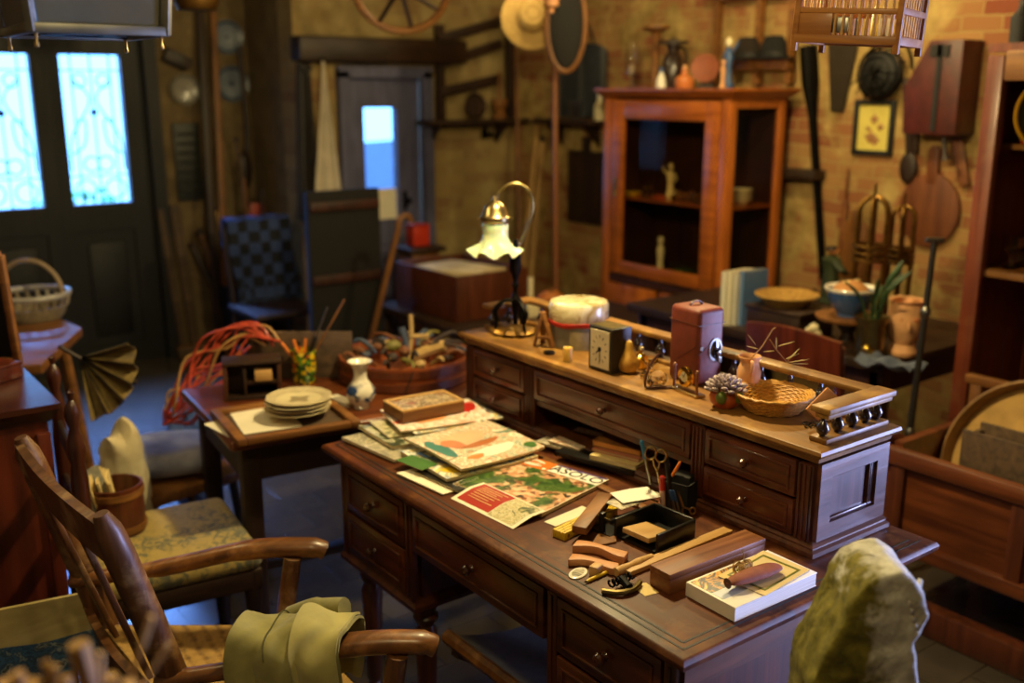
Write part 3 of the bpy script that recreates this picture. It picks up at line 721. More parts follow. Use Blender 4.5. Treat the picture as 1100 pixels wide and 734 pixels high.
# local: x along back wall, -y towards the viewer's right
hh = .045
MB().box((w_/2, -h_/2, .003), (w_, h_, .006)).build('base', M['black'], r)
for nm, bx in (('back_wall', ((w_/2, .003, hh/2), (w_+.006, .007, hh))), ('side_wall', ((w_+.003, -h_/2, hh/2), (.007, h_, hh))), ('front_wall', ((w_*.52, -h_-.003, hh/2), (w_*.98, .008, hh)))):
    MB().box(*bx, bev=.002).build(nm, M['black'], r)
MB().box((-.01, w_*.28, hh/2), (.012, .012, hh+.012), bev=.002).build('corner_post', M['black'], r)
MB().box((w_*.5, .038, .003), (w_+.03, .062, .006)).build('rear_base', M['black'], r)
rb = MB(); 
for x0, y0, x1, y1 in ((-.012, .07, w_+.02, .07), (w_+.02, .07, w_+.02, .01), (-.012, .07, -.012, .01)): rb.bar((x0, y0, hh*.9), (x1, y1, hh*.9), .003, .003)
for x_, y_ in ((-.012, .07), (w_+.02, .07)): rb.bar((x_, y_, .004), (x_, y_, hh*.9), .003, .003)
rb.build('wire_rail', M['brassd'], r)
o = MB().box((w_*.30, -h_*.5, .016), (w_*.62, h_*.7, .012), (0, .12, 0), .002).build('x', M['pale'], loc=org, rz=ang); o.name = 'wooden_wedge'
tag(o, 'pale yellow wooden wedge lying inside the open black tray', 'wood block')
o.location.z += .0045
# papers on rear compartment
def loose(name, lab, cat, a, b, c, z, mat, th=.0008, tilt=0):
    ctr, an, ww, hhh = rect(a, b, c, z)
    return solo(name, MB().sheet(lambda u, v: Vector(((u-.5)*ww, (v-.5)*hhh, th+.002*math.sin(u*3)*v)), 6, 6, th), mat, lab, cat, (ctr.x, ctr.y, z), an)
loose('photograph', 'curled photograph lying under the white card on the black tray', 'photograph', (668, 548), (712, 532), (661, 536), DZ+.0475, P7)
wc = loose('white_card', 'white card resting on the rear of the black tray', 'card', (669, 541), (710, 534), (662, 529), DZ+.0525, plain('white_card', '#f2ecdc', .6, var=.02))
# pen cup
pc = on(731, 545, DZ)
r = thing('pen_cup', 'black square pen cup packed with pens and scissors behind the black tray', 'pen cup', (pc.x, pc.y, DZ+.0006), .3)
b = MB()
for sx, sy, a_, c_ in ((-1, 0, .003, .07), (1, 0, .003, .07), (0, -1, .07, .003), (0, 1, .07, .003), (0, 0, .003, .066)): b.box((sx*.0335, sy*.0335, .035), (a_, c_, .07))
b.box((0, 0, .0015), (.068, .068, .003)); b.build('cup', M['blackm'], r)
MB().box((.01, .0, .05), (.04, .05, .06), bev=.003).build('sorting_block', M['blackm'], r)
base = Vector((pc.x, pc.y, DZ))
def stick(name, lab, cat, px0, py0, px1, py1, rad, mat, tip=None, dd=0, group=None):
    S = base+Vector((HX, HY, 0))*dd
    a, b = at(px0, py0, S), at(px1, py1, S); d = b-a; L = d.length
    o = thing(name, lab, cat, a, 0, group); o.rotation_mode = 'QUATERNION'; o.rotation_quaternion = d.to_track_quat('Z', 'Y')
    MB().lathe([(0, 0), (rad*.8, 0), (rad, .004), (rad, L*.62), (rad*.92, L*.62), (rad*.92, L-.004), (rad*.5, L), (0, L)], seg=10).build('barrel', mat, o)
    if tip: MB().lathe([(0, L*.6), (rad*1.15, L*.6), (rad*1.15, L*.97), (rad*.7, L*1.01), (0, L*1.01)], seg=10).build('cap', tip, o)
    return o
stick('pen', 'blue pen with a clear barrel, tallest in the black pen cup', 'pen', 699, 520, 689, 474, .0042, M['pewter'], M['bluep'], -.01, 'pens in the cup')
stick('glue_stick', 'white glue stick with red cap standing in the black pen cup', 'glue stick', 712, 548, 711, 512, .0065, plain('pinkish_white', '#d8b0a0', .4), M['red'], -.045)
stick('pen', 'black marker pen standing right of the red capped glue stick', 'pen', 722, 545, 716, 492, .0055, M['black'], M['black'], -.02, 'pens in the cup')
stick('pen', 'silver pen with blue end low in the front of the pen cup', 'pen', 726, 553, 720, 527, .0035, M['pewter'], M['blue'], -.05, 'pens in the cup')
stick('pen', 'second silver blue-ended pen leaning right in the front of the cup', 'pen', 731, 556, 723, 527, .0032, M['pewter'], M['blue'], -.05, 'pens in the cup')
stick('pencil', 'orange pencil leaning right at the back of the pen cup', 'pencil', 722, 512, 731, 496, .004, M['orange'], None, .0)
def scissors(lab, S, ring1, ring2, pivot, tip, rr, m=M['brass']):
    S = base+Vector((HX, HY, 0))*S
    c1, c2, pv, tp = at(*ring1, S), at(*ring2, S), at(*pivot, S), at(*tip, S)
    o = thing('scissors', lab, 'scissors', tp)
    X = Vector((RX, RY, 0)); Z = Vector((0, 0, 1))
    for c_, s_ in ((c1, 1), (c2, -1)):
        b = MB(); b.tube([c_+X*(rr*.8*math.cos(2*PI*i/16))+Z*(rr*math.sin(2*PI*i/16)) for i in range(16)], .0022, 6, True)
        st_ = c_+(pv-c_).normalized()*rr
        b.tube([st_, lerp(st_, pv, .5)+X*.002*s_, pv, tp+X*.002*s_], [.0024, .0026, .003, .0006], 6)
        wpart('blade', b, m, o)
    wpart('pivot_screw', MB().ball(pv, .0035, 8), M['brassd'], o)
scissors('gold scissors with a large ring handle upright in the pen cup', -.03, (710, 490), (699, 487), (706, 506), (712, 540), .0155)
scissors('small gold scissors low at the right of the pen cup', -.055, (744, 549), (734, 557), (734, 545), (728, 528), .008)
# books in the pigeonhole
def pbook(lab, a, b, c, z, th, cov, pg, grp='books and papers in the pigeonhole', name='book'):
    ctr, an, ww, hhh = rect(a, b, c, z)
    r = thing(name, lab, 'book', (ctr.x, ctr.y, z), an, grp)
    MB().box((0, 0, th/2), (ww-.004, hhh-.004, th-.003)).build('pages', pg, r)
    MB().box((0, 0, th-.001), (ww, hhh, .002), bev=.0006).box((0, 0, .001), (ww, hhh, .002), bev=.0006).box((0, hhh/2-.001, th/2), (ww, .002, th-.004)).build('cover', cov, r)
    return r
z0 = DZ+.0155
pbook('black ring binder at the bottom of the stack in the pigeonhole', (680, 512), (712, 494), (607, 484), z0, .012, M['black'], M['black'], name='binder')
pbook('cream paperback with red dots above the black binder', (683, 506), (710, 490), (642, 489), z0+.0125, .013, M['yellowp'], M['pages'])
pbook('slim pink book below the orange-brown one in the pigeonhole', (686, 497), (712, 482), (641, 482), z0+.026, .008, plain('pink_cover', '#c07a5c', .5), M['pages'])
pbook('thick orange-brown book on top of the pigeonhole stack', (688, 491), (712, 476), (644, 475), z0+.0345, .017, M['mid'], plain('orange_edge', '#c8863c', .6))
magazine('magazine with grey cover lying deep in the left of the pigeonhole', (613, 487), (640, 473), (590, 470), z0, .006, P7, .003, group='papers lying in the pigeonhole')
magazine('dark photo magazine resting over the grey one in the pigeonhole', (622, 485), (655, 470), (602, 470), z0+.011, .005, P1, .002, group='papers lying in the pigeonhole')
A, B = on(578, 492, DZ), on(692, 548, DZ); d = B-A
solo('batten', MB().bar((0, 0, .004), d+Vector((0, 0, .004)), .022, .007, .001), M['mid'], 'thin wooden slat lying along the foot of the drawer section', 'slat', (A.x, A.y, DZ+.0006))
# carved beech pieces, plaque, pencil, corkscrew
def carved(lab, p, q, wv, hgt, bow):
    a, b = on(*p, DZ), on(*q, DZ); d = b-a; an = math.atan2(d.y, d.x); L = d.length
    n_ = 18; up = [(L*i/n_, wv*(.5+.18*math.cos(2*PI*i/n_))+bow*math.sin(PI*i/n_*1.4)) for i in range(n_+1)]
    lo = [(L*i/n_, -wv*(.5+.12*math.cos(2.5*PI*i/n_))+bow*math.sin(PI*i/n_*1.4)) for i in range(n_, -1, -1)]
    return solo('carved_ornament', MB().prism(up+lo, hgt, bev=.0025), M['pink'], lab, 'carved wood', (a.x, a.y, DZ+.0008), an, 'carved beech pieces')
carved('pale carved beech piece with a squared end, farther of the two', (617, 592), (674, 603), .024, .018, .010)
carved('pale carved beech piece with rounded tip, nearer of the two', (612, 606), (664, 615), .024, .016, .008)
c = on(621, 617, DZ)
r = thing('plaque', 'small oval plaque with grey picture and white rim near the desk edge', 'plaque', (c.x, c.y, DZ+.0006), .4)
MB().lathe([(0, 0), (.026, 0), (.027, .002), (.025, .003), (0, .003)], seg=24, sy=.62).build('rim', M['white'], r)
MB().lathe([(0, .0031), (.019, .0031), (.019, .0036), (0, .0036)], seg=24, sy=.58).build('picture', P7, r)
c = on(640, 618, DZ); solo('wood_cube', MB().box((0, 0, .011), (.024, .02, .022), (0, 0, .3), .003), M['pale'], 'small pale wood block beside the oval plaque', 'wood block', (c.x, c.y, DZ+.0006))
def rod(name, lab, cat, p, q, rad, mat, z=0, prof=None, tip=None):
    a, b = on(*p, DZ), on(*q, DZ); d = b-a; L = d.length
    o = thing(name, lab, cat, (a.x, a.y, DZ+rad+z+.0006)); o.rotation_mode = 'QUATERNION'; o.rotation_quaternion = d.to_track_quat('Z', 'Y')
    MB().lathe(prof(L) if prof else [(0, 0), (rad*.2, 0), (rad, .012), (rad, L), (0, L)], seg=12).build('shaft', mat, o)
    if tip: MB().lathe([(0, -.0008), (rad*.3, -.0008), (rad*.55, .005), (0, .006)], seg=8).build('point', tip, o)
    return o
rod('pencil', 'short yellow pencil lying beside the carved beech pieces', 'pencil', (628, 628), (661, 613), .004, M['yellow'], 0, tip=M['black'])
rod('wooden_spindle', 'pale turned wooden peg lying behind the iron corkscrew', 'peg', (661, 620), (700, 603), .010, M['pale'], 0, lambda L: [(0, 0), (.009, 0), (.010, .01), (.007, L*.4), (.009, L*.6), (.006, L), (0, L)])
c = on(668, 628, DZ)
r = thing('corkscrew', 'dark iron corkscrew with a curved brass grip in front of the rosewood box', 'corkscrew', (c.x, c.y, DZ+.0006))
MB().tube(spline([on(647, 635, DZ+.007)-r.location, on(665, 637, DZ+.008)-r.location, on(680, 633, DZ+.009)-r.location, on(688, 625, DZ+.009)-r.location], 6), [.006]*18+[.005], 8).build('grip', M['brassd'], r)
MB().tube([on(655+24*k/40, 628-10*k/40, DZ+.015)-r.location+Vector((0, .007*math.sin(k*.9), .007*math.cos(k*.9))) for k in range(41)], .0022, 6).build('worm', M['iron'], r)
MB().tube([on(668, 622, DZ+.016)-r.location, on(676, 632, DZ+.012)-r.location], .009, 10).build('barrel', M['iron'], r)
A, B = on(672, 618, DZ), on(782, 573, DZ); d = B-A
solo('wooden_ruler', MB().bar((0, 0, .006), d+Vector((0, 0, .006)), .026, .010, .001), M['pale'], 'pale wooden ruler lying behind the rosewood box', 'ruler', (A.x, A.y, DZ+.0006))
loose('paper_scrap', 'torn yellow paper scrap sticking out under the rosewood box', 'paper', (693, 641), (708, 637), (689, 628), DZ+.0004, M['yellowp'])
c, an, w_, h_ = rect((719, 640), (821, 599), (698, 628), DZ)
r = thing('rosewood_box', 'long reddish brown rosewood box with plain lid in front of the ruler', 'box', (c.x, c.y, DZ+.0008), an)
MB().box((0, 0, .015), (w_, h_, .030), bev=.0015).build('body', M['rose'], r)
MB().box((0, 0, .0365), (w_+.001, h_+.001, .012), bev=.0015).build('lid', M['rose'], r)
# white book with card, sheath and twine on it
c, an, w_, h_ = rect((789, 669), (877, 630), (732, 642), DZ)
r = thing('white_book', 'thick white softback book with a sunset picture at the desk corner', 'book', (c.x, c.y, DZ+.0006), an)
MB().box((0, 0, .014), (w_-.003, h_-.003, .026)).build('pages', M['pagesw'], r)
MB().box((0, 0, .0279), (w_, h_, .0016), bev=.0006).box((0, 0, .0008), (w_, h_, .0016), bev=.0006).box((-w_/2+.0008, 0, .0143), (.0016, h_, .0255)).build('cover', plain('white_cover', '#eee6d6', .35, var=.03), r)
flat('cover_picture', r, -w_/2+.006, w_*.15, h_*.02, h_/2-.006, .0288, P9)
flat('cover_picture', r, -w_/2+.006, w_*.0, -h_*.22, h_*.01, .0288, printed('sky_picture', ['#a8b0b8', '#d8d8d0', '#e8e4d8'], 6, seed=4))
def card(lab, a, b, c_, z):
    c, an, w_, h_ = rect(a, b, c_, z)
    r = thing('greeting_card', lab, 'card', (c.x, c.y, z), an)
    MB().sheet(lambda u, v: Vector(((u-.5)*w_, (v-.5)*h_, .0016+.003*u*v)), 8, 8, .0012).build('card_sheet', M['yellowp'], r)
    b = MB(); t_ = .004
    for x0, x1, y0, y1 in ((.1, .9, .1, .14), (.1, .9, .86, .9), (.1, .14, .14, .86), (.86, .9, .14, .86)):
        b.sheet(lambda u, v: Vector(((lerp(x0, x1, u)-.5)*w_, (lerp(y0, y1, v)-.5)*h_, .0022+.003*lerp(x0, x1, u)*lerp(y0, y1, v))), 6, 6, .0003)
    b.build('green_border', plain('olive_ink', '#6a6a20', .5), r)
card('cream card with olive green border under the leather sheath', (822, 641), (870, 613), (772, 619), DZ+.0302)
c = on(808, 618, DZ+.05); a, b = on(781, 628, DZ+.045), on(838, 608, DZ+.045); d = b-a; an = math.atan2(d.y, d.x); L = d.length
r = thing('leather_sheath', 'soft brown leather sheath lying on the cream card', 'sheath', ((a.x+b.x)/2, (a.y+b.y)/2, DZ+.0352), an)
def sh(v):
    t = (v.x+1)/2; wv = (.55+.42*math.sin(PI*min(1, t*.8)))*math.sqrt((1-min(.999, abs(v.x))**8)/(1-min(.999, abs(v.x))**2)); return Vector((v.x, v.y*wv, v.z*(1.1-.25*t)+.03*math.sin(9*v.x+2)))
MB().ico((0, 0, .0115), (L/2, .021, .0105), 4, sh).build('sheath_body', plain('suede', '#83452c', .75, bump=.3, scale=60), r)
MB().lathe([(0, 0), (.008, 0), (.0105, .002), (.0, .0021)], (-L/2+.003, 0, .0115), 12, (0, -PI/2, 0)).build('mouth', M['leathd'], r, 'dark open mouth of the sheath')
c = on(797, 610, DZ+.05); r = thing('twine_bundle', 'tangled bundle of pale twine with a loose end beside the leather sheath', 'twine', (c.x, c.y, DZ+.0352))
rnd = random.Random(8); b = MB()
for k in range(16):
    a0 = rnd.uniform(0, 6.28); tl = rnd.uniform(-.5, .5); R_ = rnd.uniform(.008, .0135); ox = rnd.uniform(-.016, .016)
    b.tube([(ox+R_*math.cos(2*PI*i/14+a0)*.6, R_*math.sin(2*PI*i/14+a0), .015+R_*.85*math.sin(2*PI*i/14+a0+tl+1.4)) for i in range(14)], .0011, 5, True)
b.build('coil', M['palez'], r)
MB().tube(spline([(0, 0, .016), (.012, .006, .03), (.008, .01, .048)], 5), .0013, 5).build('loose_end', M['palez'], r)
# ---------------------------------------------------------------- things on the drawer section
HZ = TZ+.0006
def ontop(px, py, back=0):
    p = on(px, py, HZ); return Vector((p.x+HX*back, p.y+HY*back, HZ))
# table lamp
S = ontop(556, 356)
r = thing('table_lamp', 'old table lamp with frilled white glass shade on a black ornate foot', 'lamp', S)
Bc = ontop(552, 358)-S
MB().lathe([(0, 0), (.062, 0), (.068, .006), (.06, .012), (.05, .014), (.035, .02), (.014, .026), (0, .027)], Bc, 32, wob=lambda a, k, R, z: (R*(1+.09*math.cos(10*a)*(R > .04)), z+.003*(1+math.cos(10*a))*(R > .045))).build('base', M['bronze'], r)
lg = MB()
for k in range(3):
    a = 2*PI*k/3+.5; ca, sa = math.cos(a), math.sin(a)
    lg.tube(spline([Bc+V(.004*ca, .004*sa, .10), Bc+V(.03*ca, .03*sa, .098), Bc+V(.055*ca, .055*sa, .07), Bc+V(.05*ca, .05*sa, .035), Bc+V(.058*ca, .058*sa, .01)], 6), [.006]*8+[.008]*10+[.004]*7, 8)
lg.build('scrolled_feet', M['iron'], r)
z = lambda py: at(556, py, S).z-TZ
MB().lathe([(0, .02), (.008, .02), (.006, .05), (.012, .09), (.016, .10), (.009, .112), (.006, .13), (.011, .145), (.007, .155), (.008, .165), (.016, .19), (.018, .215), (.014, .245), (.008, .265), (.006, .28), (0, .28)], Bc*.6+V(0, 0, 0), 16, wob=lambda a, k, R, zz: (R*(1+.1*math.cos(5*a+zz*60)), zz)).build('stem', M['iron'], r)
arcp = [at(px, py, S)-S for px, py in ((559, 262), (566, 245), (572, 224), (569, 207), (558, 198), (546, 199), (536, 207), (533, 214))]
MB().tube([Bc*.6+V(0, 0, .27)]+spline(arcp, 6), .0052, 10).build('arm', M['brassd'], r)
sc = at(532, 255, S)-S; pxm = (at(560, 255, S)-at(532, 255, S)).length/28
top = at(532, 216, S).z-S.z; bot = at(532, 275, S).z-S.z
def hz(py): return at(532, py, S).z-S.z
MB().lathe([(0, hz(210)), (.008, hz(211)), (.011, hz(216)), (.024, hz(219)), (.033, hz(224)), (.038, hz(231)), (.044, hz(233)), (.043, hz(237)), (.038, hz(239)), (0, hz(239))], (sc.x, sc.y, 0), 28).build('gallery_cap', M['brass'], r)
for sx in (-1, 1): MB().tube([(sc.x+sx*RX*.042, sc.y+sx*RY*.042, hz(235)), (sc.x+sx*RX*.052, sc.y+sx*RY*.052, hz(235))], .003, 6).build('thumb_screw', M['brass'], r)
shade = NT('milk_glass'); shade.set(Roughness=.25, Subsurface_Weight=.6, Subsurface_Scale=.03, Transmission_Weight=.15); shade.b.inputs['Base Color'].default_value = rgb('#f4e4bc'); shade.b.inputs['Coat Weight'].default_value = .3
def frill(a, k, R, zz):
    f_ = max(0, (R-.042)/.035); return R*(1+.10*f_*math.cos(7*a)), zz+.010*f_*math.cos(7*a)+0
prof = [(.036, hz(239)), (.040, hz(242)), (.038, hz(248)), (.039, hz(255)), (.046, hz(261)), (.058, hz(265)), (.070, hz(268)), (.079, hz(271))]
b = MB().lathe(prof, (sc.x, sc.y, 0), 84, wob=frill); bmesh.ops.solidify(b.bm, geom=b.bm.faces[:], thickness=.0025)
b.build('shade', shade.m, r)
MB().ball((sc.x, sc.y, hz(265)), (.014, .014, .028), 14).build('bulb', plain('frosted_bulb', '#f4efe0', .3, var=.02), r)
# tin with glass-like lid
F0 = ontop(623, 377); R_ = .085; C_ = ontop(623, 377, R_)
r = thing('storage_jar', 'large grey zinc jar with pale lid and red ribbon on the drawer section', 'jar', C_)
h2 = at(623, 342, C_).z-HZ; ht = at(623, 322, C_).z-HZ
MB().lathe([(0, 0), (R_-.004, 0), (R_-.002, .003), (R_-.003, h2-.006), (R_-.006, h2), (0, h2)], seg=40).build('body', plain('grey_zinc', '#847c6c', .5, .25, .3, 10), r)
lid = NT('aged_lid'); lid.set(Roughness=.22, Coat_Weight=.4); f_ = lid.noise(lid.coord(), 22, 6, 1.2, .65); lid.base(lid.ramp(f_, [(.35, '#a88c54'), (.55, '#e0d2a8'), (.75, '#f0e8cc')])); lid.bump(f_, .4, .004)
MB().lathe([(0, h2), (R_-.001, h2+.001), (R_, h2+.006), (R_+.001, ht-.012), (R_-.004, ht-.003), (R_-.014, ht), (0, ht-.001)], seg=40).build('lid', lid.m, r)
MB().lathe([(R_-.002, h2-.012), (R_+.0015, h2-.011), (R_+.002, h2-.001), (R_-.002, h2+.001)], seg=40, wob=lambda a, k, R, z_: (R+.0008*math.sin(9*a), z_+.0015*math.sin(5*a))).build('ribbon', M['red'], r)
ang0 = math.atan2(-HY, -HX)
lb = MB().sheet(lambda u, v: Vector(((R_-.0005)*math.cos(ang0-.35+u*1.5), (R_-.0005)*math.sin(ang0-.35+u*1.5), h2-.022-(.075+.008*math.sin(u*7))*v)), 16, 4, .0006)
lb.build('torn_label', plain('torn_label', '#948868', .8, scale=30, var=.3), r)
# little easel
p = ontop(574, 372); q = ontop(594, 374); ap = at(583, 336, p)
r = thing('easel', 'small brown wooden tripod easel between lamp and zinc jar', 'easel', (p+q)/2)
for e_ in (p, q, (p+q)/2+V(HX, HY, 0)*.05): wpart('leg', MB().bar(e_+V(0, 0, .002), ap+V(0, 0, .002), .016, .008, .001), M['mid'], r)
wpart('crossbar', MB().bar(lerp(p, ap, .3)-V(HX, HY, 0)*.008, lerp(q, ap, .3)-V(HX, HY, 0)*.008, .008, .008, .001), M['mid'], r)
c = ontop(590, 380); solo('lens_cap', MB().cyl((0, 0, 0), .016, .006, 20).cyl((0, 0, .006), .012, .002, 20), M['black'], 'small black round cap lying in front of the easel', 'cap', c)
c = ontop(610, 389, .01); o = thing('candle_stub', 'short yellow candle stub in front of the zinc jar', 'candle', c)
MB().lathe([(0, 0), (.0125, 0), (.0125, .036), (.0115, .038), (.006, .036), (0, .035)], seg=20).build('wax', plain('beeswax', '#d0a848', .4, Subsurface_Weight=.2), o)
MB().tube([(0, 0, .034), (.001, .001, .041)], .0008, 5).build('wick', M['black'], o)
# clock
A, B = ontop(632, 395), ontop(656.5, 403); w_ = (B-A).length; an = math.atan2((B-A).y, (B-A).x); h_ = at(632, 348, A).z-HZ
r = thing('table_clock', 'black box clock with cream square dial in front of the zinc jar', 'clock', (A+B)/2, an); dp = .068
MB().box((0, dp/2, h_/2), (w_, dp, h_), bev=.002).build('case', plain('dark_grey_case', '#2c261c', .4), r)
MB().box((0, -.0008, h_*.5), (w_*.8, .002, h_*.84)).build('dial', plain('pale_dial', '#eedfba', .5, var=.03), r)
hd = MB(); zc = h_*.5
hd.bar((0, -.0025, zc), (.002, -.0025, zc-.033), .0026, .0008, up=(0, 1, 0)).bar((0, -.0025, zc), (-.013, -.0025, zc-.012), .0035, .0008, up=(0, 1, 0)).cyl((0, -.0018, zc), .006, .0012, 14, (PI/2, 0, 0))
hd.build('hands', M['black'], r)
tk = MB()
for k in range(12):
    a = 2*PI*k/12; tk.bar((.022*math.sin(a), -.0022, zc+.030*math.cos(a)), (.029*math.sin(a), -.0022, zc+.038*math.cos(a)), .002, .0006, up=(0, 1, 0))
tk.build('hour_marks', plain('gold_marks', '#6a5020', .4), r)
MB().box((0, dp*.5, h_+.0006), (w_*.85, dp*.8, .0012)).build('brass_top_plate', M['brassd'], r)
# pear
def pearshape(a, k, R, z_): return R*(1+.02*math.sin(2*a+k)), z_
c = ontop(676, 403, .024); h_ = at(676, 364, c).z-HZ; k = h_/.095
r = thing('pear', 'yellow ornamental pear standing beside the box clock', 'pear', c, .3)
pm = NT('pear_skin'); pm.set(Roughness=.35); f_ = pm.noise(pm.coord(), 30, 4); pm.base(pm.ramp(f_, [(.3, '#9a6420'), (.5, '#c8963c'), (.75, '#d8b050')]))
MB().lathe([(0, .001), (.012, .0), (.022, .006), (.0265, .018), (.0265, .028), (.022, .042), (.0155, .055), (.0115, .068), (.010, .080), (.007, .088), (.002, .090), (0, .0895)], seg=20, wob=lambda a, j, R, z_: (R*(1+.02*math.sin(2*a+j)), z_*k)).build('fruit', pm.m, r)
MB().tube([(0, 0, .088*k), (.002, .001, .095*k), (.007, .002, .101*k)], .0016, 6).build('stalk', M['dkwood'], r)
# gilt bottle, stemmed glass, crystal egg with strap
c = ontop(689, 398, .02); r = thing('perfume_bottle', 'small gilt bottle with round stopper behind the pear', 'bottle', c)
MB().lathe([(0, 0), (.016, 0), (.019, .006), (.019, .03), (.012, .037), (.006, .040), (.006, .044), (0, .044)], seg=18).build('body', M['gold'], r)
MB().lathe([(.0, .044), (.007, .045), (.009, .051), (.006, .058), (0, .060)], seg=14).build('stopper', M['brass'], r)
c = ontop(699, 408, .02); r = thing('oil_lamp', 'small amber glass oil lamp with flared cup beside the leather case', 'oil lamp', c)
MB().lathe([(0, 0), (.022, 0), (.024, .004), (.022, .012), (.012, .020), (.006, .024), (.008, .030), (.019, .040), (.021, .052), (.020, .052), (.016, .042), (0, .034)], seg=22).build('glass_body', glass('amber_glass', (1, .85, .5)), r)
MB().lathe([(.0, .034), (.005, .035), (.006, .048), (0, .049)], seg=12).build('burner', M['brassd'], r)
c = ontop(706, 418, .018); r = thing('glass_egg', 'faceted clear glass paperweight lying at the front of the drawer section', 'paperweight', c)
b = MB().ico((0, 0, .0205), (.03, .024, .021), 2); b.build('crystal', M['crystal'], r, smooth=0)
MB().lathe([(0, 0), (.016, 0), (.016, .004), (0, .004)], seg=18).build('gilt_foot', M['gold'], r)
S_ = c
sp_ = spline([at(px, py, S_+V(-.012, -.012, 0)) for px, py in ((708, 380), (700, 390), (694, 404), (693, 413), (697, 419), (710, 420), (725, 418))], 6)
r = thing('leather_strap', 'narrow brown leather strap curling around the glass paperweight', 'strap', sp_[0])
wpart('band', MB().tube([V(p.x, p.y, max(p.z, HZ+.0035)) for p in sp_], .0032, 6), M['leathd'], r)
wpart('buckle', MB().box(V(sp_[-1].x, sp_[-1].y, HZ+.004), (.01, .01, .006), bev=.001), M['brass'], r)
# leather camera case
A, B = ontop(717, 405), ontop(748, 416); w_ = (B-A).length; an = math.atan2((B-A).y, (B-A).x); h_ = at(748, 334, B).z-HZ; dp = .085
r = thing('leather_case', 'upright reddish brown leather camera case with round lens opening', 'case', (A+B)/2, an)
MB().box((0, dp/2, h_/2), (w_, dp, h_), bev=.012, seg=4).build('body', M['leather'], r)
MB().box((0, dp/2, h_*.80), (w_+.002, dp+.002, .0012)).bar((w_/2+.0005, dp*.02, h_*.42), (w_/2+.0005, dp*.55, h_*.56), .0012, .002, up=(1, 0, 0)).bar((-w_*.3, -.0005, h_*.25), (w_*.5, -.0005, h_*.55), .0012, .002, up=(0, 1, 0)).build('seam', M['leathd'], r)
MB().lathe([(.017, 0), (.0215, .0), (.0215, .003), (.017, .003), (.017, 0)], (w_/2-.0005, dp*.66, h_*.46), 32, (0, PI/2, 0), sx=1.35).build('lens_rim', M['pewter'], r)
MB().lathe([(0, .0), (.018, 0), (.017, .002), (.012, .004), (0, .005)], (w_/2-.0004, dp*.66, h_*.46), 24, (0, PI/2, 0), sx=1.35).build('lens', plain('lens_black', '#0c0c0e', .08, coat=.6), r)
MB().bar((w_/2+.007, dp*.72, h_*.44), (w_/2+.006, dp*.82, h_*.28), .012, .003, .002, up=(1, 0, 0)).build('winding_crank', M['steel'], r)
MB().cyl((w_/2-.001, dp*.12, h_*.5), .005, .004, 12, (0, PI/2, 0)).build('snap_button', M['steel'], r)
MB().tube(spline([(-w_*.05, dp*.25, h_-.001), (-w_*.05, dp*.35, h_+.008), (-w_*.05, dp*.6, h_+.009), (-w_*.05, dp*.72, h_-.001)], 6), .004, 6, flat=.6).build('carry_handle', M['leathd'], r)
# small gilt clock between two posts
A, B = ontop(724, 417), ontop(748, 427); an = math.atan2((B-A).y, (B-A).x); w_ = (B-A).length
r = thing('gilt_clock', 'small round gilt clock hung between two bronze posts', 'clock', (A+B)/2, an)
MB().box((0, .004, .003), (w_+.02, .03, .006), bev=.001).build('base', M['brass'], r)
for sx in (-1, 1): MB().lathe([(0, .006), (.004, .006), (.0035, .01), (.0035, .056), (.0055, .058), (.004, .064), (.0, .067)], (sx*w_/2, 0, 0), 12).build('post', M['rose'], r)
b = MB().lathe([(.021, -.006), (.0245, -.005), (.026, 0), (.0245, .005), (.021, .006), (.0, .004)], (0, 0, .040), 28, (PI/2, 0, 0)); b.build('bezel', M['gold'], r)
MB().cyl((0, -.0042, .040), .0205, .001, 28, (PI/2, 0, 0)).build('dial', M['cream'], r)
MB().bar((0, -.0058, .040), (.006, -.0058, .052), .0016, .0006, up=(0, 1, 0)).bar((0, -.0058, .040), (-.007, -.0058, .044), .002, .0006, up=(0, 1, 0)).build('hands', M['black'], r)
# succulent
c = ontop(781, 441, .028); r = thing('potted_succulent', 'grey pink succulent in a round terracotta pot beside the wicker bowl', 'plant', c)
MB().lathe([(0, 0), (.022, 0), (.033, .012), (.036, .024), (.033, .036), (.029, .038), (.027, .034), (0, .031)], seg=24).build('pot', plain('orange_pot', '#b0501c', .4, coat=.2), r)
lf = MB(); rnd = random.Random(3)
for k in range(46):
    a = k*2.4; rr = .006+.036*(k/46)**.7; zz = .064-.022*(k/46)**1.6; tilt = .25+1.0*(k/46)
    ctr = V(rr*math.cos(a), rr*math.sin(a), zz)
    t = bmesh.new(); bmesh.ops.create_icosphere(t, subdivisions=2, radius=1)
    lf._merge(t, Matrix.Translation(ctr) @ Euler((0, tilt, a), 'XYZ').to_matrix().to_4x4() @ Matrix.Diagonal((.0045, .0085, .0125, 1)))
lf.build('rosette', printed('succulent_leaf', ['#6a5a64', '#a8949c', '#c8b4b4', '#7a6a60'], 30, .5, paper='#b8a8a0'), r)
gl = MB()
for a, l_ in ((3.6, .04), (4.9, .045)):
    gl.ico((.034*math.cos(a), .034*math.sin(a), .03), (.012, .014, .016), 2)
gl.build('green_leaf', plain('leaf_olive', '#5a6a1c', .5), r)
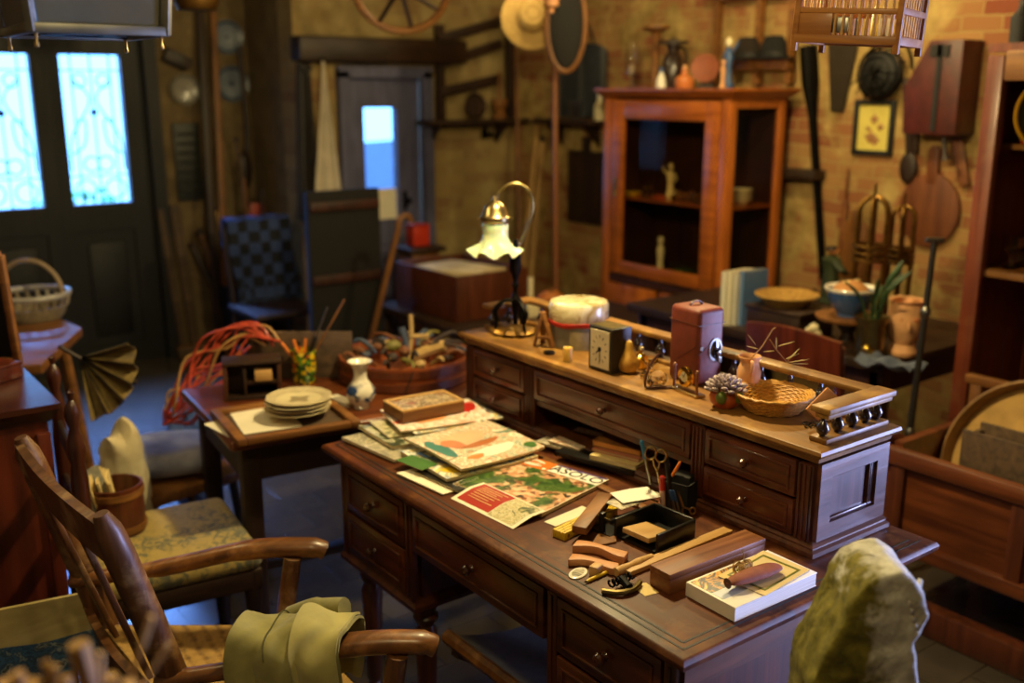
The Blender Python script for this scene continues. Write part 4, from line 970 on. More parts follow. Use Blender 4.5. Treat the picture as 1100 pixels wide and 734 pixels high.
# amphora with twig
c = ontop(803, 426, .0); hj = at(803, 382, c).z-HZ
r = thing('terracotta_jug', 'small pale terracotta jug with two ears holding a dry twig', 'jug', c, .9)
k = hj/.08
MB().lathe([(0, 0), (.018, 0), (.022, .01*k), (.027, .035*k), (.028, .050*k), (.023, .062*k), (.021, .068*k), (.027, .078*k), (.026, .080*k), (.018, .070*k), (.018, .03*k), (0, .02*k)], seg=24).build('body', M['terral'], r)
for sx in (-1, 1): MB().tube(spline([(sx*.024, 0, .072*k), (sx*.034, 0, .073*k), (sx*.037, 0, .062*k), (sx*.027, 0, .050*k)], 6), .0045, 8).build('ear_handle', M['terral'], r)
MB().cyl((.016, -.0215, .028*k), .005, .002, 12, (PI/2, 0, .6)).build('hole', M['blackm'], r)
bs = c+V(0, 0, .06*k)
r = thing('dry_twig', 'dry pale olive twig with narrow leaves standing in the terracotta jug', 'twig', bs)
T = lambda px, py: at(px, py, c)
wpart('stem', MB().tube([bs-V(0, 0, .03), T(806, 386), T(819, 372), T(830, 354), T(833, 352)], [.0018, .0016, .0015, .0012, .0008], 6).tube([T(827, 365), T(834, 376), T(846, 390), T(849, 389)], [.0014, .0013, .0011, .0008], 6), M['palez'], r)
lv = MB()
for a_, b_ in (((812, 371), (803, 359)), ((814, 375), (802, 372)), ((820, 378), (832, 377)), ((834, 376), (834, 362)), ((836, 372), (854, 367)), ((846, 388), (859, 374)), ((846, 390), (869, 386)), ((847, 391), (868, 391)), ((844, 386), (858, 380)), ((806, 380), (795, 376))):
    p, q = T(*a_), T(*b_); m_ = lerp(p, q, .5); lv.tube([p, lerp(p, q, .3), lerp(p, q, .7), q], [.0006, .0022, .0020, .0004], 6, flat=.5)
wpart('leaves', lv, plain('dry_leaf', '#a89860', .7), r)
# wicker bowl
wkb = plain('golden_cane', '#c4903c', .55, var=.35, scale=160, bump=.2)
c = ontop(837, 449, .062); r = thing('wicker_bowl', 'round woven wicker bowl near the right end of the drawer section', 'bowl', c)
zb = at(838, 421, c).z-HZ; Rt = (at(881, 421, c)-at(796, 421, c)).length/2
b = MB().lathe([(0, .001), (.056, .0), (.062, .003), (lerp(.062, Rt, .5), zb*.5), (Rt-.003, zb-.003), (Rt, zb), (Rt-.004, zb+.002), (Rt-.008, zb-.002), (lerp(.058, Rt, .45), zb*.5), (.054, .006), (0, .004)], seg=48)
for k in range(9):
    t_ = k/9; rk = lerp(.0625, Rt-.002, t_); b.tube([(rk*math.cos(2*PI*i/60), rk*math.sin(2*PI*i/60), .004+(zb-.006)*t_+.0012*math.sin(i*PI*.5+k*PI)) for i in range(60)], .0024, 5, True)
    rk -= .006; b.tube([(rk*math.cos(2*PI*i/60), rk*math.sin(2*PI*i/60), .007+(zb-.008)*t_+.0012*math.sin(i*PI*.5+k*PI)) for i in range(60)], .0022, 5, True)
b.build('weave', wkb, r)
MB().tube([(Rt*math.cos(2*PI*i/48), Rt*math.sin(2*PI*i/48), zb+.002*math.sin(i*2.6)) for i in range(48)], .0032, 6, True).build('rim', wkb, r)
solo('key_ring', MB().tube([(.012*math.cos(i*.4), .009*math.sin(i*.4), .003) for i in range(16)], .0016, 6, True).box((.006, -.01, .0025), (.02, .006, .003), (0, 0, .5)), M['iron'], 'dark metal ring lying in the bottom of the wicker bowl', 'ring', (c.x-.006, c.y+.0, HZ+.0045))
# wire brush
Sb = ontop(886, 458); r = thing('wire_brush', 'wooden wire brush with stiff dark bristles leaning on the wicker bowl', 'brush', Sb)
a, b_ = at(872, 446, Sb), at(897, 424, Sb)+V(HX, HY, 0)*.012
d = (b_-a).normalized(); nrm = V(HX, HY, -.45).normalized(); side = d.cross(nrm).normalized(); side = side if side.z < 0 else -side; nrm = side.cross(d).normalized()
wpart('back', MB().bar(a, b_, .036, .013, .002, up=nrm), M['pink'], r)
br = MB(); rnd = random.Random(5)
for i in range(11):
    for j in range(4):
        p = lerp(a, b_, .12+.075*i)+side*.0175+nrm*(-.005+.0033*j)
        br.tube([p, p+side*.022+d*.006+V(rnd.uniform(-.002, .002), 0, rnd.uniform(-.002, .002))], .0007, 4)
wpart('bristles', br, M['iron'], r)
rnd = random.Random(9); c = ontop(872, 457); b = MB()
for k in range(7):
    x, y, rr = rnd.uniform(-.03, .02), rnd.uniform(-.012, .012), rnd.uniform(.006, .011)
    b.tube([(x+rr*math.cos(i*.55+k), y+rr*math.sin(i*.55+k), .002+.0006*(i % 3)) for i in range(10)], .0013, 5)
solo('wire_scraps', b, M['iron'], 'loose dark curls of wire on the drawer section by the brush', 'wire', c)['kind'] = 'stuff'
# ---------------------------------------------------------------- glazed display cabinet
KX0, KX1, KY0, KY1, KZ = 3.85, 4.27, 3.36, 4.27, 1.72
cab = thing('display_cabinet', 'tall orange-brown display cabinet with glazed door and glass side, full of trinkets', 'cabinet', ((KX0+KX1)/2, (KY0+KY1)/2, 0))
c_ = MB()
kz0 = .70
c_.box(((KX0+KX1)/2, (KY0+KY1)/2, kz0-.02), (KX1-KX0, KY1-KY0, .04)).box(((KX0+KX1)/2, (KY0+KY1)/2, .06), (KX1-KX0, KY1-KY0, .12))
c_.box((KX1-.01, (KY0+KY1)/2, .88), (.02, KY1-KY0, 1.6)).box(((KX0+KX1)/2, KY1-.01, .88), (KX1-KX0-.04, .02, 1.6)).box(((KX0+KX1)/2, KY0+.012, .38), (KX1-KX0, .024, .60))
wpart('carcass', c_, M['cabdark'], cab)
wpart('cornice', slab(MB(), KX0, KX1, KY0, KY1, [(0, KZ-.05), (.02, KZ-.04), (.035, KZ-.02), (.045, KZ-.012), (.045, KZ)]), M['cabredh'], cab)
for y in (KY0+.03, KY1-.03): wpart('front_post', MB().box((KX0+.02, y, .86), (.05, .06, 1.62), bev=.004), M['cabred'], cab)
wpart('rear_post', MB().box((KX1-.03, KY0+.015, .86), (.05, .03, 1.62), bev=.004), M['cabred'], cab)
for z in (kz0, KZ-.07): wpart('side_rail', MB().box(((KX0+KX1)/2, KY0+.015, z), (KX1-KX0-.1, .026, .05)), M['cabredh'], cab)
wpart('side_glass', MB().box(((KX0+KX1)/2, KY0+.016, 1.2), (KX1-KX0-.1, .004, .9)), M['paneold'], cab)
dy0, dy1 = KY0+.07, KY1-.07
d_ = MB()
for y in (dy0+.045, dy1-.045): d_.box((KX0+.005, y, (kz0+KZ-.05)/2), (.03, .09, KZ-.05-kz0-.02), bev=.006)
dr = wpart('glazed_door', d_.box((KX0+.005, (dy0+dy1)/2, KZ-.11), (.03, dy1-dy0-.18, .10), bev=.006).box((KX0+.005, (dy0+dy1)/2, kz0+.045), (.03, dy1-dy0-.18, .07), bev=.006), M['cabredh'], cab)
wpart('door_glass', MB().box((KX0+.006, (dy0+dy1)/2, 1.2), (.004, dy1-dy0-.16, .85)), M['paneold'], dr)
wpart('escutcheon', MB().box((KX0-.012, dy1-.04, 1.19), (.004, .025, .10), bev=.001).ball((KX0-.016, dy1-.04, 1.15), .012, 10), M['brassd'], dr)
for y in (lerp(KY0, KY1, .27), lerp(KY0, KY1, .73)):
    q = wpart('lower_door', MB().box((KX0, y, .39), (.03, .38, .52), bev=.004).box((KX0-.014, y, .39), (.012, .26, .40), bev=.005), M['cabred'], cab)
    wpart('knob', MB().ball((KX0-.03, y+.15, .45), .014, 10), M['knob'], q)
zsh = onx(705, 212, 4.0).z
wpart('shelf', MB().box(((KX0+KX1)/2+.02, (KY0+KY1)/2, zsh-.008), (KX1-KX0-.08, KY1-KY0-.08, .014)), M['cabredh'], cab)
zb = kz0
def kpt(px, x, z):
    p = onx(px, 200, x); return Vector((x, p.y, z))
def figurine(lab, loc, h, mat, cat='figurine', arms=True, group=None, name='figurine', head=None):
    o = thing(name, lab, cat, loc, random.uniform(0, 6), group); k = h/.2
    b = MB().lathe([(0, 0), (.03*k, 0), (.032*k, .01*k), (.02*k, .03*k), (.017*k, .08*k), (.024*k, .13*k), (.010*k, .155*k), (.006*k, .16*k), (0, .16*k)], seg=14, sy=.8)
    if arms:
        b.tube([(.02*k, 0, .14*k), (.04*k, .0, .15*k), (.055*k, .01*k, .18*k)], [.008*k, .006*k, .004*k], 6).tube([(-.02*k, 0, .14*k), (-.035*k, .0, .11*k), (-.02*k, .02*k, .09*k)], [.008*k, .006*k, .004*k], 6)
    b.build('body', mat, o); MB().ball((0, 0, .178*k), (.016*k, .016*k, .02*k), 10).build('head', head or mat, o)
    return o
def bottle(name, lab, cat, loc, prof, mat, group=None, cap=None, seg=18):
    o = thing(name, lab, cat, loc, 0, group); MB().lathe(prof, seg=seg).build('body', mat, o)
    if cap: MB().lathe(cap[0], seg=14).build('stopper', cap[1], o)
    return o
figurine('pale winged figurine on the shelf of the display cabinet', kpt(720, 4.06, zsh), .19, M['cream'])
figurine('slim white figurine standing at the bottom of the display cabinet', kpt(712, 4.04, zb), .22, M['white'], arms=False)
o = thing('salmon_dish', 'small salmon pink dish on the cabinet shelf', 'dish', kpt(709, 3.94, zsh)); MB().lathe([(0, 0), (.03, 0), (.045, .015), (.042, .016), (0, .006)], seg=20).build('bowl', plain('salmon', '#d8604a', .3), o); MB().lathe([(.0, .0), (.02, -.0), (.02, .004), (0, .004)], seg=16).build('foot', M['white'], o)
random.seed(5)
for i, (px, x) in enumerate(((735, 3.93), (742, 3.97), (749, 3.93), (729, 3.99), (746, 4.05))):
    bottle('glass_cup', 'tiny clear glass cup at the right end of the cabinet shelf', 'glass', kpt(px, x, zsh), [(0, 0), (.018, 0), (.005, .006), (.005, .02), (.02, .03), (.022, .055), (.019, .055), (.016, .033), (0, .026)], M['glass'], 'tiny glasses on the cabinet shelf')
bottle('gilt_cup', 'small gilt cup between the salmon dish and the tiny glasses', 'cup', kpt(725, 3.92, zsh), [(0, 0), (.016, 0), (.018, .01), (.02, .035), (.017, .035), (.014, .01), (0, .008)], M['gold'])
bottle('olive_dish', 'shallow olive dish at the left of the cabinet shelf', 'dish', kpt(680, 3.95, zsh), [(0, 0), (.03, 0), (.05, .02), (.047, .02), (.025, .006), (0, .006)], M['yellow'])
for px, x in ((693, 3.95), (700, 4.0)):
    bottle('glass_vial', 'small clear glass vial behind the salmon dish', 'bottle', kpt(px, x, zsh), [(0, 0), (.012, 0), (.014, .004), (.014, .05), (.006, .06), (.006, .075), (0, .075)], M['glass'], 'glass vials on the cabinet shelf')
for px, x, lab in ((705, 3.93, 'left of the two round brass knobs on the cabinet floor'), (718, 3.93, 'right of the two round brass knobs on the cabinet floor')):
    o = thing('brass_ball', lab, 'ornament', kpt(px, x, zb)); MB().ball((0, 0, .022), .02, 12).build('ball', M['gold'], o); MB().lathe([(0, 0), (.014, 0), (.010, .006), (0, .006)], seg=12).build('foot', M['brassd'], o)
o = thing('wire_basket', 'small green-grey wire basket at the bottom right of the display cabinet', 'basket', kpt(738, 4.03, zb))
b = MB()
for k in range(9): b.bar((-.06+.015*k, -.045, .0), (-.06+.015*k, -.045, .09), .003, .003).bar((-.06+.015*k, .045, .0), (-.06+.015*k, .045, .09), .003, .003)
for z in (.003, .045, .09): b.tube([(-.062, -.046, z), (.062, -.046, z), (.062, .046, z), (-.062, .046, z)], .0025, 5, True)
b.build('wires', M['pewter'], o); MB().box((0, 0, .03), (.11, .08, .05), bev=.005).build('moss', M['green'], o)
for k in range(3):
    o = thing('white_bowl', ['lowest white bowl of the stack behind the cabinet side glass', 'middle white bowl of the stack behind the cabinet side glass', 'topmost white bowl of the stack behind the cabinet side glass'][k], 'bowl', (4.12, 3.50, zsh+.022*k))
    MB().lathe([(0, 0), (.03, 0), (.06, .028), (.062, .034), (.058, .034), (.028, .006), (0, .005)], seg=24).build('bowl_wall', M['white'], o)
    MB().tube([(.0605*math.cos(i*.3), .0605*math.sin(i*.3), .034) for i in range(21)], .0015, 5, True).build('blue_rim', M['blue'], o)
# on top of the cabinet
def ktop(px, x=4.02): p = onx(px, 92, x); return Vector((x, p.y, KZ+.001))
def hgt(px, py, P): return at(px, py, P).z-P.z
p = ktop(678); o = thing('hurricane_glass', 'tall clear glass candle holder at the left end of the cabinet top', 'candle holder', p)
MB().lathe([(0, 0), (.045, 0), (.012, .012), (.010, .06), (.03, .075), (.034, .2), (.026, .25), (.024, .25), (.031, .2), (.027, .078), (0, .07)], seg=24).build('glass_body', M['glass'], o); MB().cyl((0, 0, .073), .012, .05, 14).build('candle', M['cream'], o)
p = ktop(703, 4.1); h = hgt(703, 28, p); bottle('wooden_stand', 'turned wooden stand with a saucer-shaped top on the cabinet', 'stand', p, [(0, 0), (.05, 0), (.05, .012), (.02, .03), (.017, h-.06), (.03, h-.035), (.08, h-.012), (.08, h), (.05, h-.012), (0, h-.02)], M['mid'])
p = ktop(722, 4.1); h = hgt(722, 40, p); o = bottle('dark_jug', 'dark stoneware jug with flat lid behind the pink bottle', 'jug', p, [(0, 0), (.05, 0), (.065, .04), (.068, .09), (.05, h*.62), (.03, h*.7), (.035, h*.85), (0, h*.85)], plain('dark_stoneware', '#2c1c14', .35, coat=.3), cap=([(0, h*.85), (.085, h*.86), (.085, h*.92), (.03, h*.94), (0, h)], M['dkwood']))
MB().tube(spline([(.036, 0, h*.8), (.09, 0, h*.75), (.1, 0, h*.5), (.066, 0, h*.35)], 5), .009, 8).build('handle', M['dkwood'], o)
p = ktop(710, 3.93); bottle('small_bottle', 'small white and blue bottle beside the dark jug on the cabinet', 'bottle', p, [(0, 0), (.025, 0), (.028, .02), (.02, .06), (.010, .075), (.010, .1), (0, .1)], M['white'], cap=([(.0, .085), (.0125, .085), (.0125, .105), (0, .106)], M['blue']))
p = ktop(735, 3.93); bottle('pink_flask', 'squat salmon pink flask at the front of the cabinet top', 'flask', p, [(0, 0), (.04, 0), (.05, .02), (.046, .05), (.018, .07), (.016, .09), (.022, .095), (0, .096)], plain('salmon_glaze', '#c8743c', .3), cap=([(0, .09), (.013, .095), (.009, .115), (0, .116)], M['terral']))
p = ktop(757, 4.12); h = hgt(757, 54, p); o = thing('copper_dish', 'round hammered copper dish standing on edge on the cabinet', 'dish', p, .6)
MB().lathe([(0, .0), (h*.24, .004), (h*.27, .012), (h*.38, .016), (h*.38, .02), (h*.27, .017), (0, .006)], (0, 0, h*.52), 32, (0, -PI/2+.12, 0)).build('dish_plate', plain('copper', '#84401c', .55, .2), o); MB().tube([(.02, 0, 0), (.02, 0, h*.4)], .008, 6).box((.03, 0, .01), (.05, .08, .02)).build('stand', M['dkwood'], o)
for px in (742, 768):
    pass
p = ktop(776, 3.95); figurine('orange figurine with folded arms at the right of the cabinet top', p, .14, M['terral'], arms=False)
p = ktop(781, 4.02); figurine('taller figurine in blue with a cream bonnet on the cabinet', p, .25, M['blue'], head=M['cream'], arms=True)
# rack of wooden frames over the right end of the cabinet
A = ktop(800, 4.2); o = thing('peg_rack', 'dark wooden peg rack on the wall above the cabinet side', 'rack', (4.33, A.y-.15, 1.74))
yr = [onx(px, 50, 4.33).y for px in (770, 815, 850)]
for y in yr: wpart('upright', MB().box((4.33, y, 2.12), (.04, .035, .76)), M['mid'], o)
for z in (1.84, 2.2): wpart('rail', MB().box((4.30, (yr[0]+yr[2])/2, z), (.05, yr[0]-yr[2]+.06, .05)), M['mid'], o)
def hang(name, lab, cat, px, py, x=4.36): p = onx(px, py, x); return thing(name, lab, cat, p)
for px, lab in ((805, 'dark felt hat hanging in the left bay of the peg rack'), (833, 'black felt hat hanging in the right bay of the peg rack')):
    p = onx(px, 62 if px < 820 else 66, 4.28); o = thing('felt_hat', lab, 'hat', (4.26, p.y, 1.866))
    MB().lathe([(0, 0), (.115, 0), (.118, .006), (.075, .012), (.07, .07), (.05, .11), (0, .115)], seg=24, sx=.75).build('crown', plain('black_felt', '#12100e' if px > 820 else '#22180f', .95), o)
    MB().lathe([(.0755, .014), (.0765, .014), (.0755, .034), (.0745, .034)], seg=24, sx=.75).build('band', M['blackm'], o)
# ---------------------------------------------------------------- east wall hangings
WX = XW-.004
def wl(px, py, off=0): p = onx(px, py, WX-off); return p
def wbar(name, lab, cat, a, b, w_, t_, mat, off=.02, kids=None):
    A, B = wl(*a, off), wl(*b, off); o = thing(name, lab, cat, (A+B)/2)
    wpart('blade' if kids is None else kids, MB().bar(A, B, t_, w_, .004, up=(0, 1, 0)), mat, o); return o, A, B
A, B = wl(868, 50, .03), wl(884, 300, .03); o = thing('pole', 'long black iron-bound pole hanging on the wall right of the cabinet', 'pole', B)
wpart('shaft', MB().tube([A, lerp(A, B, .15), lerp(A, B, .3), B], [.045, .045, .022, .02], 10), M['iron'], o)
wpart('hook', MB().tube(spline([B, B+V(0, -.02, -.05), B+V(0, .02, -.1), B+V(0, .05, -.06)], 5), .012, 8), M['iron'], o)
A, B = wl(906, 40, .015), wl(902, 120, .015); o = thing('saw_blade', 'dark tapering saw blade hanging under the bird cage', 'saw', B)
ya, yb = A.y, B.y
b = MB().faces([(WX-.006, ya-.09, A.z), (WX-.006, ya+.09, A.z), (WX-.006, yb+.055, B.z), (WX-.006, yb-.02, B.z), (WX-.016, ya-.09, A.z), (WX-.016, ya+.09, A.z), (WX-.016, yb+.055, B.z), (WX-.016, yb-.02, B.z)], [(0, 1, 2, 3), (7, 6, 5, 4), (0, 4, 5, 1), (1, 5, 6, 2), (2, 6, 7, 3), (3, 7, 4, 0)])
wpart('blade', b, plain('dark_steel', '#3a3024', .5, .5), o); wpart('handle', MB().box((WX-.012, ya, A.z+.06), (.024, .16, .12), bev=.01), M['dkwood'], o)
C_ = wl(945, 79, .05); o = thing('wire_strainer', 'round dark wire strainer hanging above the small framed picture', 'strainer', C_)
b = MB(); R_ = (wl(921, 79).y-wl(969, 79).y)/2
for k in range(7): b.tube([C_+V(.045*math.cos(t_)*math.cos(0)-.01, 0, 0)+V(-.05*math.sin(t_*1), R_*math.cos(t_)*math.cos(PI*k/7), R_*math.cos(t_)*math.sin(PI*k/7)) for t_ in [PI*i/16 for i in range(17)]], .0035, 5)
for rr, dx in ((1, 0), (.85, -.026), (.6, -.04)): b.tube([C_+V(dx, R_*rr*math.cos(2*PI*i/24), R_*rr*math.sin(2*PI*i/24)) for i in range(24)], .006 if rr == 1 else .0035, 6, True)
wpart('wire_bowl', b, M['iron'], o)
wpart('dark_mesh', MB().lathe([(0, 0), (R_*.6, .012), (R_*.9, .04), (R_*.89, .041), (R_*.58, .014), (0, .002)], C_+V(-.045, 0, 0), 24, (0, PI/2, 0)), M['blackm'], o)
wpart('hoop', MB().tube([C_+V(.03, -.02+R_*1.0*math.cos(PI*i/16), .02+R_*1.25*math.sin(PI*i/16)) for i in range(17)], .006, 6), M['iron'], o)
TL, BR = wl(921, 107), wl(959, 168); cy_, cz_ = (TL.y+BR.y)/2, (TL.z+BR.z)/2; fw, fh = TL.y-BR.y, TL.z-BR.z
o = thing('framed_picture', 'small black framed picture of flowers on a yellow ground on the brick wall', 'picture', (WX, cy_, cz_))
for dy in (-1, 1): wpart('frame_side', MB().box((WX-.012, cy_+dy*(fw/2-.012), cz_), (.022, .024, fh), bev=.003), M['blackm'], o)
for dz in (-1, 1): wpart('frame_rail', MB().box((WX-.012, cy_, cz_+dz*(fh/2-.012)), (.022, fw-.048, .024), bev=.003), M['blackm'], o)
wpart('mount', MB().box((WX-.006, cy_, cz_), (.006, fw-.04, fh-.04)), plain('yellow_mount', '#d2c060', .6, var=.05), o)
fl = MB()
for dy, dz, r_ in ((.0, .04, .022), (-.035, .004, .018), (.014, -.045, .03), (-.01, -.06, .024), (.032, -.005, .013)): fl.lathe([(0, 0), (r_, 0), (r_*.6, .003), (0, .003)], (WX-.0092, cy_+dy, cz_+dz), 9, (0, -PI/2, 0), wob=lambda a, k, R, z_: (R*(1+.3*math.cos(5*a)), z_))
wpart('flower_print', fl, printed('flower_ink', ['#6a4a20', '#a8602c', '#c8884c', '#5a5a2a'], 40), o)
A, B = wl(972, 84, .03), wl(976, 170, .03); o = thing('wooden_spoon', 'long dark wooden spoon hanging right of the flower picture', 'spoon', B)
wpart('handle', MB().bar(A, B, .012, .026, .004, up=(0, 1, 0)), M['dkwood'], o); wpart('bowl_end', MB().ball(B-V(0, 0, .045), (.012, .045, .075), 14), M['dkwood'], o)
A, B = wl(982, 84, .03), wl(982, 165, .03); o = thing('wooden_paddle', 'narrow dark wooden paddle beside the long spoon', 'paddle', B); wpart('blade', MB().bar(A, B, .012, .034, .004, up=(0, 1, 0)), M['dkwood'], o)
wpart('cord', MB().tube([A+V(0, -.01, 0), A+V(0, .0, .03), A+V(0, .01, 0)], .003, 5), M['palez'], o)
# dark red hanging box with slanted top
y0, y1 = wl(991, 145).y, wl(1047, 145).y; zt, zb_ = wl(1010, 45).z, wl(1010, 143).z
o = thing('hanging_box', 'dark red slant-topped wooden box hanging high beside the dresser', 'box', (WX, (y0+y1)/2, zb_))
Mx = Matrix(((0, 0, 1, WX-.17), (1, 0, 0, 0), (0, 1, 0, 0), (0, 0, 0, 1)))
wpart('box_body', MB().prism([(y0, zb_), (y0+.01, zb_+.20), (lerp(y0, y1, .38), zt), (y1, zt), (y1, zb_)], .165, Mx, .004), plain('oxblood_wood', '#4c1a10', .5, var=.3), o)
wpart('front_strap', MB().box((WX-.176, lerp(y0, y1, .6), (zt+zb_)/2), (.006, .022, (zt-zb_)*.92)).box((WX-.176, lerp(y0, y1, .6), zt-.045), (.006, .09, .05)), M['blackm'], o)
# cutting boards
def board(lab, px, top, neck, bot, hw, mat, off, name='hanging_cutting_board', round_=True):
    N, Bm = wl(px, neck, off), wl(px, bot, off); T_ = wl(px, top, off); yc = N.y; R_ = (N.z-Bm.z)/2; o = thing(name, lab, 'board', (WX-off, yc, Bm.z))
    Mx = Matrix(((0, 0, 1, WX-off-.011), (1, 0, 0, 0), (0, 1, 0, 0), (0, 0, 0, 1)))
    if round_: pts = [(yc+hw*math.sin(a), Bm.z+R_-R_*math.cos(a)) for a in [2*PI*i/40 for i in range(40)]]
    else: pts = [(yc-hw, Bm.z), (yc+hw, Bm.z), (yc+hw, N.z-.03), (yc+hw*.7, N.z), (yc-hw*.7, N.z), (yc-hw, N.z-.03)]
    wpart('board_blade', MB().prism(pts, .022, Mx, .003), mat, o)
    wpart('handle', MB().prism([(yc-.03, N.z-.05), (yc+.03, N.z-.05), (yc+.027, T_.z-.02), (yc+.012, T_.z), (yc-.012, T_.z), (yc-.027, T_.z-.02)], .024, Mx @ Matrix.Translation((0, 0, -.001)), .003), mat, o)
    return o
hw = (wl(970, 220).y-wl(1035, 220).y)/2
board('large round brown bread board with handle beside the dresser', 1002, 156, 186, 266, hw, wood('bread_board', '#5a2c14', '#8c5026', 'Z', .55), .012)
board('rectangular pale brown board leaning behind the green figurine', 919, 225, 238, 300, .075, M['midz'], .012, round_=False)
A, B = wl(908, 215, .02), wl(903, 268, .02); o = thing('wooden_spatula', 'dark red spatula hanging left of the rectangular board', 'spatula', B); wpart('blade', MB().bar(A, B, .01, .035, .004, up=(0, 1, 0)), M['rose'], o); wpart('handle', MB().bar(A+V(0, 0, .16), A, .01, .016, .004, up=(0, 1, 0)), M['rose'], o)
A, B = wl(1028, 148, .02), wl(1036, 200, .02); o = thing('red_paddle', 'red-brown paddle handle showing below the slant-topped box', 'paddle', B); wpart('blade', MB().bar(A, B, .012, .05, .004, up=(0, 1, 0)), M['rose'], o)
A, B = wl(1014, 148, .10), wl(1016, 172, .10); o = thing('hanging_pestle', 'short dark pestle hanging below the slant-topped box', 'pestle', B); wpart('shaft', MB().tube([A, lerp(A, B, .6), B], [.012, .012, .024], 10), M['dkwood'], o)
A = wl(850, 186, .05); solo('wall_bracket', MB().box((0, 0, 0), (.1, .36, .05), bev=.006), M['dkwoodx'], 'short dark timber bracket on the wall beside the cabinet side', 'bracket', (WX-.051, A.y, A.z))
# ---------------------------------------------------------------- red pine dresser
RX0, RX1, RY0, RY1, RZ = 3.5, 3.98, .55, 1.90, 1.865
o = thing('pine_dresser', 'tall red pine dresser with glazed upper doors at the right edge', 'dresser', (3.74, 1.22, 0))
zs = onx(1080, 296, 3.52).z
b = MB().box((RX1-.01, 1.225, .93), (.02, 1.33, 1.8)).box(((RX0+RX1)/2, RY0+.012, .93), (RX1-RX0, .024, 1.8)).box(((RX0+RX1)/2, RY1-.012, .93), (RX1-RX0-.08, .024, 1.8)).box(((RX0+RX1)/2, 1.225, .05), (RX1-RX0, 1.34, .1)).box(((RX0+RX1)/2, 1.225, RZ-.01), (RX1-RX0+.02, 1.37, .03))
wpart('carcass', b, M['dresser'], o)
wpart('shelf', MB().box(((RX0+RX1)/2, 1.225, zs), (RX1-RX0-.02, 1.3, .025), bev=.003), M['dresserh'], o)
wpart('shelf', MB().box(((RX0+RX1)/2+.03, 1.225, 1.52), (RX1-RX0-.1, 1.3, .018)), M['dresserh'], o)
for y in (RY1-.03, RY0+.03): wpart('front_post', MB().box((RX0, y, .93), (.05, .06, 1.80), bev=.006), M['dresser'], o)
wpart('top_rail', MB().box((RX0, 1.225, RZ-.07), (.048, 1.225, .10), bev=.006), M['dresserh'], o)
wpart('glass_door', MB().box((RX0+.01, 1.225, (zs+RZ-.1)/2), (.004, 1.23, RZ-.14-zs)), M['paneold'], o)
for y in (.94, 1.51):
    q = wpart('lower_door', MB().box((RX0+.02, y, .36), (.03, .55, .52), bev=.004).box((RX0+.008, y, .36), (.012, .33, .38), bev=.004), M['dresser'], o); wpart('knob', MB().ball((RX0-.01, y+(.18 if y < 1.2 else -.18), .4), .016, 10), M['knob'], q)
def dpt(px, x, z): p = onx(px, 200, x); return Vector((x, p.y, z))
p = Vector((3.60, 1.70, 1.53)); q = thing('brass_tray', 'round brass tray standing on edge behind the dresser glass', 'tray', p, .45)
MB().lathe([(0, 0), (.10, 0), (.13, .016), (.125, .02), (.098, .006), (0, .006)], (0, 0, .105), 36, (0, -PI/2+.1, 0)).build('tray_plate', M['blackm'], q); MB().tube([(-.02+.012*math.sin(2*PI*i/36), .127*math.cos(2*PI*i/36), .105+.127*math.sin(2*PI*i/36)) for i in range(36)], .007, 6, True).build('gilt_rim', plain('gilt_edge', '#dcae3c', .3, .3), q)
q.location.z = 1.40 - .105 + .12
q.location.z = zs+.0135+.09; q.location.z = 1.5305 - .16 if False else 1.5305
for px, x in ((1066, 3.62), (1076, 3.68), (1085, 3.6), (1094, 3.66), (1072, 3.78), (1098, 3.78)):
    bottle('wine_glass', 'small clear wine glass on the middle shelf of the dresser', 'glass', V(x, min(1.80, dpt(px, x, 1).y), zs+.0135), [(0, 0), (.028, 0), (.004, .006), (.004, .05), (.026, .07), (.028, .11), (.025, .11), (.022, .073), (0, .06)], M['glass'], 'wine glasses in the dresser')
bottle('storage_tin', 'small red tin on the upper shelf behind the dresser glass', 'tin', dpt(1102, 3.66, 1.5305), [(0, 0), (.04, 0), (.04, .07), (0, .07)], M['red'], cap=([(0, .07), (.042, .07), (.042, .085), (0, .086)], M['brassd']))
p = dpt(1077, 3.62, RZ+.006); bottle('dark_flask', 'dark square-shouldered flask on top of the red pine dresser', 'flask', p, [(0, 0), (.035, 0), (.037, .09), (.02, .11), (.014, .13), (0, .13)], M['blackm'], cap=([(0, .13), (.016, .13), (.016, .15), (0, .15)], M['dkwood']))
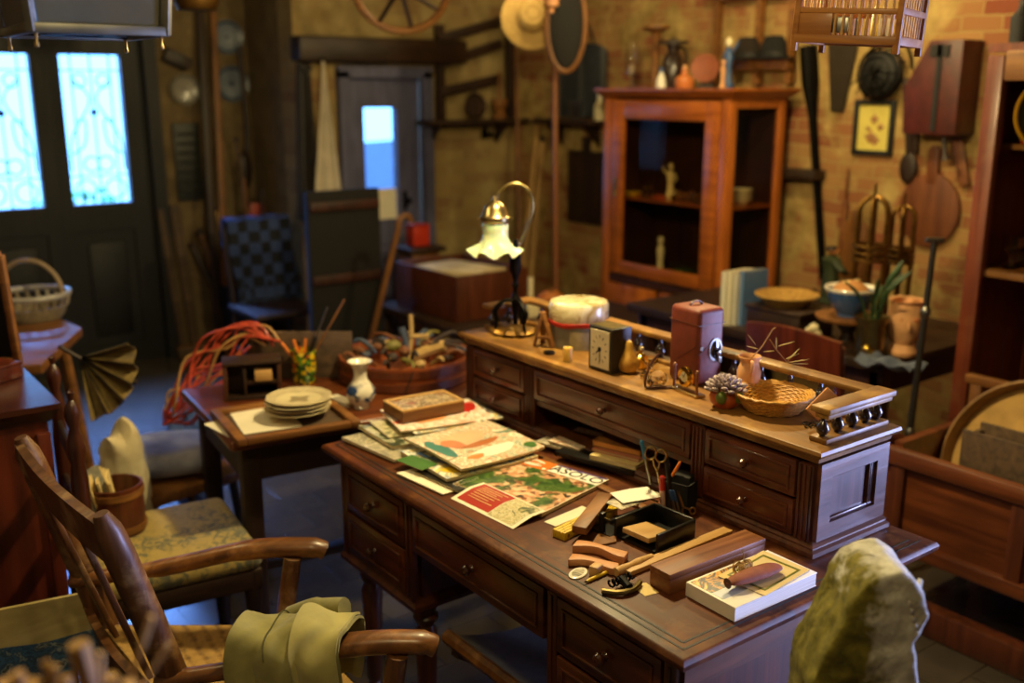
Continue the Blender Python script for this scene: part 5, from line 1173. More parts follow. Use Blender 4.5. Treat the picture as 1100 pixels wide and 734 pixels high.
# ---------------------------------------------------------------- long table in front of the brick wall
TZ2 = .76
o = thing('side_table', 'long dark table crowded with ornaments in front of the brick wall', 'table', (3.55, 2.66, 0))
wpart('table_top', MB().box((3.58, 2.66, TZ2-.02), (.84, 1.34, .04), bev=.006), M['dkwoodx'], o)
wpart('apron', MB().box((3.58, 2.66, TZ2-.09), (.74, 1.24, .10)), M['cabdark'], o)
for x in (3.24, 3.92):
    for y in (2.05, 3.27): wpart('leg', MB().box((x, y, .36), (.06, .06, .72), bev=.006), M['cabdark'], o)
def tp(px, py, z=TZ2+.001): return on(px, py, z)
for k, (px, col, lab) in enumerate(((778, '#e0d8c0', 'tall cream book, leftmost of the upright row on the table'), (784, '#d8d0b8', 'second cream book from the left in the upright row'), (790, '#c8c4b8', 'grey-white book next to the blue one in the upright row'), (797, '#5878a8', 'pale blue book at the right end of the upright row'))):
    p = tp(px, 349); h = at(px, 292 + (k == 2)*3, p).z-TZ2; q = thing('book', lab, 'book', (p.x+.06, p.y, TZ2+.001), 0, 'upright books on the long table')
    MB().box((.0, 0, h/2), (.148, .019, h-.008)).build('pages', M['pages'], q)
    cm = plain('book_cover', col, .5, var=.04)
    MB().box((-.0765, 0, h/2), (.003, .024, h)).box((0, .0112, h/2), (.15, .0016, h)).box((0, -.0112, h/2), (.15, .0016, h)).build('cover', cm, q)
p = tp(822, 362); q = thing('wooden_box', 'dark low wooden box under the shallow straw dish on the table', 'box', (p.x+.12, p.y-.02, TZ2+.001)); MB().box((0, 0, .05), (.22, .26, .10), bev=.004).build('body', M['dkwoodx'], q); MB().box((0, 0, .108), (.235, .275, .016), bev=.004).build('lid', M['dkwoodx'], q)
bx = q.location
q = thing('straw_dish', 'shallow straw dish on the dark low box beside the books', 'dish', (bx.x, bx.y+.02, TZ2+.118)); MB().lathe([(0, 0), (.08, 0), (.125, .04), (.12, .042), (.075, .008), (0, .008)], seg=28).build('weave', M['wicker'], q); MB().tube([(.1235*math.cos(i*.25), .1235*math.sin(i*.25), .041) for i in range(25)], .005, 6, True).build('rim', M['wicker'], q)
for i, (px, py, col, lab) in enumerate(((836, 353, '#c88858', 'small pinkish shell in front of the dark low box'), (845, 350, '#a89058', 'small tan ornament right of the pinkish shell'), (858, 352, '#b89860', 'small round tan bun-shaped ornament left of the white dog'))):
    p = tp(px, py); q = thing('ornament', lab, 'ornament', p); MB().ico((0, 0, .022), (.035, .028, .022), 3, lambda v: Vector((v.x*(1+.15*math.sin(4*v.y)), v.y, v.z))).build('body', plain('ornament_%d' % i, col, .5, var=.25), q); MB().cyl((0, 0, 0), .02, .004, 14).build('foot', M['dkwood'], q)
# dog ornament
p = tp(874, 376); q = thing('dog_figurine', 'small white seated dog figurine at the front of the long table', 'figurine', p, 2.6); h = at(872, 346, p).z-TZ2; k = h/.12
MB().lathe([(0, 0), (.03*k, 0), (.034*k, .02*k), (.026*k, .055*k), (.018*k, .08*k), (0, .085*k)], (-.008*k, 0, 0), 16).ball((.008*k, 0, .093*k), (.022*k, .018*k, .02*k), 12).ball((.03*k, 0, .088*k), (.014*k, .010*k, .009*k), 10).tube([(.02*k, .012*k, .07*k), (.026*k, .013*k, .03*k), (.03*k, .014*k, .004*k)], [.01*k, .008*k, .009*k], 8).tube([(.02*k, -.012*k, .07*k), (.026*k, -.013*k, .03*k), (.03*k, -.014*k, .004*k)], [.01*k, .008*k, .009*k], 8).build('body', M['cream'], q)
for s_ in (-1, 1): MB().ball((0, s_*.018*k, .098*k), (.008*k, .005*k, .016*k), 8).build('ear', M['cream'], q)
# pedestal with bowl, loaf and figurine
p = tp(900, 378, TZ2+.001); zt = at(900, 337, p+V(HX, HY, 0)*.1).z
q = thing('pedestal', 'dark round pedestal stand carrying the blue bowl', 'stand', (p.x+.08, p.y+.02, TZ2+.001)); pc2 = q.location; hh = zt-TZ2
MB().lathe([(0, 0), (.08, 0), (.08, .012), (.03, .03), (.022, hh*.5), (.05, hh-.03), (.06, hh-.012), (0, hh-.012)], seg=24).build('column', M['dkwood'], q); MB().lathe([(0, hh-.012), (.12, hh-.012), (.125, hh), (0, hh)], seg=30).build('plate', M['midz'], q)
q = thing('blue_bowl', 'blue and white bowl holding a brown loaf on the pedestal', 'bowl', (pc2.x, pc2.y, zt+.001)); Rb = (at(870, 315, pc2)-at(925, 315, pc2)).length/2; hb = at(897, 309, pc2).z-zt
MB().lathe([(0, 0), (.045, 0), (.045, .008), (Rb*.8, hb*.5), (Rb*.95, hb-.012), (Rb*.9, hb-.012), (.04, .02), (0, .018)], seg=32).build('bowl_wall', plain('cobalt_glaze', '#34507c', .25, coat=.4), q); MB().lathe([(Rb*.94, hb-.013), (Rb*1.02, hb-.002), (Rb, hb+.002), (Rb*.9, hb-.011)], seg=32).build('rim', M['white'], q)
lz = zt+hb
q = thing('bread_loaf', 'round brown loaf sitting in the blue bowl', 'bread', (pc2.x, pc2.y, zt+.0235)); MB().ico((0, 0, .058), (Rb*.74, Rb*.74, .055), 3, lambda v: Vector((v.x*(1+.05*math.sin(5*v.y+2)), v.y, v.z*(1 if v.z > 0 else .7)))).build('crust', plain('crust', '#b07840', .7, bump=.3), q); MB().bar((-.05, 0, .109), (.05, 0, .109), .012, .006, .002).build('score', M['yellowp'], q)
p = wl(893, 300, .45); zf = TZ2+.001
p = Vector((3.93, onx(893, 290, 3.93).y, zf)); q = thing('saint_figurine', 'figurine of a man in a green coat behind the bowl of bread', 'figurine', p, -2.2); ztop = at(893, 262, p).z-zf; k = ztop
MB().lathe([(0, 0), (.13*k, 0), (.13*k, .04*k), (.10*k, .06*k), (.11*k, .3*k), (.09*k, .5*k), (.11*k, .66*k), (.12*k, .74*k), (.05*k, .80*k), (0, .81*k)], seg=20, sy=.75).tube([(.10*k, 0, .72*k), (.17*k, .04*k, .6*k), (.08*k, .12*k, .5*k)], [.05*k, .045*k, .035*k], 8).tube([(-.10*k, 0, .72*k), (-.17*k, .04*k, .6*k), (-.06*k, .12*k, .5*k)], [.05*k, .045*k, .035*k], 8).build('robe', plain('green_coat', '#2c3418', .6), q)
MB().ball((0, .01*k, .88*k), (.06*k, .06*k, .075*k), 12).build('head', plain('painted_face', '#b0703c', .5), q); MB().ball((0, -.008*k, .915*k), (.063*k, .06*k, .055*k), 12).build('hair', M['dkwood'], q); MB().ball((.01*k, .13*k, .5*k), (.04*k, .03*k, .03*k), 8).build('hands', M['terral'], q); q.scale = (1.8, 1.8, 1)
# brass ball, pot with plant, terracotta head
p = tp(931, 384); q = thing('gilt_ball', 'shiny gilt ball left of the old brass pot', 'ornament', p); MB().ball((0, 0, .03), .028, 14).build('ball', M['gold'], q); MB().cyl((0, 0, 0), .014, .006, 14).build('foot', M['brassd'], q)
p = tp(941, 388); p = p+V(HX, HY, 0)*.08; p.z = TZ2+.001; zt_ = at(940, 340, p).z-TZ2; q = thing('brass_pot', 'old brass pot with folded rim holding green leaves on the table', 'pot', p)
Rp = (at(925, 360, p)-at(957, 360, p)).length/2
MB().lathe([(0, 0), (Rp*.8, 0), (Rp*.9, zt_*.2), (Rp*.95, zt_*.8), (Rp*1.15, zt_*.93), (Rp*1.15, zt_), (Rp, zt_*.97), (Rp*.85, zt_*.75), (0, zt_*.7)], seg=26).build('body', M['brassd'], q)
q2 = thing('pot_plant', 'thin green leaves growing out of the old brass pot', 'plant', p+V(0, 0, zt_*.78)); b = MB(); rnd = random.Random(2)
for k in range(9):
    a = rnd.uniform(0, 6.28); l_ = rnd.uniform(.12, .24); b.tube(spline([(.02*math.cos(a), .02*math.sin(a), 0), (.05*math.cos(a), .05*math.sin(a), l_*.6), (.12*math.cos(a), .12*math.sin(a), l_)], 4), [.004]*5+[.009]*2+[.006, .002], 5, flat=.4)
b.build('leaves', plain('leaf_dark', '#2c4420', .5), q2)
p = tp(976, 385); q = thing('face_pot', 'pale terracotta head-shaped pot standing right of the brass pot', 'pot', p+V(HX, HY, 0)*.06, -2.4); q.location.z = TZ2+.001; h = at(976, 322, q.location).z-TZ2; k = h/.3
MB().lathe([(0, 0), (.07*k, 0), (.075*k, .02*k), (.055*k, .06*k), (.085*k, .11*k), (.10*k, .18*k), (.095*k, .24*k), (.085*k, .28*k), (.10*k, .3*k), (.08*k, .295*k), (.07*k, .26*k), (0, .25*k)], seg=24, wob=lambda a, kk, R, z_: (R*(1+.06*math.sin(3*a+z_*20)), z_)).ball((.098*k, 0, .17*k), (.018*k, .014*k, .03*k), 8).build('head_pot', M['terral'], q)
for s_ in (-1, 1):
    MB().ball((.0, s_*.10*k, .18*k), (.018*k, .012*k, .03*k), 8).build('ear', M['terral'], q); MB().ball((.085*k, s_*.035*k, .205*k), (.012*k, .014*k, .009*k), 8).build('eye', M['terra'], q)
p = tp(962, 400); solo('blue_cloth', MB().sheet(lambda u, v: Vector(((u-.5)*.12, (v-.5)*.22, .012+.012*math.sin(u*9+v*5)+.008*math.sin(v*14))), 14, 18, .004), cloth('blue_cloth', '#2c3448', '#5c6478'), 'crumpled dark blue cloth at the near edge of the long table', 'cloth', (p.x+.05, p.y+.05, TZ2+.005))
# hooped racks
def hoops(lab, px, top, bot, wd, y_off):
    p = tp(px, bot)+V(HX, HY, 0)*y_off; p.z = TZ2+.001; h = at(px, top, p).z-TZ2; R_ = wd*(at(px, 300, p)-at(px+1, 300, p)).length/2
    q = thing('hoop_stand', lab, 'stand', p, .5)
    for k in range(3):
        a = PI*k/3; c, s_ = math.cos(a), math.sin(a)
        MB().tube([(R_*.9*c, R_*.9*s_, 0), (R_*c, R_*s_, h*.5), (R_*1.0*c, R_*1.0*s_, h-R_)]+[(R_*math.cos(t_)*c, R_*math.cos(t_)*s_, h-R_+R_*math.sin(t_)) for t_ in [PI*i/10 for i in range(1, 10)]]+[(-R_*c, -R_*s_, h-R_), (-R_*c, -R_*s_, h*.5), (-R_*.9*c, -R_*.9*s_, 0)], .009, 8).build('hoop', M['bronze'], q)
    for z in (.02, h*.55, h*.6, h*.65): MB().tube([(R_*1.03*math.cos(2*PI*i/20), R_*1.03*math.sin(2*PI*i/20), z) for i in range(20)], .008, 6, True).build('band', M['bronze'], q)
    MB().tube([(0, 0, h*.6), (0, 0, h+.05)], .006, 6).build('finial', M['bronze'], q)
hoops('tall bronze hooped stand behind the old brass pot', 948, 212, 372, 34, .22)
hoops('smaller bronze hooped stand half hidden behind the terracotta head', 984, 222, 366, 26, .24)
p = Vector((3.10, onx(975, 440, 3.1).y, 0)); A = p; B = at(1004, 258, p); q = thing('iron_stand', 'slender iron stand with crossed top leaning by the long table', 'stand', A)
wpart('shaft', MB().tube([A+V(0, 0, .002), lerp(A, B, .5), B], [.013, .012, .010], 10), plain('worn_iron', '#4a4640', .4, .8), q)
wpart('crosspiece', MB().bar(B-V(RX, RY, 0)*.03, B+V(RX, RY, 0)*.03, .016, .016, .003), M['pewter'], q)
for t_ in (.45, .8): wpart('collar', MB().ball(lerp(A, B, t_), (.018, .018, .026), 10), M['pewter'], q)
# chair in front of the table
def backchair(lab, loc, rz, mat, h=.92, w_=.42, name='dining_chair', group=None):
    q = thing(name, lab, 'chair', loc, rz, group)
    for s_ in (-1, 1):
        MB().tube([(-.2, s_*w_/2*.9, 0), (-.19, s_*w_/2*.9, .44), (-.24, s_*w_/2*.95, h-.03)], [.018, .021, .016], 8).build('rear_post', mat, q)
        MB().tube([(.2, s_*w_/2, 0), (.2, s_*w_/2, .44)], [.016, .02], 8).build('front_leg', mat, q)
    MB().box((0, 0, .45), (.43, w_+.02, .035), bev=.012).build('seat', mat, q)
    n_ = 10
    MB().sheet(lambda u, v: Vector((-.232-.02*math.sin(PI*u)+(-.012*v), (u-.5)*w_*1.0, h-.14+.13*v+.02*v*math.sin(PI*u))), 12, 4, .018).build('top_rail', mat, q)
    MB().sheet(lambda u, v: Vector((-.222-.02*math.sin(PI*u), (u-.5)*w_*.92, h-.30+.06*v)), 10, 2, .014).build('middle_rail', mat, q)
    for s_ in (-1, 1): MB().bar((-.19, s_*w_/2*.9, .2), (.2, s_*w_/2*.97, .2), .018, .022, .004).build('stretcher', mat, q)
    return q
p = on(858, 352, .90); backchair('dark red wooden chair with curved top rail in front of the long table', (p.x+.22, p.y, 0), 0, M['redcab'], .90, .40)
# ---------------------------------------------------------------- long chest with sieves
q = thing('dough_chest', 'long open walnut chest with panelled front holding sieves, at the right', 'chest', (3.1, 1.1, 0))
cz = .585; cy0, cy1 = .35, 1.745; cxf, cxb = 2.85, 3.36
b = MB().box((cxf+.015, (cy0+cy1)/2, .42), (.03, cy1-cy0, .32)).box((cxb-.015, (cy0+cy1)/2, .44), (.03, cy1-cy0, .36)).box(((cxf+cxb)/2, cy1-.015, .43), (cxb-cxf-.06, .03, .34)).box(((cxf+cxb)/2, cy0+.015, .43), (cxb-cxf-.06, .03, .34)).box(((cxf+cxb)/2, (cy0+cy1)/2, .27), (cxb-cxf-.062, cy1-cy0-.062, .03))
wpart('trough', b, M['chest'], q)
wpart('top_rail', MB().bar((cxf-.005, cy0-.02, cz-.02), (cxf-.005, cy1+.02, cz-.02), .05, .06, .018), M['chest'], q)
wpart('bottom_rail', MB().bar((cxf-.008, cy0-.02, .27), (cxf-.008, cy1+.02, .27), .04, .05, .014), M['chest'], q)
for y in (.42, .86, 1.30, 1.70): wpart('muntin', MB().box((cxf-.004, y, .42), (.025, .05, .26), bev=.004), M['chestz'], q)
for x in (cxf+.03, cxb-.03):
    for y in (cy0+.04, cy1-.04): wpart('leg', MB().box((x, y, .13), (.05, .05, .26)), M['chestz'], q)
wpart('floor_runner', MB().bar((cxf+.0, cy0, .05), (cxf+.0, cy1+.1, .05), .06, .10, .01), M['chestz'], q)
zt_ = .286
def sieve(lab, px, py, S_, R_, dp, tilt, mat, net):
    c = Vector(S_); q = thing('sieve', lab, 'sieve', c, 0); q.rotation_mode = 'XYZ'; q.rotation_euler = tilt
    b = MB().lathe([(R_-.008, -dp/2), (R_, -dp/2), (R_, dp/2), (R_-.008, dp/2), (R_-.008, -dp/2)], seg=48); b.build('hoop', mat, q)
    MB().lathe([(0, -dp*.1), (R_-.009, -dp*.1), (R_-.009, -dp*.1+.003), (0, -dp*.1+.003)], seg=40).build('mesh', net, q)
    return q
S_ = Vector((3.14, 1.435, .55))
sieve('large round bentwood sieve leaning inside the long chest', 1052, 492, S_, .27, .10, (0, -1.12, -.1), M['sieve'], plain('sieve_skin', '#b8904c', .7, var=.15))
q = thing('seed_box', 'grey-brown open wooden box standing in the long chest before the sieve', 'box', (2.985, 1.305, .287), .02)
for nm, cc, ss in (('front_board', (-.055, 0, .20), (.015, .48, .40)), ('back_board', (.055, 0, .20), (.015, .48, .40)), ('end_panel', (0, .2325, .19), (.095, .015, .38)), ('end_panel', (0, -.2325, .19), (.095, .015, .38)), ('base', (0, 0, .01), (.095, .45, .02))): MB().box(cc, ss, bev=.002).build(nm, M['grey'], q)
p = on(1040, 408, .74); q = thing('plain_frame', 'plain wooden frame standing behind the large sieve', 'frame', (3.30, 1.27, .287));  # just a plain wooden frame standing in the chest
for y in (-.44, .44): MB().box((0, y, .22), (.03, .04, .44), bev=.003).build('side', M['midz'], q)
MB().box((0, 0, .455), (.035, .96, .03), bev=.003).build('top', M['midy'], q)
# ---------------------------------------------------------------- door wall hangings and tools
WY = YD-.004
def wd(px, py, off=0): return ony(px, py, WY-off)
def wallplate(lab, px, py, rpx, base, band, y0=None):
    p = wd(px, py); R_ = rpx*(wd(px+1, py)-p).length; q = thing('wall_plate', lab, 'plate', p)
    MB().lathe([(0, .004), (R_*.62, .004), (R_*.7, .014), (R_, .024), (R_, .028), (R_*.68, .019), (0, .010)], seg=32, rot=(PI/2, 0, 0)).build('plate_body', base, q)
    MB().lathe([(R_*.78, .0205), (R_*.95, .0268), (R_*.95, .0285), (R_*.78, .0225)], seg=32, rot=(PI/2, 0, 0)).build('blue_border', band, q)
    MB().lathe([(0, .0105), (R_*.42, .0105), (R_*.42, .012), (0, .012)], seg=24, rot=(PI/2, 0, 0), wob=lambda a, k, r_, z_: (r_*(1+.25*math.sin(5*a)), z_)).build('centre_motif', band, q)
pw = plain('faience_grey', '#6c7480', .35, var=.1); pb = printed('faience_blue', ['#2c3850', '#48587a', '#7a8498'], 30, .35, paper='#6a7484')
wallplate('upper blue and grey plate hanging on the wall beside the front door', 243, 40, 17, pw, pb)
wallplate('lower blue and grey plate hanging directly under the other one', 248, 90, 18, pw, pb)
wallplate('pale fluted plate hanging left of the two blue plates', 197, 96, 16, plain('pale_grey_plate', '#8a8478', .25, coat=.3), plain('grey_motif', '#5c584c', .4))
A, B = wd(176, 57, .03), wd(203, 70, .03); q = thing('clothes_brush', 'dark brush hanging aslant above the pale fluted plate', 'brush', (A+B)/2)
wpart('back', MB().bar(A, B, .09, .03, .012, up=(0, 1, 0)), M['blackm'], q); wpart('bristles', MB().bar(A+V(0, -.028, 0), B+V(0, -.028, 0), .075, .028, .004, up=(0, 1, 0)), M['dkwood'], q)
A, B = wd(198, 132), wd(205, 215); q = thing('washboard', 'narrow dark ribbed board hanging below the pale plate', 'board', (A+B)/2)
hx = (wd(214, 170)-wd(186, 170)).length/2
wpart('panel', MB().bar(A+V(0, -.015, 0), B+V(0, -.015, 0), hx*2, .024, .004, up=(0, 1, 0)), plain('dark_green_wood', '#1e211b', .5), q)
for k in range(7): wpart('rib', MB().bar(lerp(A, B, .14+.12*k)+V(-hx*.8, -.03, 0), lerp(A, B, .14+.12*k)+V(hx*.8, -.03, 0), .012, .02, .002), M['blackm'], q)
def lean(name, lab, cat, foot, head, r_, mat, flat_=None, y_off=.05, floor=True, group=None, part_='shaft'):
    B = wd(*head, .03); f = on(*foot, .0) if floor else wd(*foot, .06)
    F = Vector((f.x, min(f.y, WY-y_off), .002 if floor else f.z)); q = thing(name, lab, cat, F, 0, group)
    if flat_: wpart(part_, MB().bar(F, B, flat_, r_, .004, up=(0, 1, 0)), mat, q)
    else: wpart(part_, MB().tube([F, lerp(F, B, .5), B], r_, 8), mat, q)
    return q
lean('timber_batten', 'long pale batten leaning on the wall left of the blue plates', 'batten', (246, 386), (228, 2), .03, M['midz'], .04)
lean('timber_batten', 'dark batten leaning tight beside the long pale batten', 'batten', (236, 387), (214, 2), .03, M['dkwood'], .045)
lean('wooden_plank', 'pale narrow plank leaning on the wall close to the front door', 'plank', (190, 378), (172, 225), .02, M['grey'], .04)
lean('wooden_plank', 'grey plank leaning just right of the narrow pale plank', 'plank', (206, 378), (187, 220), .02, M['grey'], .06)
q = thing('threshold_board', 'low pale board lying at the foot of the wall by the front door', 'board', (2.3, WY-.05, 0)); MB().box((0, 0, .035), (.42, .06, .07), bev=.006).build('board_body', M['grey'], q)
MB().box((0, .0, .072), (.42, .064, .006)).build('top_lath', M['midz'], q)
# tool bin
bc = Vector((2.49, 6.22, 0)); q = thing('tool_bin', 'dark blue round bin full of sticks and tools by the wall', 'bin', bc)
zt = at(240, 305, bc).z; Rb = .17
MB().lathe([(0, .002), (Rb*.85, .002), (Rb, zt), (Rb+.008, zt), (Rb+.008, zt+.012), (Rb-.008, zt+.012), (Rb*.84, .02), (0, .02)], seg=28).build('bin_body', plain('navy_metal', '#181c28', .45), q)
MB().tube([(Rb*math.cos(PI*i/10-.3), Rb*math.sin(PI*i/10-.3)-.0, zt*.8+.03*math.sin(PI*i/10)) for i in range(11)], .006, 6).build('handle', M['iron'], q)
rnd = random.Random(6)
for k, (px, py, lab, mat, r_) in enumerate(((216, 250, 'stout tan stick at the left of the dark blue bin', M['midz'], .022), (206, 262, 'dark stick leaning out left of the dark blue bin', M['dkwood'], .018), (232, 225, 'pale handle standing in the middle of the dark blue bin', M['palez'], .014), (262, 190, 'thin brown cane rising from the dark blue bin', M['midz'], .010), (282, 205, 'dark cane slanting right from the dark blue bin', M['dkwood'], .011), (254, 150, 'tallest grey stick in the dark blue bin', M['grey'], .013))):
    F = bc+V(-.09+.036*k, -.05+.02*(k % 3), .03); B = at(px, py, bc+V(0, .04, 0)); B.y = min(B.y, YD-.06); q = thing('stick', lab, 'stick', F); wpart('shaft', MB().tube([F, lerp(F, B, .5)+V(.005, 0, 0), B], r_, 8), mat, q); wpart('grip', MB().ball(B, r_*1.35, 8), M['dkwood'], q)
for px, py, lab in ((266, 265, 'red spade head sticking out at the right of the bin'), (276, 240, 'orange-red hoe blade above the red spade head')):
    B = at(px, py, bc+V(0, .05, 0)); F = bc+V(.09, -.02 if px < 270 else .04, .04); q = thing('spade', lab, 'spade', F); wpart('shaft', MB().tube([F, B], .011, 8), M['midz'], q); wpart('blade', MB().bar(B-V(0, 0, .05), B+V(.01, 0, .13), .1, .012, .004, up=(0, 1, 0)), plain('rust_red', '#8c2a18', .5), q)
A, B = ony(262, 60, 6.2), ony(264, 300, 6.2)
q = thing('hanging_flail', 'dark wooden flail hanging on the wall corner above the bin', 'flail', (2.66, 6.42, 1.2)); 
wpart('shaft', MB().tube(spline([V(2.66, WY-.03, 1.98), V(2.665, WY-.05, 1.4), V(2.62, WY-.05, 1.2), V(2.64, WY-.04, .95)], 5), .018, 8), M['dkwood'], q); wpart('beater', MB().ball((2.63, WY-.06, 1.2), (.05, .03, .13), 10), M['dkwood'], q)
# ---------------------------------------------------------------- back wall
# white cloth and dark hanging behind it
bx = lambda px, py, off=0: ony(px, py, YB-.004-off)
T = bx(348, 70, .17); L, R_ = bx(331, 203, .17), bx(369, 203, .17)
q = thing('hanging_cloth', 'long white cloth hanging from one peg beside the small blue door', 'cloth', T)
def cl(u, v):
    wv = (R_.x-L.x)*(.05+1.0*v); cx_ = lerp(T.x, (L.x+R_.x)/2, v); return Vector((cx_+(u-.5)*wv, YB-.17-.03*math.sin(u*15+1)*v**.6-.02*v, lerp(T.z, L.z-.25, v)))
wpart('folds', MB().sheet(cl, 36, 20, .004), M['whitecl'], q); wpart('loop', MB().tube([T+V(0, 0, -.005), T+V(0, .02, .03)], .008, 6), M['whitecl'], q)
struct('trim_4', MB().tube([(T.x, YB+.0, T.z+.03), (T.x, YB-.17, T.z+.035)], .012, 8), M['iron'])
q = thing('hanging_coat', 'dark brown coat hanging left of the white cloth', 'coat', bx(322, 75, .04))
c0, c1 = bx(318, 70, .03).x, bx(334, 70, .03).x; zt_, zb_ = bx(322, 68).z, bx(322, 235).z
wpart('coat_body', MB().sheet(lambda u, v: Vector((lerp(c0-.04*v, c1+.03*v, u), YB-.03-.02*math.sin(u*12)-.03*math.sin(PI*u), lerp(zt_, zb_, v))), 16, 12, .01), cloth('dark_wool', '#16110d', '#2a2018'), q); wpart('collar', MB().tube([(c0+.02, YB-.06, zt_-.02), ((c0+c1)/2, YB-.07, zt_-.06), (c1-.02, YB-.06, zt_-.02)], .02, 8), cloth('dark_wool_collar', '#120e0b', '#221a14'), q)
# plate shelf with slatted rack
s0, s1 = bx(455, 132, .1), bx(570, 129, .1); zsf = s0.z
q = thing('wall_shelf', 'dark wall shelf under the slatted rack, right of the blue door', 'shelf', ((s0.x+4.36)/2, YB-.09, zsf))
wpart('shelf_board', MB().box(((s0.x+4.38)/2, YB-.094, zsf), (4.38-s0.x, .18, .03), bev=.004), M['dkwoodx'], q)
for x in (s0.x+.1, 4.2): wpart('bracket', MB().prism([(0, 0), (.14, 0), (0, -.14)], .02, Matrix(((0, 0, 1, x), (-1, 0, 0, YB-.005), (0, 1, 0, zsf-.015), (0, 0, 0, 1)))), M['dkwood'], q)
q = thing('plate_rack', 'dark slatted plate rack standing on the wall shelf', 'rack', (4.0, YB-.06, zsf+.016))
for px, lo in ((473, zsf+.016), (548, zsf+.016)):
    x = bx(px, 80, .06).x; wpart('upright', MB().box((x, YB-.06, (zsf+.016+2.12)/2), (.05, .05, 2.12-zsf-.016), bev=.004), M['dkwood'], q)
for (a, b_) in (((472, 42), (566, 24)), ((474, 68), (575, 48)), ((474, 99), (575, 84))):
    A, B = bx(*a, .085), bx(*b_, .085); B.x = min(B.x, 4.2); wpart('slat', MB().bar(A, B, .025, .06, .004), M['dkwood'], q)
def sh(px, off=.10): p = bx(px, 125, off); return Vector((p.x, YB-off, zsf+.016))
p = sh(509, .13); q = thing('dark_pan', 'round dark pan standing on edge at the left of the wall shelf', 'pan', p); MB().lathe([(0, 0), (.07, 0), (.085, .03), (.08, .03), (.065, .006), (0, .006)], (0, 0, .086), 24, (PI/2-.12, 0, 0)).build('pan_body', M['dkwood'], q); MB().bar((.0, .0, .16), (.03, .0, .24), .012, .02, .003).build('handle', M['dkwood'], q)
p = sh(537, .13); bottle('wooden_mortar', 'turned wooden mortar on the wall shelf right of the dark pan', 'mortar', p, [(0, 0), (.045, 0), (.05, .02), (.03, .05), (.05, .08), (.055, .13), (.047, .13), (.04, .09), (0, .08)], M['mid'], cap=([(0, .08), (.014, .09), (.012, .28), (.02, .30), (0, .31)], M['midz']))
q = thing('coat_hook', 'small dark three-pronged coat hook below the wall shelf', 'hook', bx(520, 145)); p = bx(520, 145)
for dx in (-.05, 0, .05): wpart('prong', MB().tube(spline([p+V(0, 0, .02), p+V(dx*.6, -.05, -.0), p+V(dx, -.08, .0), p+V(dx*1.2, -.09, .035)], 4), .009, 6), M['iron'], q)
wpart('plate', MB().box(p+V(0, -.005, .01), (.05, .01, .07), bev=.003), M['iron'], q)
# second shelf on the east wall
ya, yb = onx(583, 130, XW-.09).y, onx(648, 132, XW-.09).y; ya = min(ya, 5.7); zs2 = onx(615, 131, XW-.09).z
q = thing('wall_shelf', 'dark wall shelf with a tumbler and white bottle left of the display cabinet', 'shelf', (XW-.1, (ya+yb)/2, zs2)); wpart('shelf_board', MB().box((XW-.094, (ya+yb)/2, zs2), (.18, ya-yb, .03), bev=.004), M['dkwood'], q)
for y in (ya-.12, yb+.12): wpart('bracket', MB().prism([(0, 0), (.14, 0), (0, -.14)], .02, Matrix(((-1, 0, 0, XW-.005), (0, 0, 1, y), (0, 1, 0, zs2-.015), (0, 0, 0, 1)))), M['dkwood'], q)
p = onx(618, 125, XW-.1); p.z = zs2+.016; bottle('tumbler', 'clear glass tumbler on the wall shelf left of the white bottle', 'glass', p, [(0, 0), (.035, 0), (.045, .12), (.041, .12), (.032, .012), (0, .01)], M['glass'])
p = onx(644, 125, XW-.1); p.z = zs2+.016; bottle('white_bottle', 'white bottle at the right end of the small wall shelf', 'bottle', p, [(0, 0), (.032, 0), (.036, .02), (.034, .09), (.018, .11), (.016, .14), (0, .14)], M['cream'], cap=([(0, .14), (.018, .14), (.018, .16), (0, .16)], M['white']))
p = onx(627, 90, XW-.03); q = thing('dark_apron', 'dark blue-black apron hanging above the small wall shelf', 'apron', p); y0, y1 = onx(602, 90, XW-.03).y, onx(655, 90, XW-.03).y; z0, z1 = zs2+.03, onx(627, 55, XW-.03).z
wpart('cloth', MB().sheet(lambda u, v: Vector((XW-.035-.02*math.sin(u*14), lerp(y0, y1, u), lerp(z1+.05*math.sin(PI*u), z0, v))), 18, 10, .008), cloth('navy_cotton', '#14161c', '#262a34'), q)
wpart('neck_loop', MB().tube(spline([V(XW-.03, lerp(y0, y1, .3), z1+.04), V(XW-.02, lerp(y0, y1, .5), z1+.16), V(XW-.03, lerp(y0, y1, .7), z1+.04)], 5), .006, 6), M['blackm'], q)
p = onx(631, 195, WX); hw_ = (onx(612, 195, WX).y-onx(650, 195, WX).y)/2; zt_, zb_ = onx(631, 152, WX).z, onx(631, 240, WX).z
q = thing('hanging_cutting_board', 'dark rectangular cutting board hanging under the small wall shelf', 'board', (WX-.015, p.y, zb_)); wpart('board_blade', MB().box((WX-.014, p.y, (zb_+zt_)/2-.03), (.024, hw_*2, zt_-zb_-.06), bev=.006), M['dkwood'], q); wpart('handle', MB().box((WX-.014, p.y, zt_-.02), (.026, .07, .10), bev=.008), M['dkwood'], q)
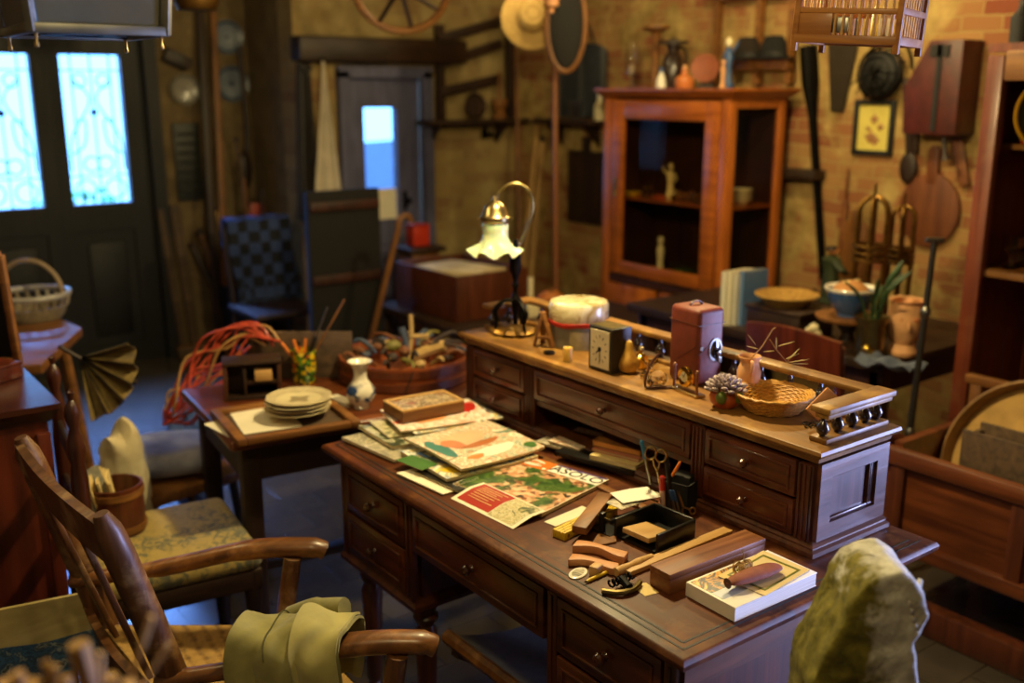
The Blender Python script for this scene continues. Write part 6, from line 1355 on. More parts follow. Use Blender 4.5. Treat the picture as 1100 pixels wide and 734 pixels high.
for a, b_, lab, r_ in (((552, 330), (580, 130), 'long pale pole leaning in the corner behind the lamp', .025), ((576, 330), (585, 150), 'second pale pole leaning in the corner right of the first', .022), ((566, 330), (566, 40), 'thin brown pole standing upright in the room corner', .018)):
    H_ = onx(*b_, XW-.03) if b_[0] > 570 else ony(*b_, YB-.03); F = Vector((H_.x-.25, H_.y-.35, .002)); F = on(a[0]+2, 372, 0.0) if False else F
    F = Vector((XW-.35, YB-.45-.1*(a[0]-552)/24, .002)); H_.y = min(H_.y, YB-.05); H_.x = min(H_.x, XW-.05); q = thing('wooden_pole', lab, 'pole', F, 0, 'poles in the corner' if False else None); wpart('shaft', MB().tube([F, lerp(F, H_, .5), H_], [r_, r_, r_*.85], 8), M['palez'] if r_ > .02 else M['midz'], q)
    wpart('tip', MB().ball(H_, r_*1.1, 8), M['dkwood'], q)
# reddish post in front
S_ = Vector((3.55, 4.45, 0)); A = at(599, 300, S_); F = Vector((A.x, A.y, .002)); B = at(596, 60, S_); q = thing('wooden_staff', 'long reddish wooden staff standing upright left of the display cabinet', 'staff', F)
wpart('shaft', MB().tube([F, lerp(F, B, .5), B], .016, 10), plain('red_staff', '#7a4826', .5), q); wpart('base', MB().lathe([(0, 0), (.09, 0), (.09, .015), (.03, .03), (0, .03)], F, 20), M['dkwood'], q); wpart('knob', MB().ball(B+V(0, 0, .02), .026, 10), M['mid'], q)
# hanging things from the ceiling
def hung(name, lab, cat, p, ztop=2.8):
    q = thing(name, lab, cat, p); wpart('cord', MB().tube([p, V(p.x, p.y, ztop)], .003, 5), M['palez'], q); return q
S_ = Vector((3.3, 4.5, 0)); p = at(572, -25, S_); q = hung('straw_hat', 'pale straw hat hanging high above the wall shelf', 'hat', p)
Rh = (at(550, 0, S_)-at(594, 0, S_)).length/2; ctr = at(572, 18, S_)
b = MB().lathe([(0, .09), (.06, .085), (.08, .06), (.085, 0), (Rh*1.55, -.02), (Rh*1.55, -.012), (.088, .008), (.083, .065), (.06, .092), (0, .097)], seg=36)
o_ = b.build('brim', M['strawhat'], q, loc=ctr-p, rot=(PI/2-.15, 0, -YAW))
S_ = Vector((3.3, 4.1, 0)); p = at(608, -30, S_); q = hung('leather_pouch', 'dark oval leather pouch with pale rim hanging beside the straw hat', 'bag', p)
c = at(608, 26, S_); w_ = (at(588, 26, S_)-at(628, 26, S_)).length/2; h_ = at(608, -25, S_).z-c.z
o_ = MB().ball((0, 0, 0), (w_, .045, h_), 20).build('pouch_body', plain('black_leather', '#171310', .85), q, loc=c-p, rot=(0, 0, -YAW))
o_ = MB().tube([(w_*1.02*math.cos(2*PI*i/32), -.01, h_*1.02*math.sin(2*PI*i/32)) for i in range(32)], .014, 8, True).build('rim', M['midz'], q, loc=c-p, rot=(0, 0, -YAW))
S_ = Vector((2.9, 3.9, 0)); p = at(593, -12, S_); q = hung('wooden_float', 'small orange wooden float hanging between the hat and the pouch', 'float', p); c = at(592, 4, S_)
wpart('float_body', MB().lathe([(0, 0), (.012, .0), (.014, .02), (.035, .03), (.035, .09), (0, .095)], c-V(0, 0, .04), 16), M['pink'], q)
S_ = Vector((2.4, 4.3, 0)); p = at(430, -68, S_); q = hung('cart_wheel', 'old spoked wheel hanging flat overhead near the white cloth', 'wheel', p)
c = at(430, -14, S_); R_ = (at(380, 0, S_)-at(480, 0, S_)).length/2
b = MB().tube([(R_*math.cos(2*PI*i/40), 0, R_*math.sin(2*PI*i/40)) for i in range(40)], .018, 8, True); b.build('rim', M['mid'], q, loc=c-p, rot=(.5, 0, -YAW))
for k in range(8): MB().tube([(0, 0, 0), (R_*math.cos(PI*k/4+.2), 0, R_*math.sin(PI*k/4+.2))], .011, 6).build('spoke', M['dkwood'], q, loc=c-p, rot=(.5, 0, -YAW))
MB().ball((0, 0, 0), (.045, .06, .045), 12).build('hub', M['dkwood'], q, loc=c-p, rot=(.5, 0, -YAW))
S_ = Vector((1.5, 4.4, 0)); p = at(212, -40, S_); q = hung('copper_pan', 'dark copper pan hanging overhead near the front door', 'pan', p); c = at(212, 11, S_); R_ = (at(187, 5, S_)-at(237, 5, S_)).length/2
wpart('pan_body', MB().lathe([(0, 0), (R_*.8, 0), (R_*.95, .03), (R_, .10), (R_-.006, .10), (R_*.92, .034), (0, .008)], c, 30), M['bronze'], q); wpart('handle', MB().tube([c+V(R_*math.cos(PI*i/12), 0, .1+(p.z-c.z-.1)*math.sin(PI*i/12)) for i in range(13)], .008, 6), M['iron'], q)
# tall dark screen, checked chair
p = ony(365, 204, 5.0); x0, x1, zt_ = ony(327, 204, 5).x, ony(405, 204, 5).x, p.z
q = thing('tall_board', 'tall plain near-black wooden board standing in the middle of the far room', 'board', ((x0+x1)/2, 5.0, 0))
wpart('panel', MB().box(((x0+x1)/2, 5.0, zt_/2+.02), (x1-x0, .05, zt_-.04), bev=.006), plain('near_black_wood', '#0e0906', .85), q)
for z in (.3, .7, 1.1): wpart('batten', MB().box(((x0+x1)/2, 4.965, z), (x1-x0-.02, .02, .05), bev=.004), M['cabdark'], q)
for x in (x0+.06, x1-.06): wpart('foot', MB().box((x, 5.0, .02), (.05, .3, .04), bev=.006), M['dkwood'], q)
chk = NT('blue_check'); chk.set(Roughness=.9); ck = chk.n('ShaderNodeTexBrick'); chk.l(chk.coord((1, 1, 1)), ck.inputs['Vector'])
tcx = chk.n('ShaderNodeTexChecker'); tcx.inputs['Scale'].default_value = 15; tcx.inputs['Color1'].default_value = rgb('#2e4070'); tcx.inputs['Color2'].default_value = rgb('#10131e'); chk.l(chk.coord(), tcx.inputs['Vector']); chk.base(tcx.outputs[0])
p = on(300, 333, .45); backchair('dark wooden chair in the shadows beside the tall dark board', (p.x, p.y+.05, 0), -PI/2, M['dkwood'], .95, .40)
cp = Vector((p.x, p.y+.05, 0))
q = thing('checked_cloth', 'blue and black checked cloth draped over the chair by the tall board', 'cloth', cp+V(0, .2, .96))
def ck_(u, v):
    x = (u-.5)*.40+.01*math.sin(v*9); t_ = v*1.35
    if t_ < .15: return cp+V(x, .285-.0, .80+t_*1.1)
    t_ -= .15; 
    if t_ < .1: return cp+V(x, .285-t_*.95, .968+.01*math.sin(t_*31))
    t_ -= .1; return cp+V(x+.03*t_, .185-.05*t_-.012*math.sin(u*16), .965-t_*.45)
wpart('drape', MB().sheet(lambda u, v: ck_(u, v), 24, 36, .004), chk.m, q)
# crate and neighbours
q = thing('low_bench', 'dark low bench carrying the wooden crate at the back', 'bench', (3.2, 4.7, 0)); zb_ = .50
MB().box((0, 0, zb_-.02), (.75, .85, .04), bev=.005).build('seat', M['dkwoodx'], q)
for sx in (-1, 1):
    for sy in (-1, 1): MB().box((sx*.32, sy*.37, (zb_-.04)/2), (.05, .05, zb_-.04), bev=.004).build('leg', M['dkwood'], q)
q = thing('wooden_crate', 'reddish brown open wooden crate of papers behind the lamp', 'crate', (3.16, 4.70, zb_+.001)); cw, cd, ch_ = .46, .62, .25
for nm, cc, ss in (('side_board', (-cw/2, 0, ch_/2), (.018, cd, ch_)), ('side_board', (cw/2, 0, ch_/2), (.018, cd, ch_)), ('end_board', (0, -cd/2, ch_/2), (cw+.018, .018, ch_)), ('end_board', (0, cd/2, ch_/2), (cw+.018, .018, ch_)), ('base', (0, 0, .01), (cw-.02, cd-.02, .02))): MB().box(cc, ss, bev=.002).build(nm, M['chestz'], q)
for k in range(6):
    z_ = zb_+.024+.036*k; q = thing('paper_bundle', ['lowest', 'second', 'third', 'fourth', 'fifth', 'topmost'][k]+' bundle of yellowed papers stacked in the wooden crate', 'papers', (3.15+.01*(k % 2), 4.66+.012*k, z_), .1*(k % 3), 'papers in the crate'); MB().box((0, 0, .016), (.33, .44, .033), bev=.004).build('sheets', M['pages'], q); MB().bar((0, -.222, .016), (0, .222, .016), .012, .0345, .001).build('string', M['palez'], q)
p = Vector((3.30, 5.38, 0)); zr0, zr1 = at(464, 258, p).z, at(464, 234, p).z
q = thing('plinth_stand', 'dark wooden stand carrying the red tin by the blue door', 'stand', p); MB().box((0, 0, zr0/2-.03), (.20, .20, zr0-.07), bev=.01).build('column', M['midz'], q); MB().box((0, 0, zr0-.05), (.26, .26, .03), bev=.005).build('top', M['dkwoodx'], q)
q = thing('red_tin', 'bright red tin box on the stand right of the blue door', 'tin', p+V(0, 0, zr0-.033)); MB().box((0, 0, .06), (.12, .10, .12), bev=.008).build('body', plain('signal_red', '#b8321c', .4), q); MB().box((0, 0, .127), (.125, .105, .02), bev=.006).build('lid', plain('signal_red_lid', '#a02a18', .4), q)
A, B = on(412, 372, 0), Vector((0, 0, 0)); S_ = Vector((2.55, 4.75, 0)); F = at(410, 318, S_); B = at(428, 245, S_); q = thing('walking_stick', 'brown walking stick leaning right of the tall dark board', 'stick', F); d_ = B-F; F = F-d_*((F.z-.002)/d_.z); wpart('shaft', MB().tube([F, B], .016, 8), M['midz'], q); wpart('handle', MB().tube(spline([B, B+V(.01, 0, .05), B+V(.06, 0, .06), B+V(.08, 0, .02)], 4), .016, 8), M['midz'], q)
# low table behind the desk with pumpkin and candles
q = thing('low_table', 'low dark table between the desk and the cabinet', 'table', (3.3, 3.75, 0)); zt2 = .60
MB().box((0, 0, zt2-.02), (.7, .55, .04), bev=.005).build('table_top', M['dkwoodx'], q)
for sx in (-1, 1):
    for sy in (-1, 1): MB().box((sx*.3, sy*.22, .28), (.05, .05, .56), bev=.004).build('leg', M['dkwood'], q)
p = Vector((3.2, 3.93, zt2+.001)); Rp = .075; q = thing('pumpkin', 'orange-brown pumpkin on the low table behind the zinc jar', 'pumpkin', p); MB().lathe([(0, .004), (Rp*.6, 0), (Rp, Rp*.6), (Rp*.95, Rp*1.1), (Rp*.5, Rp*1.5), (0, Rp*1.4)], seg=36, wob=lambda a, k, R, z_: (R*(1+.06*math.cos(9*a)), z_)).build('fruit', plain('pumpkin_skin', '#a05a1c', .5), q); MB().tube([(0, 0, Rp*1.4), (.006, 0, Rp*1.75)], .012, 6).build('stalk', M['midz'], q)
p = Vector((3.06, 3.92, zt2+.001)); q = thing('candlestick', 'white candle in a pale square holder left of the pumpkin', 'candle', p); MB().box((0, 0, .035), (.07, .07, .07), bev=.006).build('holder', M['cream'], q); MB().cyl((0, 0, .07), .014, .13, 14).build('wax', M['cream'], q)
# ---------------------------------------------------------------- small left table and what lies on it
LZ = .745
A_, B_ = on(262, 474, LZ), on(396, 455, LZ); d = B_-A_; la = math.atan2(d.y, d.x)*.55; LW, LD = .98, .62
lo = A_-Vector((math.cos(la), math.sin(la), 0))*.04
def lt(u, v, z=0): return Vector((lo.x+u*math.cos(la)-v*math.sin(la), lo.y+u*math.sin(la)+v*math.cos(la), LZ+z))
q = thing('work_table', 'small dark wooden table with rounded front edge at the far end of the desk', 'table', (lo.x, lo.y, 0), la)
MB().box((LW/2, LD/2, LZ-.016), (LW, LD, .032), bev=.014, seg=4).build('table_top', wood('reddish_table', '#4a1e0c', '#8a4a20', 'X', .35, .8, .1, .3), q)
MB().box((LW/2, LD/2, LZ-.09), (LW-.10, LD-.10, .11)).build('apron', M['dkwoodx'], q)
for u in (.07, LW-.07):
    for v in (.07, LD-.07): MB().box((u, v, (LZ-.035)/2), (.055, .055, LZ-.035), bev=.005).build('leg', M['dkwood'], q)
MB().box((LW/2, LD/2, .2), (LW-.14, .05, .03), bev=.004).build('stretcher', M['dkwoodx'], q)
def tl(px, py, z=.0005): return on(px, py, LZ+z)
# picture frame lying flat as a tray
c, an, fw, fh = rect((255, 474), (388, 452), (226, 440), LZ+.02)
q = thing('empty_picture', 'empty wooden picture frame lying flat under the stack of plates', 'picture frame', (c.x, c.y, LZ+.0008), an)
for sx in (-1, 1): MB().box((sx*(fw/2-.014), 0, .010), (.028, fh, .020), bev=.004).build('side', M['mid'], q)
for sy in (-1, 1): MB().box((0, sy*(fh/2-.014), .010), (fw-.056, .028, .020), bev=.004).build('rail', M['mid'], q)
MB().box((0, 0, .002), (fw-.05, fh-.05, .004)).build('backing', M['grey'], q)
loose('paper_sheet', 'cream paper sheet lying inside the empty frame under the plates', 'paper', (262, 467), (325, 458), (243, 444), LZ+.0055, M['paper'])
loose('paper_sheet', 'corner of white paper sticking out left below the empty frame', 'paper', (246, 470), (262, 466), (224, 455), LZ+.0002, M['paper'])
# plates
pc = tl(318, 446, .02)+V(HX, HY, 0)*.02; Rp = .098
for k in range(4):
    z_ = LZ+.0225+.0125*k; q = thing('plate', ['lowest plate of the stack on the empty frame', 'second plate from the bottom of the stack on the empty frame', 'third plate from the bottom of the stack on the empty frame', 'top plate of the stack, cream with a faint grey flower rim'][k], 'plate', (pc.x+.004*(k % 2), pc.y-.003*k, z_), k, 'stacked plates on the work table')
    MB().lathe([(0, 0), (Rp*.6, 0), (Rp*.64, .003), (Rp*.97, .013), (Rp, .0155), (Rp*.985, .0165), (Rp*.62, .0065), (0, .0055)], seg=44, wob=lambda a, kk, R, zz: (R*(1+.012*math.cos(12*a)*(R > Rp*.9)), zz)).build('plate_body', M['cream'], q)
    if k == 3: MB().lathe([(Rp*.70, .0095), (Rp*.95, .0158), (Rp*.95, .0164), (Rp*.70, .0102)], seg=44).build('flower_border', printed('flower_border_ink', ['#d0c098', '#a08c6c', '#d8cca8', '#8a7c60'], 60, .3, paper='#d0c098'), q); MB().lathe([(0, .0056), (Rp*.3, .0056), (Rp*.3, .0062), (0, .0062)], seg=20, wob=lambda a, kk, R, zz: (R*(1+.3*math.sin(4*a)), zz)).build('centre_flower', printed('flower_ink_grey', ['#8a7c5c', '#b8a880', '#6c6448'], 60), q)
# blue and white vase
p = tl(386, 443); S_ = p+V(HX, HY, 0)*.045; S_.z = LZ+.0005; hv = at(385, 388, S_).z-LZ; k = hv/.16
q = thing('vase', 'white vase with blue flowers, bulbous body and flared neck, on the work table', 'vase', S_)
vm = NT('blue_white_china'); vm.set(Roughness=.18, Coat_Weight=.5); f_ = vm.noise(vm.coord((1, 1, 1), loc=(.21, .03, .10)), 19, 3, .8); mz = vm.n('ShaderNodeTexCoord'); sx_ = vm.n('ShaderNodeSeparateXYZ'); vm.l(mz.outputs['Object'], sx_.inputs[0])
rz_ = vm.ramp(sx_.outputs[2], [(.018, (0, 0, 0)), (.03, (1, 1, 1)), (.075, (1, 1, 1)), (.088, (0, 0, 0))]); fl_ = vm.ramp(f_, [(.54, (0, 0, 0)), (.60, (1, 1, 1))]); mk = vm.mix(1.0, rz_, fl_, 'MULTIPLY'); vm.base(vm.mix(mk, '#e2dac6', '#24406e'))
MB().lathe([(0, 0), (.024*k, 0), (.026*k, .006*k), (.024*k, .010*k), (.040*k, .026*k), (.048*k, .048*k), (.046*k, .066*k), (.034*k, .084*k), (.024*k, .096*k), (.021*k, .110*k), (.022*k, .130*k), (.030*k, .148*k), (.040*k, .158*k), (.040*k, .160*k), (.034*k, .156*k), (.019*k, .130*k), (.017*k, .1*k), (0, .09*k)], seg=36).build('body', vm.m, q)
# lidded box with drawers (carved shelf box)
q = thing('shelf_box', 'small dark open-fronted wooden box behind the plates, with a pale block in it', 'box', tl(268, 430)+V(HX, HY, 0)*.05, la-.25); w_, d_, h_ = .17, .09, at(250, 388, q.location).z-LZ
for nm, cc, ss in (('side_board', (-w_/2, 0, h_/2), (.012, d_, h_)), ('side_board', (w_/2, 0, h_/2), (.012, d_, h_)), ('divider', (-w_*.14, 0, h_/2), (.01, d_*.9, h_-.024)), ('shelf', (w_*.18, 0, h_*.46), (w_*.62, d_*.9, .010)), ('base', (0, 0, .006), (w_-.012, d_, .012)), ('top_board', (0, 0, h_+.004), (w_+.014, d_+.01, .010)), ('back_board', (0, d_/2-.003, h_/2), (w_-.014, .006, h_-.02))): MB().box(cc, ss, bev=.001).build(nm, wood('walnut_box', '#2c160a', '#5c3216', 'Z', .5) if nm == 'side_board' else M['dkwoodx'], q)
bl = q.location; ca, sa = math.cos(la-.25), math.sin(la-.25)
solo('wood_block', MB().box((0, 0, .018), (.055, .04, .036), bev=.003), M['pale'], 'pale wood block tucked in the upper shelf of the small dark box', 'wood block', (bl.x+ca*.035+sa*.028, bl.y+sa*.035-ca*.028, LZ+h_*.46+.006), la-.25)
# mosaic jar with brushes
p = tl(325, 414); S_ = p+V(HX, HY, 0)*.035; S_.z = LZ+.0005; hj = at(322, 376, S_).z-LZ
mo = NT('mosaic_glass'); mo.set(Roughness=.15, Coat_Weight=.5); vo = mo.n('ShaderNodeTexVoronoi'); vo.inputs['Scale'].default_value = 90; mo.l(mo.coord(), vo.inputs['Vector']); sp_ = mo.n('ShaderNodeSeparateColor'); mo.l(vo.outputs['Color'], sp_.inputs[0]); mo.base(mo.ramp(sp_.outputs[0], [(0, '#3a5a1c'), (.25, '#d8b81c'), (.45, '#284c24'), (.6, '#c85a1c'), (.7, '#6a9a28'), (.85, '#e8d048'), (.93, '#1c2c1c')], 'CONSTANT'))
q = thing('mosaic_jar', 'green and yellow mosaic jar holding brushes and sticks behind the plates', 'jar', S_)
MB().lathe([(0, 0), (.035, 0), (.038, .004), (.044, hj), (.041, hj), (.036, .01), (0, .008)], seg=30).build('jar_body', mo.m, q)
for px0, py0, lab, mat, r_ in ((370, 322, 'long tan brush handle, tallest in the mosaic jar', M['mid'], .0035), (352, 330, 'thin grey rod beside the tallest brush in the mosaic jar', M['pewter'], .0028), (302, 368, 'stubby orange-tipped stick at the left of the mosaic jar', M['orange'], .006), (315, 365, 'second orange stick in the mosaic jar', M['orange'], .0055), (328, 364, 'third orange stick, in the middle of the mosaic jar', M['orange'], .005), (339, 362, 'black marker at the right of the mosaic jar', M['black'], .007)):
    B = at(px0, py0, S_+V(0, .01, 0)); dv = (B-(S_+V(0, 0, hj))); F = S_+V(-.4*max(-.03, min(.03, dv.x)), -.3*max(-.03, min(.03, dv.y)), .014)
    o_ = thing('brush' if r_ < .004 else 'stick', lab, 'brush' if r_ < .004 else 'stick', F); wpart('handle', MB().tube([F, B], [r_*.8, r_], 8), mat, o_)
loose('folded_towel', 'folded white paper napkin behind the stack of plates', 'napkin', (352, 430), (372, 438), (338, 418), LZ+.001, M['paper'], .012)
# round wooden basket of dried plants
p = tl(425, 425); S_ = Vector((1.735, 2.93, LZ+.0005)); Rb = (at(352, 390, S_)-at(492, 390, S_)).length/2; hb = at(420, 398, S_-V(HX, HY, 0)*Rb).z-LZ
q = thing('bentwood_tub', 'round reddish bentwood tub full of dried roots and pods', 'tub', S_)
MB().lathe([(0, 0), (Rb-.004, 0), (Rb-.002, .004), (Rb, hb), (Rb-.010, hb), (Rb-.012, .012), (0, .010)], seg=48).build('tub_wall', wood('bentwood_red', '#6a2c12', '#a85a2a', 'X', .4, .6, .1, .2), q)
for z_ in (.02, hb-.02): MB().lathe([(Rb-.001, z_-.012), (Rb+.004, z_-.012), (Rb+.004, z_+.012), (Rb-.001, z_+.012)], seg=48).build('hoop', M['chestz'], q)
a0 = math.atan2(-HY, -HX)+.1
MB().bar((Rb*math.cos(a0)*1.02, Rb*math.sin(a0)*1.02, .01), (Rb*math.cos(a0+.12)*1.02, Rb*math.sin(a0+.12)*1.02, hb-.005), .006, .004, .001).build('stitch', M['blackm'], q)
rnd = random.Random(14)
cols = [plain('dry_brown', '#6a3c1c', .7, var=.3), plain('dry_tan', '#a88850', .7, var=.3), plain('dry_dark', '#30201a', .7, var=.3), plain('dry_olive', '#6c6428', .6, var=.3), plain('dry_blue', '#3a4458', .6, var=.2)]
for k in range(44):
    a, rr = rnd.uniform(0, 6.28), Rb*.80*math.sqrt(rnd.random()); x, y = rr*math.cos(a), rr*math.sin(a); z_ = S_.z+.012+(hb-.03)*rnd.uniform(.65, 1.05)+.07*(1-rr/Rb)
    m_ = cols[rnd.choice((0, 0, 1, 1, 2, 2, 3, 4) if k % 11 else (4,))]
    if k % 2: o_ = thing('seed_pod', 'round dried seed pod among the roots in the bentwood tub', 'seed pod', (S_.x+x, S_.y+y, z_), a, 'dried pods in the tub'); r_ = rnd.uniform(.012, .026); MB().ico((0, 0, 0), (r_*1.3, r_, r_*.9), 2, lambda v: Vector((v.x, v.y*(1+.15*math.sin(6*v.x)), v.z))).build('pod_body', m_, o_); MB().tube([(r_*1.2, 0, 0), (r_*1.7, .003, .004)], .003, 5).build('stalk', M['palez'], o_)
    else:
        o_ = thing('dried_root', 'twisted dried root among the pods in the bentwood tub', 'root', (S_.x+x, S_.y+y, z_), a, 'dried roots in the tub'); l_ = rnd.uniform(.035, .075)
        p3 = (min(l_*1.6, max(.02, (Rb*.95-rr))), rnd.uniform(-.015, .015), rnd.uniform(0, .035))
        MB().tube(spline([(-l_*.5, 0, -.01), (0, rnd.uniform(-.02, .02), .015), (p3[0]*.6, p3[1], p3[2]+.01), p3], 4), [.007]*4+[.008]*4+[.006]*4+[.003], 6).build('root_body', m_, o_)
for px, py, lab, m_, r_ in ((465, 378, 'thick pale dried stalk lying at the right of the bentwood tub', cols[1], .02), (441, 338, 'pale forked branch sticking up from the bentwood tub', cols[1], .008), (431, 352, 'dark blue-grey pod sticking up beside the forked branch', cols[4], .013)):
    P_ = at(px, py, S_+V(.02, .0, 0)); F = S_+V(0, -.02, hb*.6); 
    if r_ == .02: F, P_ = at(440, 385, S_-V(0, .02, 0)), at(478, 371, S_-V(0, .02, 0))
    o_ = thing('dried_stalk', lab, 'stalk', F); wpart('stalk_body', MB().tube(spline([F, lerp(F, P_, .5)+V(.008, 0, .005), P_], 5), r_, 8), m_, o_)
    if r_ == .008: wpart('fork', MB().tube([lerp(F, P_, .55), lerp(F, P_, .6)+V(.06, -.03, -.01)], .008, 6), m_, o_)
# steel knife beside the tub
A, B = at(489, 385, S_-V(.05, .2, 0)), at(492, 425, S_-V(.05, .2, 0)); A, B = Vector((1.81, 2.60, LZ+.16)), Vector((1.80, 2.585, LZ+.002)); q = thing('steel_spoon', 'shiny steel spoon standing between the tub and the drawer section', 'spoon', B); wpart('handle', MB().tube([B, A], .004, 6), M['steel'], q); wpart('bowl_end', MB().ball(A, (.014, .006, .022), 10), M['steel'], q)
# back plank on the table
A, B = tl(262, 398), tl(378, 392); S_ = lt(.35, .57); A, B = at(265, 372, S_), at(378, 366, S_)
q = thing('grey_plank', 'grey weathered plank propped upright along the back of the work table', 'plank', (A+B)/2); d_ = B-A; zt_ = at(320, 356, S_).z
wpart('board_body', MB().bar(V(A.x, A.y, (LZ+zt_)/2), V(B.x, B.y, (LZ+zt_)/2), .014, zt_-LZ-.002, .003), M['grey'], q)
for t_ in (.2, .5): wpart('nail', MB().ball(V(*lerp(A, B, t_)[:2], zt_-.04)-V(HX, HY, 0)*.008, .005, 8), M['iron'], q)
# roll of wood at the table's front is its edge; red cable hanging behind
q = thing('red_cable', 'loose coil of red cable hanging over the back corner of the work table', 'cable', lt(.0, .5)); rnd = random.Random(21)
S_ = Vector((1.15, 3.30, 0))
for k in range(10):
    j = lambda s_: rnd.uniform(-s_, s_)
    pts = [at(292+j(10), 366+j(14), S_+V(j(.03), j(.05), 0)), at(268+j(14), 356+j(9), S_), at(235+j(14), 374+j(18), S_+V(j(.04), 0, 0)), at(208+j(14), 402+j(18), S_), at(192+j(12), 428+j(14), S_+V(0, j(.05), 0)), at(182+j(7), 449+j(9), S_), at(200+j(16), 440+j(16), S_+V(j(.05), 0, 0)), at(225+j(16), 410+j(18), S_), at(258+j(12), 385+j(16), S_)]
    wpart('cable_loop', MB().tube(spline(pts, 5), .0042, 6), plain('red_cable', '#c04a34', .4) if k % 4 else plain('tan_cable', '#b88a50', .5), q)
# blue tarpaulin heap below it
q = thing('blue_bag', 'crumpled blue plastic bag under the red cable beside the work table', 'bag', Vector((1.2, 3.42, 0)))
c = at(205, 436, Vector((1.36, 3.88, 0))); MB().ico((c.x-1.2, c.y-3.42, c.z/2), (.13, .11, c.z/2), 4, lambda v: v*(1+.16*math.sin(7*v.x+3*v.z)*math.sin(6*v.y+5*v.z)+.06*math.sin(19*v.z+11*v.x))).build('bag_body', plain('blue_plastic_sheet', '#5068a8', .25, var=.25), q); MB().tube(spline([(c.x-1.2-.05, c.y-3.42, c.z), (c.x-1.2-.08, c.y-3.42, c.z+.08), (c.x-1.2+.04, c.y-3.42, c.z+.02)], 5), .006, 6).build('handle', M['bluep'], q)
# ---------------------------------------------------------------- upholstered chair
SZ = .47
nl, nr, br, bl_ = on(122, 612, SZ), on(274, 585, SZ), on(226, 530, SZ), on(142, 547, SZ)
cc = (nl+nr+br+bl_)/4; an = math.atan2((nr-nl).y, (nr-nl).x); sw, sd = .43, .45
cc = Vector((.82, 2.75, 0)); an = -.12
q = thing('upholstered_chair', 'dark wooden chair with faded floral upholstered seat, holding a wooden bucket', 'chair', cc, an)
MB().box((0, 0, SZ-.035), (sw, sd, .07), bev=.03, seg=5).build('seat_cushion', M['brocade'], q)
MB().box((0, 0, SZ-.095), (sw-.01, sd-.01, .06), bev=.006).build('seat_frame', M['dkwoodx'], q)
for sx in (-1, 1):
    for sy in (-1, 1):
        if sx > 0: MB().lathe([(0, 0), (.016, 0), (.018, .03), (.022, .1), (.02, .25), (.026, SZ-.13), (.026, SZ-.07), (0, SZ-.07)], (sx*(sw/2-.03), sy*(sd/2-.03), 0), 12).build('leg', M['dkwood'], q)
        else: MB().lathe([(0, 0), (.018, 0), (.022, .2), (.022, .75), (.017, .80), (.024, .83), (.020, .86), (.012, .89), (.020, .925), (.016, .95), (.006, .965), (.010, .985), (0, .995)], (-sw/2-.02, sy*(sd/2-.03), 0), 14).build('back_post', wood('chair_post', '#2c120a', '#5a2c18', 'Z', .3, 1, .08, .4), q)
for z_ in (.62, .78): MB().box((-sw/2-.02, 0, z_), (.016, sd-.09, .05), bev=.006).build('back_slat', M['dkwoodx'], q)
for sy in (-1, 1): MB().box((0, sy*(sd/2-.03), .18), (sw-.06, .02, .024), bev=.004).build('stretcher', M['dkwoodx'], q)
bp = on(122, 568, SZ); bp = Vector((.715, 2.86, SZ+.001)); hb = .145; Rk = .075
q = thing('wooden_bucket', 'small red-brown wooden bucket standing on the floral chair seat', 'bucket', bp)
MB().lathe([(0, 0), (Rk, 0), (Rk*1.03, hb), (Rk*.93, hb), (Rk*.9, .012), (0, .010)], seg=20).build('staves', wood('bucket_wood', '#3c160a', '#7c3c1c', 'Z', .4, 1, .2, .2), q)
for z_ in (.02, hb-.022): MB().lathe([(Rk*1.0, z_-.009), (Rk*1.07, z_-.009), (Rk*1.075, z_+.009), (Rk*1.0, z_+.009)], seg=28).build('hoop', M['mid'], q)
for k in range(4):
    q2 = thing('folded_paper', ['grey folded newspaper at the front of the wooden bucket', 'cream rolled paper in the wooden bucket behind the newspaper', 'second cream paper at the back of the wooden bucket', 'narrow brown paper at the left of the wooden bucket'][k], 'paper', bp+V(-.02+.012*k, -.03+.02*k, .015), .5+.3*k); hh = .20-.012*k
    MB().sheet(lambda u, v: Vector(((u-.5)*.075, .006*math.sin(u*4), v*hh)), 8, 6, .006).build('sheets', plain('newsprint', '#8c8878', .8, scale=60, var=.3) if k == 0 else M['yellowp'], q2, rot=(-.15, -.25, 0))
# cushion and chair behind
p = on(178, 515, .44); q = thing('stool', 'low dark stool under the fringed grey cushion', 'stool', (p.x+.06, p.y+.14, 0), .2); MB().box((0, 0, .40), (.40, .40, .04), bev=.01).build('seat', M['midy'], q)
for sx in (-1, 1):
    for sy in (-1, 1): MB().tube([(sx*.18, sy*.18, 0), (sx*.15, sy*.15, .385)], .016, 8).build('leg', M['dkwood'], q)
st_ = q.location
q = thing('fringed_cushion', 'blue-grey fringed cushion on the low stool behind the floral chair', 'cushion', (st_.x, st_.y, .421), -.35)
MB().ico((0, 0, .055), (.19, .16, .055), 4, lambda v: Vector((math.copysign(abs(v.x)**.6, v.x), math.copysign(abs(v.y)**.6, v.y), v.z*(1+.08*math.sin(7*v.x+2)*math.sin(5*v.y))))).build('pillow_body', M['bluecl'], q)
b = MB(); rnd = random.Random(3)
for k in range(40): y = -.15+.3*k/39; b.tube([(-.17, y, .06), (-.215, y+rnd.uniform(-.006, .006), .05), (-.235, y+rnd.uniform(-.012, .012), .02)], .0035, 5)
b.build('fringe', cloth('grey_fringe', '#5c5a60', '#a09a98'), q)['kind'] = 'stuff'
